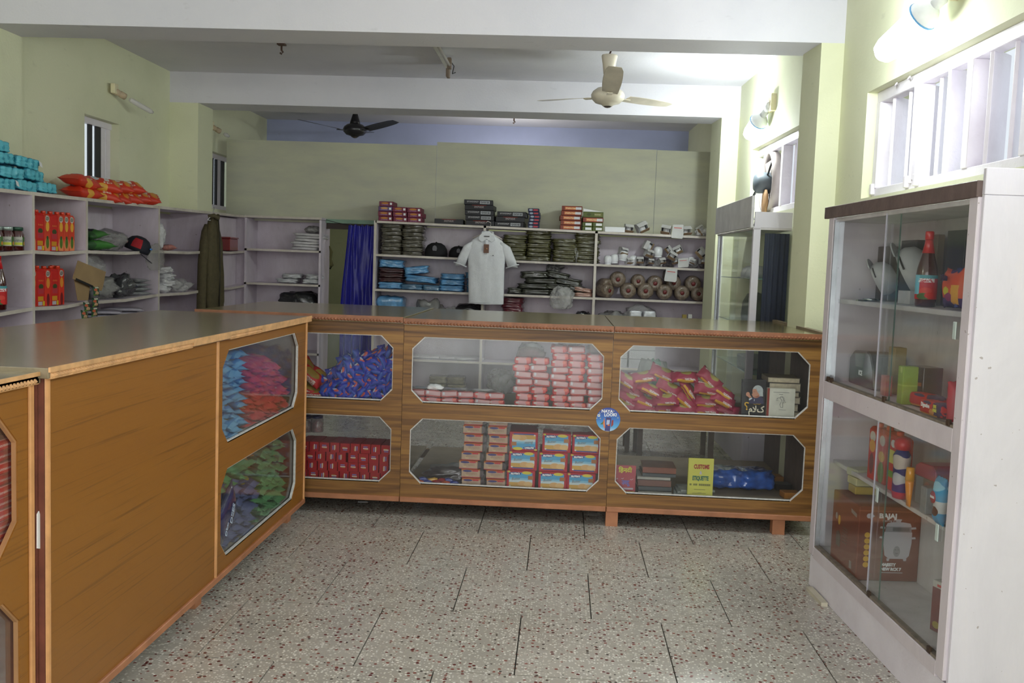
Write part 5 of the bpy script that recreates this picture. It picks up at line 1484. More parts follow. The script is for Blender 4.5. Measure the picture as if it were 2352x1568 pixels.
# ---- white polo shirt on a hanger in front of the shelves
M_polo = plain('white_pique', (216, 218, 222), .85, var=.04, vs=30, bmp=.25, bs=120)
xs_, _z = pY(1118, 600, 9.5)
t = thing('polo_shirt', 'white polo shirt with brown swing tag hanging before the back shelf', 'shirt', (-.765, 9.50, 1.47))
garment(t, 'shirt_body', [(-.375, .012, .172, .035), (-.36, .01, .175, .042), (-.2, .005, .178, .05), (0, 0, .182, .055), (.12, 0, .19, .055), (.2, 0, .19, .05), (.255, 0, .15, .045), (.295, 0, .09, .04), (.315, 0, .06, .035)], M_polo, 40, .008, 4)
for s in (-1, 1):
    b = MB(); R_ = []
    for f, (x, z, hx, hz) in enumerate(((.12, .215, .06, .06), (.19, .17, .055, .05), (.235, .08, .05, .02), (.262, .0, .05, .012))):
        row = []
        ang = (0.35, .75, 1.15, 1.25)[f]
        for i in range(16):
            a = 2 * PI * i / 16; u = math.cos(a) * (.085, .082, .078, .074)[f]; v = math.sin(a) * (.04, .042, .038, .034)[f] + .004 * math.sin(3 * a)
            # ring lies across the sleeve direction
            row.append(Vector((s * (x + u * math.sin(ang) * .75), v, z + u * math.cos(ang) * .9 * (-.15 if f > 1 else .5))))
        R_.append(row)
    b.loft(R_); part('sleeve', b, M_polo, t)
    part('cuff', MB().tube([(s * .20, -.036, -.012), (s * .262, -.037, .012), (s * .322, -.03, .026), (s * .322, .03, .026), (s * .262, .037, .012), (s * .20, .036, -.012), (s * .20, -.036, -.012)], .006, 6), M_polo, t)
part('collar', MB().prism([(-.075, .30), (-.02, .345), (.02, .345), (.075, .30), (.085, .262), (.05, .235), (.0, .272), (-.05, .235), (-.085, .262)], 'Y', -.058, -.046), M_polo, t, bevel=.003)
part('collar_back', MB().tube([(-.055, -.03, .30), (-.05, .03, .33), (0, .045, .34), (.05, .03, .33), (.055, -.03, .30)], .016, 8), M_polo, t)
part('neck_label', MB().box(-.026, .026, -.062, -.059, .288, .298), K_prt, t)
part('placket', MB().box(-.014, .016, -.066, -.058, .12, .26), M_polo, t, bevel=.002)
for z in (.22, .18, .14): part('button', MB().lathe([(0, -.001), (.005, 0), (.005, .002), (0, .002)], 10, Matrix.Translation((0, -.067, z)) @ Matrix.Rotation(PI / 2, 4, 'X')), M_paperl, t)
part('chest_logo', MB().box(.062, .074, -.064, -.06, .105, .111), K_prt, t)
part('swing_tag', MB().box(-.026, .026, -.074, -.071, .13, .215), plain('brown_tag', (104, 66, 46), .5), t, (0, 0, 0), label='brown printed swing tag')
part('tag_print', MB().lathe([(0, 0), (.01, 0), (.01, .001), (0, .001)], 12, Matrix.Translation((0.002, -.0745, .17)) @ Matrix.Rotation(PI / 2, 4, 'X')), plain('tag_gold', (168, 118, 84), .4), t)
part('hem', MB().tube([(-.17, -.043, -.372), (0, -.052, -.376), (.18, -.043, -.37)], .004, 5), M_polo, t)
part('hanger', MB().tube([(-.15, 0, .27), (0, 0, .345), (.15, 0, .27)], .006, 6).tube([(0, 0, .345), (0, 0, .375), (.028, 0, .395), (.03, 0, .43), (0, 0, .445), (-.022, 0, .425)], .004, 6), plain('clear_hanger', (196, 186, 182), .25, coat=.5), t)
part('hanger_neck', MB().lathe([(.0, .318), (.024, .322), (.022, .34), (.008, .352), (0, .353)], 14), K_prt, t)

# ================================================================ inside the counters
ZU, ZL = .663, .181           # shelf and floor levels of the far counters
YI = YC + .045                # just behind the glass


def pf(px, py, y=None): return pY(px, py, YI + .03 if y is None else y)


# red shiny packs and the heap of blue sweets
M_redp = decal('red_foil_pack', (186, 18, 22), [('e', .5, .5, .3, .26, (150, 120, 40)), ('t', .5, .12, .3, .06, (230, 220, 210), 60)], ('X', 'Y'), .15, 1, .4)
RP = Kinds([kind_mesh('red_foil_pack', pack_mesh('red_foil_pack', .17, .11, .06, [M_redp], 201 + i, .1, .2), 'packet') for i in range(2)])
for i, (px, py, ry, lb) in enumerate(((712, 862, .7, 'uppermost, leaning right'), (706, 893, .5, 'middle, against the corner strip'), (722, 906, .05, 'lowest, lying flat'), (735, 868, .6, 'rearmost, with a yellow oval'), (700, 845, .9, 'half hidden by the corner strip'))):
    x, z = pf(px, py, YI + .04 + .03 * (i == 3)); RP.put('shiny red foil packet left of the blue sweets, %s' % lb, (x, YI + .05 + .05 * (i in (3, 4)), max(z, ZU + .03)), (.6, ry, .1), group='red foil packets behind the far counter glass')
M_bsw = decal('blue_sweet', (28, 52, 176), [('e', .62, .62, .22, .2, (200, 90, 84)), ('e', .45, .74, .16, .1, (186, 196, 214)), ('b', .5, .08, .5, .08, (40, 90, 190))], ('X', 'Y'), .18, 1, .5)
SK = Kinds([kind_mesh('blue_sweet_pack', pack_mesh('blue_sweet_pack', .078, .052, .034, [M_bsw], 210 + i, .16, .25, 10, 6), 'sweets') for i in range(6)])
env = [(735, 884), (752, 878), (768, 858), (785, 843), (800, 834), (820, 822), (850, 824), (880, 818), (905, 818)]


def envz(px):
    for (a, b_), (c_, d_) in zip(env[:-1], env[1:]):
        if a <= px <= c_: return b_ + (d_ - b_) * (px - a) / (c_ - a)
    return env[-1][1]


cnt = 0; r1 = random.Random(5)
for layer, (dy, up) in enumerate(((0, 0), (.055, 10), (.11, 16))):
    n_r = 9 if layer == 0 else 3
    for r in range(n_r):
        for c_ in range(9):
            px = 745 + 18.6 * c_ + (9 if r % 2 else 0) + r1.uniform(-3, 3)
            top = envz(px); py = 910 - 11.5 * r if layer == 0 else top - up + 11.5 * r + 4
            if px > 905 or py < top + 4 - up or py > 912: continue
            x, z = pf(px, py, YI + .02 + dy)
            if x > -.945: continue
            SK.put('blue wrapped sweet pack, %s layer from the glass, in row %s, %s from the left' % (ORD[layer], ORD[r], ORD[c_]), (x, YI + .022 + dy + r1.uniform(-.008, .008), max(z, ZU + .02)),
                   (r1.uniform(.3, 1.5), r1.uniform(-1.3, 1.3), r1.uniform(-.5, .5)), group='heap of blue sweet packs behind the far counter glass'); cnt += 1

# red square boxes
M_rb = decal('red_tea_box', (170, 20, 32), [('b', .5, .52, .26, .05, (224, 220, 214)), ('b', .48, .70, .22, .055, (120, 128, 186)), ('t', .55, .42, .2, .035, (200, 160, 70), 30)], ('X', 'Z'), .3, .5)


def teabox(): return link('red_box', MB().box(-.029, .029, -.1, .1, -.0275, .0275).mesh('red_box', M_rb))


TB = Kind(teabox, 'box')
for r in range(4):
    for c_ in range(-1, 9):
        px = 719 + 23.6 * c_ + (-3 if r in (1, 2) else 2 * (r == 3)) - (4 if r == 2 and c_ < 4 else 0); py = 1087 - 22.2 * r + (px - 744) * .052
        x, z = pf(px, py, YI)
        TB.put('small square red box, %s column from the left, %s row of four' % (ORD[c_ + 1], rowlab(r, 4)), (x, YI + .105 + r1.uniform(0, .006), ZL + .029 + .0562 * r), (0, (0, PI / 2, PI, -PI / 2)[(c_ * 7 + r * 3 + (c_ * r) % 3) % 4], 0), group='small square red boxes in the far counter')
# two sweet jars behind them
M_jarg = film('jar_film', (170, 160, 165), .5, .1, .4)
for i, px in enumerate((702, 728)):
    x, z = pf(px, 973, YI + .12)
    t = thing('sweet_jar', 'clear jar of mixed sweets with blue lid, %s of two above the red boxes' % ('left', 'right')[i], 'jar', (x, YI + .13, z - .05), group='sweet jars behind the red boxes')
    part('jar_body', MB().lathe([(0, 0), (.036, 0), (.038, .01), (.038, .075), (.03, .085), (.0, .085)], 16), M_jarg, t)
    part('lid', MB().lathe([(.032, .084), (.034, .086), (.034, .1), (0, .102)], 16), plain('navy_lid', (34, 34, 76), .3), t)
    part('sweets', MB().lathe([(0, .004), (.033, .004), (.034, .05), (.02, .07), (0, .072)], 12), plain('mixed_sweets', (130, 60, 60), .3, coat=1, var=.8, vs=70), t)

# flat row of film-wrapped biscuit rolls and the tall pink stack
M_pk = decal('pink_roll', (200, 60, 62), [('b', .48, .5, .24, .6, (200, 142, 146)), ('e', .78, .72, .12, .2, (216, 110, 96)), ('e', .2, .7, .1, .14, (190, 176, 170))], ('X', 'Z'), .2, 1, .5)
M_pk2 = decal('pale_pink_roll', (196, 84, 84), [('b', .5, .62, .42, .3, (196, 154, 156)), ('b', .2, .7, .06, .2, (206, 206, 214))], ('X', 'Z'), .2, 1, .5)
def roll(seed, m): return kind_mesh('biscuit_roll', soft_mesh('biscuit_roll', .104, .062, .047, [m], seed, .42, .12, 6), 'biscuits')
KR = Kinds([roll(230 + i, (M_pk, M_pk2)[i % 2]) for i in range(5)])
G = 'pink film-wrapped biscuit rolls stacked high'
cols = [(((1200, 1240)), [934, 917, 899, 880, 862, 845, 828]), (((1285, 1324)), [938, 921, 904, 887, 870, 854, 838, 822, 807]), (((1367,)), [940, 921, 903, 884, 866, 848, 830, 812])]
for k, (cx, ys_) in enumerate(cols):
    for r, py in enumerate(ys_):
        for j, px in enumerate(cx):
            sh = (0, 3, -2, 4, 1, -3, 2, 0, 3)[(r + k) % 9]
            x, z = pf(px + sh, py + (px - 1240) * .0 + 0, YI + .02)
            KR.put('pink biscuit roll, %s in the %s column%s' % ({0: 'bottom', 1: 'second up'}.get(r, '%s up' % ORD[r]), ('left', 'middle', 'right')[k], (', left of its pair' if j == 0 else ', right of its pair') if len(cx) > 1 else ''),
                   (x, YI + .035, ZU + .001 + (.041 if k else .0425) * r), (0, .06 * math.sin(r * 2 + k + j), .08 * math.sin(r * 3 + j)), (1.0, 1, .95), G)
            if r == len(ys_) - 1: KR.put('pink biscuit roll behind the top of the %s column, %s one' % (('left', 'middle', 'right')[k], ('left', 'right')[j]), (x, YI + .115, ZU + .003 + .041 * r), (0, 0, .1), (1, 1, .95), G + ', behind')
    x, z = pf(sum(cx) / len(cx), 800, YI + .05)
    bag('loose clear film ends on top of the %s pink column' % ('left', 'middle', 'right')[k], 'film', cr(.18 if k < 2 else .1, .16, .07, film('pinkish_film', (150, 120, 124), .5, .15, .4), 240 + k, .4), (x, YI + .11, ZU + .041 * len(ys_) + .0), name='film_end')
for r in range(2):
    for j, px in enumerate((958, 994, 1032, 1070, 1108, 1140)):
        x, z = pf(px, 915 - 20 * r, YI + .02)
        KR.put('pink biscuit roll, %s from the left in the %s row of the low flat pile' % (ORD[j], ('lower', 'upper')[r]), (x, YI + .035, ZU + .001 + .04 * r), (0, .08 * math.sin(j * 2), .1 * math.sin(j)), (1, 1, .85), 'biscuit rolls in the low flat pile')
KD = kind_mesh('film_pack', soft_mesh('film_pack', .2, .16, .075, [plain('dark_plum_film', (84, 46, 54), .2, coat=1, var=.4, bmp=.6, bs=26)], 245, .35, .12), 'biscuits')
for j, px in enumerate((970, 1040, 1110)):
    x, z = pf(px, 890, YI + .15); KD.put('dark plum film pack, %s behind the low flat pile' % ('left', 'middle', 'right')[j], (x, YI + .17, ZU + .002), (0, 0, .1 * j), group='dark plum film packs')
x, z = pf(1000, 878, YI + .05); bag('white torn paper on top of the low flat biscuit pile', 'paper', cr(.11, .07, .035, M_paperl, 247, .5), (x, YI + .05, ZU + .082), name='torn_paper')
x, z = pf(1060, 855, YI + .6); bag('blurred clear bag behind the middle upper window', 'bag', cr(.2, .2, .16, M_clear, 248, .4), (x + .26, YI + .62, ZU), name='clear_bag')

# lower middle window: cream boxes and big cookie boxes
M_crb = decal('cream_box', (190, 162, 138), [('b', .5, .93, .5, .08, (200, 110, 50)), ('e', .32, .8, .24, .13, (60, 58, 120)), ('b', .74, .84, .16, .1, (196, 50, 60)), ('b', .5, .05, .5, .06, (190, 60, 60)), ('e', .3, .3, .1, .1, (206, 180, 140)), ('t', .55, .5, .3, .14, (170, 140, 116), 30)], ('X', 'Z'), .3, .8)


def crb_mk():
    t = thing('cream_biscuit_box', '', 'biscuits')
    part('box_body', MB().box(-.055, .055, 0, .18, 0, .05), M_crb, t, bevel=.002)
    part('film_end', MB().prism([(.055, .002), (.078, .012), (.076, .04), (.055, .048)], 'Y', .004, .17), film('dark_film', (90, 70, 74), .55, .15, .3), t)
    return t


CK = Kind(crb_mk, 'biscuits', 'cream biscuit boxes stacked in two columns')
for c_ in range(2):
    for r in range(8):
        x, z = pf((1081, 1138)[c_] + (0, 2, 1, -1, -7, -2, 3, 3)[(r + 2) % 8], 1100, YI)
        CK.put('cream biscuit box, %s of eight in the %s column' % (rowlab(r, 8), ('left', 'right')[c_]), (x, YI + .004 + .004 * ((r * 3) % 4), ZL + .001 + .0525 * r - .018 * 0), (0, 0, .04 * math.sin(r * 2 + c_)))
M_ckb = decal('cookie_box_print', (178, 24, 46), [('b', .49, .52, .41, .37, (84, 166, 212)), ('b', .5, .5, .40, .1, (140, 200, 228)), ('b', .5, .40, .41, .1, (206, 222, 226)), ('b', .49, .25, .41, .12, (210, 166, 84)), ('e', .56, .3, .17, .14, (222, 176, 116)), ('e', .76, .28, .15, .14, (230, 190, 130)),
                                                    ('e', .29, .83, .21, .085, (52, 52, 122)), ('e', .7, .88, .17, .08, (222, 206, 70)), ('e', .07, .92, .05, .05, (200, 190, 60)), ('b', .84, .63, .09, .1, (176, 116, 66)), ('b', .12, .16, .03, .035, (226, 226, 220)), ('b', .5, .115, .36, .03, (56, 70, 150))], ('X', 'Z'), .25, .8)
M_brp = plain('brown_print', (120, 96, 80), .4)


def ckb_mk():
    t = thing('cookie_box', '', 'biscuits')
    part('box_body', MB().box(-.0835, .0835, 0, .26, 0, .112), M_ckb, t, bevel=.002)
    text("McVitie's", .017, W_prt, t, (-.034, -.0008, .0925), (PI / 2, -.06, 0), 'logo_lettering', .86, bold=.0008)
    text('Butter', .022, M_brp, t, (-.03, -.0008, .062), (PI / 2, -.1, 0), 'lettering', .9, shear=.3)
    return t


CB_ = Kind(ckb_mk, 'biscuits', 'big red and blue cookie boxes in the far counter')
for c_ in range(3):
    for r in range(3):
        px = ((1197, 1270, 1336), (1200, 1270, 1341), (1200, 1276, 1345))[r][c_]
        x, z = pf(px, 1080, YI)
        CB_.put('%scookie box, %s column, %s row' % ('upside-down ' if (r == 2 and c_ == 0) else '', ('left', 'middle', 'right')[c_], ('bottom', 'middle', 'top')[r]), (x, YI + .006 + .004 * r, ZL + .001 + .1135 * r + (.112 if (r == 2 and c_ == 0) else 0)), (0, PI if (r == 2 and c_ == 0) else 0, .02 * math.sin(r + c_ * 2)))
bag('clear film left loose over the cookie boxes', 'film', cr(.42, .2, .08, M_clear, 250, .4), (.05, YI + .14, ZL + .342), name='loose_film')
KCN = Kinds([kind_mesh('wrapped_candy', pack_mesh('wrapped_candy', .06, .03, .022, [plain('candy_' + n, c, .2, coat=1, var=.3)], 252 + i, .2, .25, 8, 6), 'sweets') for i, (n, c) in enumerate((('red', (150, 30, 40)), ('yellow', (196, 150, 50)), ('blue', (50, 60, 140)), ('orange', (190, 80, 40))))])
for j in range(9):
    x, z = pf(962 + 10 * j, 1108, YI + .01); KCN.put('small wrapped candy, %s from the left at the glass of the middle lower window' % ORD[j], (x, YI + .02 + .01 * (j % 2), ZL + .016 + .012 * (j % 2)), (.4, .3 * math.sin(j * 2), .5 * math.sin(j)), group='small candies in the middle lower window')
bag('dark film bag lying behind the small candies', 'bag', cr(.34, .2, .1, plain('dark_maroon_bag', (56, 46, 46), .3, coat=.8, bmp=.5, bs=20), 256, .3), (-.64, YI + .17, ZL), name='dark_bag')

# upper right window: maroon noodle packets
M_nd = decal('maroon_packet', (156, 26, 68), [('e', .55, .72, .2, .2, (150, 136, 60)), ('b', .5, .13, .3, .04, (214, 160, 40)), ('t', .3, .84, .2, .06, (220, 212, 206), 60), ('t', .68, .2, .2, .05, (220, 212, 206), 60)], ('X', 'Y'), .16, 1, .5)
NK = Kinds([kind_mesh('noodle_packet', pack_mesh('noodle_packet', .155, .09, .05, [M_nd], 260 + i, .12, .22), 'packet') for i in range(5)])
nd_ = [[(1432, 942, 10), (1483, 941, 0), (1530, 941, 2), (1571, 945, -5), (1622, 943, 0), (1669, 943, 15)], [(1441, 915, 30), (1484, 923, 22), (1529, 918, -5), (1576, 921, 38), (1622, 922, 0), (1661, 919, 25)],
       [(1450, 896, 15), (1494, 895, 22), (1538, 892, 25), (1584, 897, 52), (1625, 893, 8), (1662, 902, 30)], [(1432, 872, 30), (1476, 867, -10), (1524, 858, 22), (1573, 867, 0), (1632, 872, 42)]]
for r, row in enumerate(nd_):
    for j, (px, py, a) in enumerate(row):
        x, z = pf(px, py, YI + .04); x = max(x, .39)
        NK.put('maroon noodle packet, %s from the left in the %s layer' % (ORD[j], rowlab(r, 4)), (x, YI + .055 + .012 * ((j + r) % 3), max(z, ZU + .027)), (.95 + .3 * math.sin(j * 3 + r), math.radians(a), .12 * math.sin(j + r * 2)), group='maroon noodle packets heaped in the right upper window')
for j in range(5):
    NK.put('maroon noodle packet, %s from the left in the hidden rear row' % ORD[j], (.47 + .125 * j, YI + .17, ZU + .03), (.2, 0, .2 * j), group='maroon noodle packets, rear row')
    if j < 4: NK.put('maroon noodle packet, %s from the left on top of the rear row' % ORD[j], (.50 + .13 * j, YI + .17, ZU + .085), (.3, .2, .2 * j), group='maroon noodle packets, rear row')
x, z = pf(1500, 850, YI + .22)
bag('white and pale green carrier bag standing behind the noodle packets', 'bag', crumple_mesh('carrier_bag', .26, .12, .3, [decal('carrier_bag', (196, 204, 196), [('b', .55, .5, .1, .5, (140, 196, 170))], ('X', 'Z'), .35, .5, .4, 0)], 270, .35), (x + .01, YI + .30, ZU), name='carrier_bag')


def book(label, loc, w_, h, th, cover, rot=(0, 0, 0), spine=None, group=None, pages=True, lean=0.):
    """standing book, cover faces -y, origin at bottom centre"""
    t = thing('book', label, 'book', loc, rot, group)
    part('cover', MB().box(-w_ / 2, w_ / 2, 0, .0025, 0, h).box(-w_ / 2, w_ / 2, th - .0025, th, 0, h).box(-w_ / 2, -w_ / 2 + .003, 0, th, 0, h), cover, t)
    part('pages', MB().box(-w_ / 2 + .003, w_ / 2 - .002, .0025, th - .0025, .002, h - .002), plain('page_block', (206, 196, 170), .7, var=.15, vs=60), t)
    return t


def fb(t, name, polys, mats, y=-.0006):
    b = MB()
    for k, (pts, m) in enumerate(polys): b.prism(pts, 'Y', y - .0004 * (k + 1), y - .0004 * k + .0004, m)
    return part(name, b, mats, t)


def ell(cx, cz, rx, rz, n=18, a0=0, a1=2 * PI): return [(cx + rx * math.cos(a0 + (a1 - a0) * i / n), cz + rz * math.sin(a0 + (a1 - a0) * i / n)) for i in range(n if a1 - a0 > 6.2 else n + 1)]


x, z = pf(1729, 955, YI)
M_ink = plain('black_cover', (34, 34, 38), .3, coat=.3, var=.05)
t = book('black book with a grey-haired man in a dark suit on its cover', (x, YI + .002, ZU + .001), .135, .222, .03, M_ink, (-.03, 0, .02))
P = [plain('portrait_hair', (170, 178, 180), .4, var=.15, vs=60), plain('portrait_skin', (190, 136, 112), .4), plain('portrait_suit', (56, 54, 84), .4), plain('portrait_cuff', (196, 206, 214), .4), plain('portrait_shade', (150, 92, 74), .4)]
fb(t, 'picture', [([(-.03, .085), (.06, .085), (.055, .115), (.042, .128), (.012, .124), (-.012, .118), (-.02, .105)], 2), (ell(.022, .158, .031, .034), 0), ([(.03, .13), (.054, .128), (.05, .165), (.03, .18)], 0),
                  ([(-.008, .168), (.012, .17), (.022, .15), (.03, .142), (.034, .128), (.02, .118), (.006, .118), (-.004, .124), (-.008, .132), (-.012, .138), (-.006, .146), (-.009, .155)], 1),
                  ([(.0, .124), (.02, .119), (.032, .128), (.028, .134), (.012, .127)], 4), ([(-.004, .152), (.008, .153), (.008, .1555), (-.004, .155)], 4),
                  (ell(-.034, .138, .011, .013), 1), ([(-.042, .134), (-.028, .142), (-.012, .122), (-.024, .116)], 1), ([(-.028, .112), (-.012, .12), (-.008, .114), (-.025, .102)], 3), ([(.002, .1), (.006, .1), (.005, .112), (.002, .112)], 3)], P)
Gd = plain('gold_print', (212, 168, 50), .4); Iv = plain('ivory_print', (224, 218, 196), .4)
text('؟', .06, Gd, t, (-.038, -.0022, .066), bold=.001); text('\ufee1\ufefc\ufb8e', .05, Iv, t, (.018, -.0026, .052), sx=.9, bold=.0012)
strokes([[(.0, .083), (.012, .080), (.02, .084), (.035, .082), (.042, .086)]], .0012, Gd, t, (0, -.002, 0))
fb(t, 'picture', [([(-.064, .032), (.06, .032), (.06, .0326), (-.064, .0326)], 0)], [plain('grey_line', (96, 96, 98), .5)])
x, z = pf(1792, 958, YI)
t = book('worn white book with maroon spine and a scales-of-justice figure', (x, YI + .004, ZU + .001), .158, .178, .034, plain('white_worn_cover', (204, 204, 192), .5, var=.12, vs=14), (-.02, 0, -.02))
fb(t, 'spine_strip', [([(-.079, 0), (-.066, 0), (-.066, .178), (-.079, .178)], 0)], [plain('maroon_cloth', (140, 56, 44), .6)])
Gk = plain('pencil_grey', (110, 112, 116), .6)
strokes([[(.0, .135), (-.004, .128), (-.004, .12), (.004, .112), (.002, .1), (-.006, .085), (.0, .07), (.012, .07)], [(-.022, .122), (.0, .126), (.014, .13), (.02, .108)], [(-.022, .122), (-.028, .108), (-.016, .108), (-.022, .122)], [(.02, .108), (.012, .096), (.028, .1), (.02, .108)], [(.004, .135), (.014, .118), (.01, .095), (.012, .07)]], .0009, Gk, t, (0, -.001, 0))
fb(t, 'lettering', [([(-.045, .155), (.045, .155), (.045, .157), (-.045, .157)], 0), ([(-.012, .144), (.01, .144), (.01, .146), (-.012, .146)], 0), ([(-.01, .055), (.03, .055), (.03, .0565), (-.01, .0565)], 0)], [Gk])
bk = [('sand', (136, 126, 104), .3, .19, .035), ('slate', (74, 74, 76), .26, .2, .045), ('brown', (116, 98, 88), .3, .21, .04), ('beige', (140, 126, 104), .28, .2, .028), ('slate', (76, 76, 78), .24, .19, .05), ('sand', (128, 122, 100), .28, .2, .03)]
zz = ZU + .001
for i, (n, c_, dx, w_, th) in enumerate(bk):
    t = thing('book', 'lying %s book, %s of the pile behind the white book' % (n, rowlab(i, 6)), 'book', (1.335 - .008 * (i % 2), YI + .08, zz), (0, 0, .04 * math.sin(i * 2)), 'books lying in a pile')
    part('cover', MB().box(-.11, .075, 0, w_, 0, .003).box(-.11, .075, 0, w_, th - .003, th).box(-.11, -.107, 0, w_, 0, th), plain('cover_' + n, c_, .5, var=.15, vs=20), t)
    part('pages', MB().box(-.107, .072, .003, w_ - .003, .003, th - .003), plain('page_block', (206, 196, 170)), t); zz += th + .001

# lower right window
x, z = pf(1434, 1130, YI)
t = book('red book with yellow and blue Hindi lettering at the corner of the lower window', (x, YI + .002, ZL + .001), .125, .17, .018, plain('crimson_cover', (156, 40, 56), .35, coat=.3, var=.15), (-.02, 0, .03))
Yp = plain('yellow_print', (206, 204, 60), .4); Bp = plain('blue_print', (96, 104, 186), .4)
text('\u093f\u0939\u0928\u0926\u0940', .036, Yp, t, (.0, -.0012, .142), bold=.0012, name='hindi_lettering'); text('\u0909\u0930\u0926\u0942', .036, Bp, t, (.004, -.0012, .07), bold=.0012, sx=.8, name='hindi_lettering')
strokes([[(-.052, .086), (-.046, .094), (-.04, .09)], [(-.022, .094), (-.012, .092), (-.008, .098)], [(.03, .09), (.04, .088), (.048, .094)]], .001, W_prt, t, (0, -.0012, 0))
fb(t, 'lettering', [([(-.058, .016), (.058, .016), (.058, .019), (-.058, .019)], 0), ([(-.03, .03), (.05, .03), (.05, .04), (-.03, .04)], 1)], [Yp, plain('grey_print', (180, 170, 180), .4)])
zz = ZL + .001
for i, (n, c_, th, dx) in enumerate((('white', (170, 168, 160), .014, 0), ('slate', (70, 76, 80), .026, 0), ('brown', (110, 70, 58), .038, -.005), ('white', (168, 160, 156), .018, -.01), ('slate', (76, 84, 80), .02, .02), ('rust', (122, 66, 46), .036, .02))):
    t = thing('book', 'lying %s book, %s of the pile beside the red Hindi book' % (n, rowlab(i, 6)), 'book', (.615 + dx, YI + .06, zz), (0, 0, .03 * math.sin(i * 2)), 'books lying beside the Hindi book')
    part('cover', MB().box(-.12, .075, 0, .2, 0, .003).box(-.12, .075, 0, .2, th - .003, th).box(-.12, .075, 0, .003, 0, th), plain('cover2_' + n, c_, .45, var=.15, vs=20), t)
    part('pages', MB().box(-.117, .072, .003, .197, .003, th - .003), plain('page_block', (206, 196, 170)), t); zz += th + .001
for i in range(3):
    solid('booklet', MB().box(-.1, .1, 0, .15, 0, .012), [plain('booklet_grey', (140, 146, 142), .5, var=.4, vs=12)], 'grey green pamphlet, %s of three lying beside the yellow book' % rowlab(i, 3), 'booklet', (.80 + .02 * i, YI + .03, ZL + .002 + .0135 * i), (0, 0, .1 * i - .1), 'pamphlets beside the yellow book', bevel=.001)
x, z = pf(1607, 1138, YI)
M_yel = plain('yellow_cover', (206, 204, 92), .45, var=.04)
t = book('yellow book titled customs and etiquette standing at the glass', (x, YI + .003, ZL + .001), .148, .232, .012, M_yel, (-.015, 0, .04))
text('CUSTOMS', .034, plain('red_print', (158, 30, 36), .4), t, (.004, -.001, .183), sx=.58, bold=.0016); text('&', .026, plain('pale_lilac_print', (196, 190, 206), .4), t, (0, -.001, .148), sx=.8, bold=.001)
text('ETIQUETTE', .034, plain('teal_print', (30, 104, 90), .4), t, (0, -.001, .115), sx=.54, bold=.0016); fb(t, 'lettering', [([(x0_, .073), (x1_, .073), (x1_, .084), (x0_, .084)], 0) for x0_, x1_ in ((-.062, -.05), (-.04, -.031), (-.03, -.017), (-.008, .002), (.003, .012), (.013, .024), (.025, .035), (.036, .047), (.048, .058))], [plain('olive_print', (128, 128, 66), .4)])
fb(t, 'lettering', [([(-.035, .048), (.03, .048), (.03, .051), (-.035, .051)], 0), ([(-.045, .026), (.035, .026), (.035, .0285), (-.045, .0285)], 0), ([(-.012, .031), (.01, .031), (.01, .0325), (-.012, .0325)], 0)], [plain('olive_print', (128, 128, 66), .4)])
M_bb = plain('blue_dotted_bag', (46, 92, 176), .15, coat=1, var=.55, vs=16, bmp=.6, bs=18)
for i, (px, w_) in enumerate(((1672, .26), (1732, .24))):
    x, z = pf(px, 1085, YI + .3); bag('shiny blue dotted plastic bag, %s of two behind the yellow book' % ('left', 'right')[i], 'bag', soft_mesh('blue_bag', w_, .22, .13, [M_bb], 280 + i, .45, .2), (x, YI + .32, ZL + .002), (0, 0, .2 * i), 'blue dotted bags', 'blue_bag')
M_lev = plain('mustard_wood', (176, 116, 40), .5)
for i, y in enumerate((.08, .3, .52)): solid('wood_block', MB().box(-.05, .05, 0, .09, 0, .035), M_lev if i % 2 == 0 else plain('black_plastic', (36, 34, 34), .4), '%s block, %s along the counter right inner wall' % (('mustard', 'black', 'mustard')[i], ('nearest', 'middle', 'farthest')[i]), 'block', (1.40, YI + y, ZL + .002), (0, 0, .1), bevel=.002)
# low table and stools behind the counters, dimly seen through the glass
t = thing('wooden_table', 'low brown wooden table standing behind the far counter', 'table', (.95, 7.6, 0))
part('table_top', MB().box(-.35, .3, -.25, .25, .48, .51), M_ply, t)
for x in (-.3, .25):
    for y in (-.2, .2): part('leg', MB().box(x - .02, x + .02, y - .02, y + .02, 0, .48), plain('cover_brown', (116, 98, 88)), t)
t = thing('wooden_stool', 'brown wooden stool behind the far counter near the table', 'stool', (.45, 7.9, 0))
part('seat', MB().box(-.16, .16, -.16, .16, .42, .45), plain('stool_brown', (96, 74, 56), .5), t, bevel=.004)
for x in (-.13, .13):
    for y in (-.13, .13): part('leg', MB().box(x - .018, x + .018, y - .018, y + .018, 0, .42), plain('stool_brown', (96, 74, 56)), t)
# litter under the counters
solid('paper_scrap', MB().prism([(-.04, -.03), (.05, -.02), (.045, .02), (-.03, .03)], 'Z', 0, .002), M_paperl, 'white paper scrap on the floor under the right counter', 'paper scrap', (.42, 5.9, .001), (0, .0, .3))
solid('wire', MB().tube([(0, 0, .006), (.15, .05, .006), (.3, .02, .006), (.45, .08, .006)], .004, 6), plain('teal_wire', (60, 110, 120), .4), 'thin teal wire lying under the right counter', 'wire', (.42, 6.0, 0))
solid('paper_scrap', MB().prism([(-.03, -.008), (.03, -.006), (.028, .008), (-.03, .006)], 'Z', 0, .002), M_paperl, 'small white scrap on the floor under the middle counter', 'paper scrap', (-1.18, 5.75, .001), (0, 0, .1))

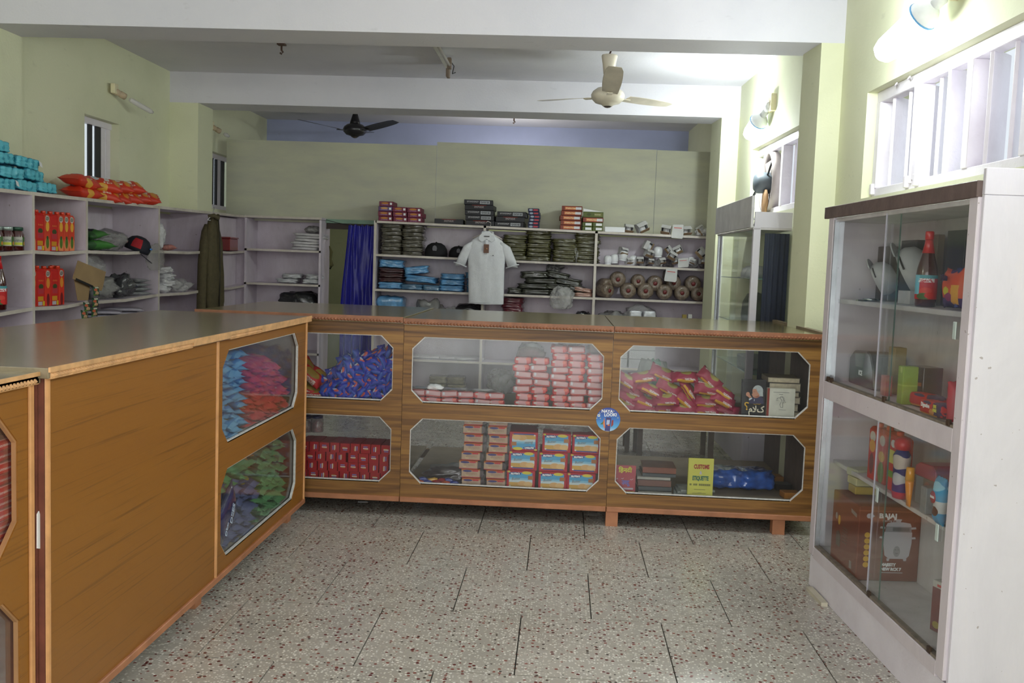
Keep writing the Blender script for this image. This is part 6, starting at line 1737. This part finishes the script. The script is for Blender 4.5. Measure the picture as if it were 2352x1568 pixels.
# ================================================================ inside the golden counter
M_blc = decal('light_blue_chips', (48, 132, 196), [('e', .5, .5, .28, .3, (150, 136, 60)), ('e', .5, .55, .14, .16, (70, 110, 120)), ('b', .94, .5, .06, .5, (110, 176, 220)), ('b', .06, .5, .06, .5, (120, 186, 226))], ('X', 'Y'), .2, .9, .5)
M_rdc = decal('red_chips', (196, 40, 34), [('e', .5, .5, .24, .3, (206, 120, 60)), ('b', .3, .8, .1, .05, (220, 190, 70)), ('b', .93, .5, .07, .5, (206, 50, 44)), ('t', .6, .2, .2, .06, (226, 190, 170), 50)], ('X', 'Y'), .2, .9, .5)
M_pkc = decal('crimson_chips', (190, 30, 56), [('e', .5, .5, .24, .3, (196, 80, 60)), ('b', .3, .75, .12, .05, (214, 180, 60)), ('b', .93, .5, .07, .5, (200, 36, 60))], ('X', 'Y'), .2, .9, .5)
M_nvc = decal('navy_chips', (48, 56, 104), [('e', .5, .5, .26, .3, (170, 160, 60)), ('e', .55, .5, .12, .14, (90, 90, 130)), ('b', .93, .5, .07, .5, (92, 104, 156))], ('X', 'Y'), .2, .9, .5)
M_gnc = decal('green_chips', (34, 104, 50), [('e', .5, .5, .26, .28, (190, 160, 70)), ('b', .93, .5, .07, .5, (90, 160, 100)), ('b', .2, .5, .05, .5, (206, 176, 50))], ('X', 'Y'), .2, .9, .5)
def chips(m, s0, n=3): return Kinds([kind_mesh('chips_packet', pack_mesh('chips_packet', .19, .115, .046, [m], s0 + i, .13, .3), 'packet') for i in range(n)])
KBl, KRd, KCr, KNv, KGn = chips(M_blc, 300), chips(M_rdc, 310), chips(M_pkc, 320), chips(M_nvc, 330), chips(M_gnc, 340)
XI = XF - .05
r2 = random.Random(3)


def heap(K, what, group, y0, y1, zb, ztop, dz=.034, dyy=.085, rz=0., depth=1, xo=0.):
    r = 0; z = zb
    while z < max(ztop(y0), ztop(y1)):
        c_ = 0; y = y0 + (.04 if r % 2 else 0)
        while y < y1:
            if z < ztop(y):
                K.put('%s, %s from the near end, %s row up' % (what, ORD[min(c_, 19)], ORD[min(r, 19)]), (XI - .085 + xo + r2.uniform(-.012, .012), y + r2.uniform(-.012, .012), z + .014), (r2.uniform(-.2, .2), r2.uniform(.05, .4), rz + r2.uniform(-.3, .3)), (1, 1, .85), group)
            y += dyy; c_ += 1
        z += dz; r += 1


ZUL, ZLL = .664, .152
heap(KBl, 'light blue crisps packet', 'light blue crisps packets in the golden counter', 4.07, 4.46, ZUL, lambda y: 1.06 - .55 * max(0, 4.02 - y), .033, .1)
heap(KRd, 'orange-red crisps packet', 'orange-red crisps packets in the golden counter', 4.56, 5.12, ZUL, lambda y: .86, .031, .1)
heap(KCr, 'crimson crisps packet', 'crimson crisps packets in the golden counter', 4.56, 5.02, .86, lambda y: .985 - .08 * (y - 4.5), .031, .1)
heap(KNv, 'navy and yellow crisps packet', 'navy crisps packets in the golden counter', 4.06, 4.62, ZLL, lambda y: .46 - .2 * (y - 4.2), .031, .1)
heap(KGn, 'green and yellow crisps packet', 'green crisps packets in the golden counter', 4.70, 5.10, ZLL, lambda y: .50, .031, .1)
heap(KGn, 'green crisps packet over the navy ones', 'green crisps packets over the navy ones', 4.14, 4.62, .44, lambda y: .53, .04, .13)
KYl = kind_mesh('chips_packet', pack_mesh('chips_packet', .2, .13, .05, [decal('yellow_green_chips', (186, 150, 40), [('e', .5, .5, .24, .3, (90, 110, 40))], ('X', 'Y'), .2, .9, .5)], 345, .12, .3), 'packet')
for i, (y, z) in enumerate(((4.52, .50), (4.78, .53), (4.95, .53))): KYl.put('yellow and green packet on top of the green heap, %s' % ('nearest', 'middle', 'farthest')[i], (XI - .07, y, z), (.1, .2, PI / 2 + .2), group='yellow packets on top of the green heap')
t = thing('navy_bag', 'large navy polythene bag with white block letters leaning on the lower glass', 'bag', (XI + .015, 4.14, .33), (.0, 0, 0))
o = link('bag_body', pack_mesh('bag_body', .26, .21, .05, [plain('navy_polythene', (28, 34, 84), .18, coat=1, var=.2, bmp=.5, bs=20)], 350, .06, .2), t, None, (PI / 2, 0, PI / 2)); o.rotation_euler = (PI / 2 + .05, -.5, PI / 2)
text('DEES', .042, plain('pale_blue_print', (170, 186, 206), .4), t, (.026, .03, .0), (PI / 2, -1.1, PI / 2), bold=.001); text('DEES', .034, plain('pale_blue_print', (170, 186, 206), .4), t, (.022, -.03, -.05), (PI / 2, -1.2, PI / 2), bold=.001)
x0, z0 = 0, 0
KBt = kind_mesh('chips_packet', pack_mesh('chips_packet', .2, .15, .05, [M_blc], 352, .12, .3), 'packet')
KBt.put('light blue crisps packet standing upright at the top near corner', (XI - .03, 4.10, 1.0), (PI / 2, .3, PI / 2), group='light blue crisps packet upright')

# red packets in the nearer golden counter
M_rsh = decal('red_flat_packet', (206, 12, 26), [('t', .6, .5, .3, .1, (240, 200, 200), 70), ('b', .5, .97, .5, .03, (240, 170, 170))], ('X', 'Z'), .2, .9, .2)
RF = Kind(lambda: link('red_flat_packet', MB().box(-.1, .1, -.09, .09, 0, .031).mesh('red_flat_packet', M_rsh, bevel=.006)), 'packet')
for r in range(12):
    for c_ in range(3):
        RF.put('flat red packet, %s of twelve, %s stack from the near end' % (rowlab(r, 12), ORD[c_]), (-1.588 + .004 * math.sin(r * 3), 2.443 - .205 * c_ + .004 * math.cos(r * 5 + c_), (.588 + .0325 * r)), (0, .0, PI / 2 + .02 * math.sin(r * 2)), group='flat red packets in the nearest counter')
solid('jute_sack', MB().loft([[Vector((.09 * k * math.cos(a), .12 * k * math.sin(a), z)) for a in [i * PI / 8 for i in range(16)]] for z, k in ((0, 1), (.1, 1.1), (.2, .9), (.26, .5))]), plain('sack_brown', (110, 76, 60), .8, var=.3, vs=9), 'brown sack at the bottom of the nearest golden counter', 'sack', (-1.70, 2.3, .121))

# ================================================================ inside the right showcase
def cput(o, px, py, d, zbase=None, rz=0., rot=None, dz=0.):
    y, z = cabpt(px, py, d); q = CABM @ Vector((d, y, zbase if zbase is not None else z + dz)); o.location = q
    o.rotation_euler = rot if rot is not None else (0, 0, CROT + rz); return o


SH1, SH2, SH3, SH4 = 1.393, 1.004, .625, .201
KB2 = Kind(bottle_mk, 'bottle'); o = KB2.put('red-capped ketchup bottle on the top shelf of the right showcase', (0, 0, 0)); cput(o, 2125, 690, .10, SH1, -2.0); o.scale = (.86, .86, .84)
def cbox(name, label, px, py, d, w_, dp, h, m, zb, rz=0., bevel=.002):
    """w_ along the face, dp into the showcase; front faces the glass"""
    o = solid(name, MB().box(0, dp, -w_ / 2, w_ / 2, 0, h), m, label, name.split('_')[-1], bevel=bevel); return cput(o, px, py, d, zb, rz)


cbox('black_box', 'large black shirt box standing at the back of the showcase top shelf', 2192, 600, .22, .15, .04, .30, plain('charcoal_box', (44, 46, 48), .5), SH1)
cbox('brown_box', 'dull brown box between the two black boxes on the showcase top shelf', 2138, 600, .23, .10, .03, .29, plain('taupe_box', (104, 92, 80), .6), SH1)
cbox('black_box', 'black box standing behind the bottle on the showcase top shelf', 2085, 600, .20, .16, .05, .27, plain('charcoal_box', (44, 46, 48), .5), SH1)
cbox('brown_box', 'dark brown box at the far end of the showcase top shelf', 2028, 600, .22, .16, .04, .25, plain('umber_box', (82, 70, 60), .6), SH1)
M_wcap = plain('white_cap_cloth', (186, 188, 190), .85, var=.1)
for i, (px, py, s) in enumerate(((2015, 650, 1.0), (2080, 640, 1.35))):
    t = thing('baseball_cap', ('white peaked cap with black strap standing on edge, farther one', 'white peaked cap with black strap propped behind the bottle')[i], 'cap', group='white caps in the showcase')
    part('crown', MB().lathe([(.075, 0), (.08, .03), (.07, .06), (.04, .08), (0, .085)], 20), M_wcap, t); part('peak', MB().prism([(.05 * math.cos(a), .075 * math.sin(a)) for a in [-PI / 2 + PI * k / 8 for k in range(9)]], 'Z', 0, .004, T=Matrix.Translation((.06, 0, 0))), M_wcap, t)
    part('strap', MB().tube([(.07 * math.cos(a), .083 * math.sin(a), .012) for a in [-1.4 + 2.8 * k / 10 for k in range(11)]], .003, 6), K_prt, t)
    cput(t, px, py, .17, SH1 + .09 * s); t.rotation_euler = (0, -1.1, CROT + 2.6); t.scale = (s, s, s)
t = solid('paper_stack', MB().box(0, .1, -.06, .06, 0, .055), M_pap, 'stack of white papers under the leaning white cap', 'papers', bevel=.001); cput(t, 2075, 690, .14, SH1)
t = solid('steel_buckle', MB().lathe([(.02, 0), (.035, 0), (.035, .012), (.02, .012), (.02, 0)], 18).box(-.1, .03, -.006, .006, 0, .006), plain('shiny_steel', (170, 176, 172), .15, metal=1), 'small shiny steel buckle on the showcase top shelf', 'buckle'); cput(t, 2000, 690, .10, SH1, .6)
M_tri = decal('orange_bingo_bag', (216, 80, 30), [('b', .5, .12, .5, .14, (56, 36, 96)), ('e', .5, .98, .2, .16, (56, 36, 110)), ('e', .35, .42, .16, .1, (206, 196, 40)), ('b', .78, .34, .13, .22, (220, 160, 50)), ('e', .5, .28, .2, .1, (150, 50, 100))], ('X', 'Y'), .15, 1, .5)
t = thing('crisps_bag', 'orange and purple crisps bag leaning beside the ketchup bottle', 'crisps')
link('bag_body', pack_mesh('bag_body', .15, .155, .05, [M_tri], 360, .05, .25), t, None, (PI / 2, 0, PI)); text('Yitta', .03, plain('dark_purple_print', (50, 30, 60), .4), t, (.02, .036, .036), (PI / 2, 0, PI), bold=.0016, shear=.2)
cput(t, 2192, 690, .09, SH1 + .078, PI / 2 + .0); t.rotation_euler = (0, .0, CROT + PI / 2)
t = solid('crisps_bag', MB(), [M_tri], 'purple edge of another crisps bag behind the near post', 'crisps'); t.data = pack_mesh('bag_body', .14, .1, .04, [M_nvc], 361, .05, .2); cput(t, 2226, 660, .12, SH1 + .08, 0); t.rotation_euler = (PI / 2, PI / 2, CROT)

# compartment below
t = thing('black_cap_box', 'rounded black printed pack at the far end of the showcase', 'pack')
part('pack_body', MB().prism([(-.17, 0), (.15, 0), (.15, .12), (.10, .155), (-.06, .165), (-.10, .15), (-.14, .09)], 'X', 0, .1), plain('ink_green_black', (30, 40, 38), .3, coat=.5, var=.3), t, bevel=.006)
part('window', MB().prism([(-.02, .085), (.06, .085), (.075, .145), (-.04, .152)], 'X', -.003, 0), plain('grey_green_film', (96, 112, 104), .15, coat=1), t); text('ICE', .03, W_prt, t, (-.003, -.005, .06), (PI / 2, 0, -PI / 2), bold=.0012)
cput(t, 1975, 880, .10, SH2); t.rotation_euler = (0, 0, CROT)
cbox('tan_box', 'tall tan box near the middle door edge of the showcase', 2045, 860, .14, .07, .05, .20, plain('tan_card', (142, 128, 86), .5, var=.3, vs=16), SH2)
solid_ = cbox('red_pack', 'small coral pack in front of the tall tan box', 2028, 880, .08, .05, .03, .085, plain('coral_pack', (176, 84, 72), .4), SH2)
cbox('green_box', 'lime green box standing beside the sliding door edge', 2066, 900, .05, .05, .06, .15, decal('lime_box', (146, 172, 60), [('b', .5, .5, .6, .02, (170, 190, 80)), ('e', .4, .9, .2, .08, (190, 206, 110))], ('Y', 'Z'), .4), SH2)
t = thing('black_box', 'small black carton with an orange strip next to the lime box', 'box')
part('box_body', MB().box(0, .09, -.05, .05, 0, .145), plain('midnight_card', (40, 44, 56), .35, coat=.3, var=.3, vs=20), t, bevel=.002); part('orange_strip', MB().box(-.001, 0, -.038, .008, .07, .084), plain('orange_print', (200, 110, 50), .4), t)
part('badge', MB().lathe([(0, 0), (.01, 0), (.01, .001), (0, .001)], 14, Matrix.Translation((-.0012, .015, .077)) @ Matrix.Rotation(PI / 2, 4, 'Y')), W_prt, t); part('badge', MB().lathe([(0, 0), (.009, 0), (.009, .001), (0, .001)], 14, Matrix.Translation((-.0012, -.01, .122)) @ Matrix.Rotation(PI / 2, 4, 'Y')), plain('cream_print', (206, 196, 150), .4), t)
cput(t, 2100, 900, .13, SH2, .25)
M_dig = decal('digestive_pack', (196, 22, 36), [('b', .84, .5, .14, .5, (40, 32, 80)), ('e', .66, .3, .12, .24, (214, 140, 80)), ('b', .5, .12, .4, .05, (206, 140, 60)), ('e', .42, .86, .2, .1, (50, 44, 90))], ('X', 'Z'), .2, .8, .2)
for i, (px, py, d, rz) in enumerate(((2150, 935, .055, 0), (2130, 925, .12, .2))):
    t = thing('biscuit_packet', ('red digestive biscuit packet with 25% free corner at the glass', 'red biscuit packet lying just behind the digestive packet')[i], 'biscuits')
    link('wrapper', soft_mesh('wrapper', .17, .06, .055, [M_dig], 370 + i, .3, .06), t)
    if i == 0:
        text('Digestive', .021, W_prt, t, (-.02, -.0315, .036), (PI / 2, 0, 0), bold=.0006, sx=.9); text('25%', .014, Yp, t, (.058, -.0318, .042), (PI / 2, 0, 0), bold=.001); text('FREE', .014, Yp, t, (.058, -.0318, .028), (PI / 2, 0, 0), bold=.001)
    cput(t, px, py, d, SH2 + .001); t.rotation_euler = (0, 0, CROT - PI / 2 + rz)
t = tag(link('foil_pack', pack_mesh('foil_pack', .16, .1, .05, [M_pkc], 374, .08, .25)), 'crimson foil pack standing behind the near post of the showcase', 'packet'); cput(t, 2200, 930, .09, SH2 + .06); t.rotation_euler = (PI / 2 - .3, PI / 2, CROT)

# lower shelf goods
def crt(label, px, py, d, m, zb, s=1., rz=PI):
    t = thing('juice_carton', label, 'juice')
    part('carton_body', MB().box(0, .07, -.04, .04, 0, .215).prism([(0, .215), (.07, .215), (.055, .228), (.012, .228)], 'Y', -.04, .04), m, t, bevel=.002)
    part('screw_cap', MB().lathe([(.0, .246), (.014, .246), (.015, .24), (.015, .224), (0, .22)], 14), M_cap, t, (.03, 0, 0)); cput(t, px, py, d, zb); t.scale = (s, s, s); t.rotation_euler = (0, 0, CROT + rz - PI); return t


M_real = decal('red_yellow_carton', (190, 34, 30), [('e', .5, .82, .4, .1, (210, 206, 200)), ('e', .5, .64, .4, .12, (226, 160, 50)), ('e', .5, .3, .3, .2, (110, 20, 30))], ('Y', 'Z'), .3, .5)
M_org = decal('red_green_carton', (206, 60, 40), [('b', .5, .62, .34, .12, (214, 206, 90)), ('b', .5, .3, .34, .06, (110, 160, 50)), ('b', .5, .1, .4, .06, (206, 50, 50)), ('e', .4, .86, .3, .07, (220, 220, 220))], ('Y', 'Z'), .3, .5)
M_grc = decal('green_fruit_carton', (196, 50, 40), [('e', .5, .2, .4, .2, (90, 130, 40)), ('e', .5, .5, .4, .1, (220, 170, 60)), ('e', .5, .8, .36, .1, (206, 190, 180))], ('Y', 'Z'), .3, .5)
crt('red and yellow juice carton, farthest of three in the lower showcase', 2000, 1080, .09, M_real, SH3)
crt('juice carton with green fruit seen through the doubled glass doors', 2022, 1085, .10, M_grc, SH3)
crt('orange-red juice carton with a yellow nutrition panel', 2045, 1095, .09, M_org, SH3, 1.0)
t = thing('baby_bottle_pack', 'navy upright pack with a red round top and baby picture', 'pack')
part('pack_body', MB().loft([[Vector((.03 * math.cos(a) * k, .038 * math.sin(a) * k, z)) for a in [i * PI / 8 for i in range(16)]] for z, k in ((0, .9), (.02, 1), (.12, 1.), (.17, 1.1), (.2, .6), (.21, .2))]), decal('navy_baby_pack', (40, 40, 110), [('e', .3, .7, .4, .14, (206, 190, 180)), ('e', .3, .38, .3, .12, (190, 190, 200)), ('b', .5, .06, .5, .07, (190, 30, 50))], ('Y', 'Z'), .3, .6, .2), t)
part('round_top', MB().lathe([(0, .19), (.03, .195), (.034, .215), (.03, .235), (.012, .245), (0, .246)], 18), plain('red_ball', (196, 30, 36), .35), t); cput(t, 2068, 1110, .08, SH3)
t = thing('orange_tube', 'orange tube standing on its cap beside the navy pack', 'tube')
part('tube_body', MB().loft([[Vector((.008 + .0 * k, 0, 0)) + Vector((.016 * math.cos(a) * kx, .016 * math.sin(a) * ky, z)) for a in [i * PI / 8 for i in range(16)]] for z, kx, ky in ((.0, .2, 1.2), (.05, .7, 1.05), (.09, 1, 1), (.1, 1, 1))]), plain('orange_plastic', (226, 140, 30), .3, coat=.4), t)
part('tube_cap', MB().lathe([(.018, .1), (.015, .15), (.012, .152), (0, .152)], 18, Matrix.Translation((.008, 0, 0))), plain('amber_cap', (220, 150, 20), .25, coat=.5), t); cput(t, 2083, 1130, .05, SH3)
t = thing('pink_jar', 'grey printed box with a big pink lid on the lower shelf', 'jar')
part('jar_body', MB().box(0, .11, -.07, .07, 0, .11), decal('grey_print_box', (120, 110, 104), [('e', .4, .5, .2, .4, (150, 110, 96)), ('b', .8, .5, .2, .5, (130, 136, 142))], ('Y', 'Z'), .4), t, bevel=.003)
part('lid', MB().prism([(-.075, .11), (.075, .11), (.07, .15), (.04, .165), (-.05, .168), (-.075, .15)], 'X', -.004, .12), plain('crimson_lid', (150, 40, 70), .3, coat=.4), t, bevel=.003); cput(t, 2122, 1150, .12, SH3, .1)
cbox('grey_tin', 'small grey ribbed tin before the pink lidded box', 2118, 1175, .07, .05, .05, .10, plain('grey_tin_paint', (128, 134, 140), .4, var=.15, vs=60), SH3)
t = thing('wipes_pack', 'sky blue pack with round red logo at the near end of the lower shelf', 'pack')
link('pack_body', pack_mesh('pack_body', .17, .075, .045, [decal('sky_blue_pack', (60, 156, 206), [('b', .38, .5, .12, .5, (206, 210, 214)), ('e', .28, .5, .1, .3, (96, 60, 50)), ('e', .8, .5, .1, .4, (150, 206, 230))], ('X', 'Y'), .2, .9, .3)], 380, .05, .15), t, None, (0, -PI / 2, 0)).rotation_euler = (0, -PI / 2, PI)
part('logo', MB().lathe([(0, 0), (.022, 0), (.022, .001), (0, .001)], 20, Matrix.Translation((-.0245, .012, .01)) @ Matrix.Rotation(PI / 2, 4, 'Y')), plain('logo_red', (166, 30, 50), .4), t); text('Little\'s', .012, W_prt, t, (-.0265, .012, .01), (PI / 2, 0, -PI / 2), bold=.0004)
cput(t, 2160, 1160, .06, SH3 + .087)
# bottom: rice cooker carton, soap, red carton
M_brw = decal('rust_carton', (122, 56, 34), [('b', .5, .94, .5, .008, (150, 84, 60))], ('X', 'Z'), .5, .1)
t = thing('rice_cooker_box', 'large rust brown rice cooker carton in the bottom of the showcase', 'box')
WB, HB = .27, .30        # front width, height; the front faces the near end (-y)
part('box_body', MB().box(-.12, .12, -.14, .14, 0, HB), M_brw, t, bevel=.003)
Wm, Gm, Sm, Ym = plain('cooker_white', (186, 184, 192), .35, var=.04), plain('cooker_grey', (110, 112, 116), .3), plain('cooker_silver', (150, 150, 154), .25), plain('spot_yellow', (206, 160, 40), .4)
b = MB(); yy = -.1408
def fq(pts, m, k): b.prism(pts, 'Y', yy - .0005 * k, yy, m)
cx = .032
fq([(cx - .052, .20), (cx + .055, .20), (cx + .055, .155), (cx + .048, .105), (cx + .036, .092), (cx - .03, .092), (cx - .046, .105), (cx - .054, .155)], 0, 1)
fq([(cx - .05, .2), (cx + .053, .2), (cx + .05, .222), (cx - .046, .222)], 2, 1); fq([(cx - .048, .222), (cx + .052, .222), (cx + .046, .236), (cx + .02, .24), (cx - .02, .24), (cx - .042, .236)], 0, 1)
fq([(cx - .02, .204), (cx + .045, .204), (cx + .043, .218), (cx - .02, .218)], 1, 2); fq([(cx - .008, .24), (cx + .008, .24), (cx + .013, .252), (cx - .013, .252)], 0, 1)
for sx in (-1, 1):
    for z in (.212, .172): fq([(cx + sx * .05, z), (cx + sx * .07, z + .002), (cx + sx * .068, z + .01), (cx + sx * .05, z + .008)], 0, 1)
fq([(cx - .038, .093), (cx - .026, .093), (cx - .028, .082), (cx - .036, .082)], 0, 1); fq([(cx + .026, .093), (cx + .04, .093), (cx + .038, .084), (cx + .028, .084)], 0, 1)
fq(ell(cx, .122, .013, .022), 2, 2); fq([(cx - .005, .112), (cx + .005, .112), (cx + .005, .116), (cx - .005, .116)], 1, 3); fq([(cx - .008, .127), (cx - .003, .127), (cx - .003, .131), (cx - .008, .131)], 1, 3); fq([(cx + .003, .127), (cx + .008, .127), (cx + .008, .131), (cx + .003, .131)], 1, 3)
for k in range(6): fq(ell(-.085, .185 - .024 * k, .011, .011, 14), 3, 1)
fq(ell(-.083, .262, .009, .010, 14), 0, 1); fq([(-.078, .276), (-.07, .27), (-.078, .262), (-.07, .254), (-.078, .248), (-.06, .262)], 0, 1)
part('printed_picture', b, [Wm, Gm, Sm, Ym], t)
text('BAJAJ', .026, W_prt, t, (-.01, yy - .0008, .263), (PI / 2, 0, 0), sx=1.1, bold=.0012); text('inspiring trust', .011, plain('cooker_white', (186, 184, 192)), t, (.0, yy - .0008, .245), (PI / 2, 0, 0), shear=.3)
text('MAJESTY', .016, W_prt, t, (-.025, yy - .0008, .067), (PI / 2, 0, 0), bold=.001, align='LEFT', sx=.9) ; text('NEW RCX 7', .016, W_prt, t, (-.025, yy - .0008, .049), (PI / 2, 0, 0), bold=.001, align='LEFT', sx=.9); part('underline_print', MB().box(-.025, .06, yy - .0006, yy, .034, .0365), Wm, t)
b = MB(); b.prism([(-.115, .262), (-.06, .27), (-.062, .255), (-.115, .248)], 'X', -.1215, -.12, 0)
b.prism(ell(.09, .2, .011, .014), 'X', -.1215, -.12, 0); b.prism(ell(.06, .19, .01, .02), 'X', -.1215, -.12, 1); b.prism([(.04, .08), (.08, .08), (.085, .135), (.06, .145), (.04, .13)], 'X', -.1215, -.12, 2)
for k in range(6): b.prism([(-.03, .17 - .012 * k), (.02, .17 - .012 * k), (.02, .173 - .012 * k), (-.03, .173 - .012 * k)], 'X', -.1212, -.12, 2)
b.prism([(-.09, .03), (-.07, .03), (-.07, .06), (-.09, .06)], 'X', -.1215, -.12, 0); part('printed_side', b, [plain('side_print_grey', (140, 130, 126), .5), Ym, plain('side_print_dim', (96, 76, 66), .5)], t)
yc, zc = cabpt(2000, 1300, .16); t.location = CABM @ Vector((.15, 1.06, SH4)); t.rotation_euler = (0, 0, CROT + .02); t.scale = (1.12, 1.1, 1.08)
for i, (y, z, c_) in enumerate(((1.18, .30, (176, 152, 60)), (1.16, .338, (190, 186, 140)), (1.2, .37, (186, 186, 160)))):
    o = solid('soap_pack', MB().box(-.05, .05, -.045, .045, 0, .034), plain('soap_pack_%d' % i, c_, .4, var=.2), 'pale soap pack, %s of three on the cooker carton' % rowlab(i, 3), 'soap', (0, 0, 0), (0, 0, CROT + .1 * i), 'soap packs on the cooker carton', bevel=.003); o.location = CABM @ Vector((.12, 1.15 + .012 * i, SH4 + HB * 1.08 + .002 + .036 * i))
t = thing('red_carton', 'narrow dark red carton standing by the near post at the bottom', 'box')
part('carton_body', MB().box(0, .06, -.03, .03, 0, .19), decal('dark_red_carton', (112, 30, 36), [('b', .5, .95, .6, .08, (190, 186, 180)), ('e', .5, .14, .3, .07, (160, 140, 50)), ('b', .4, .92, .2, .025, (190, 40, 40))], ('Y', 'Z'), .4), t, bevel=.002)
cput(t, 2150, 1420, .11, SH4, .3)
# second showcase goods
for i, (y, z) in enumerate(((.45, 1.461), (.62, 1.461))):
    t = thing('baseball_cap', 'white cap on the upper glass shelf of the second showcase, %s' % ('nearer', 'farther')[i], 'cap', (X2 + .12, YN2 + y, z), (0, 0, 2.8), 'white caps in the second showcase')
    part('crown', MB().lathe([(.08, 0), (.085, .03), (.07, .07), (.04, .09), (0, .095)], 20), M_wcap, t); part('peak', MB().prism([(.05 * math.cos(a) + .06, .07 * math.sin(a)) for a in [-PI / 2 + PI * k / 8 for k in range(9)]], 'Z', 0, .005), M_wcap, t)
solid('grey_bag', MB().lathe([(0, 0), (.09, 0), (.1, .06), (.09, .16), (.06, .22), (0, .24)], 20), plain('grey_green_bag', (84, 92, 80), .5, coat=.3), 'rounded grey green bag on the lower glass shelf of the second showcase', 'bag', (X2 + .13, YN2 + .5, 1.121))
solid('folded_cloth', MB().box(-.08, .08, -.12, .12, 0, .1), plain('pale_grey_cloth', (150, 152, 150), .7), 'pale folded cloth lower in the second showcase', 'cloth', (X2 + .12, YN2 + .5, .781), bevel=.01)
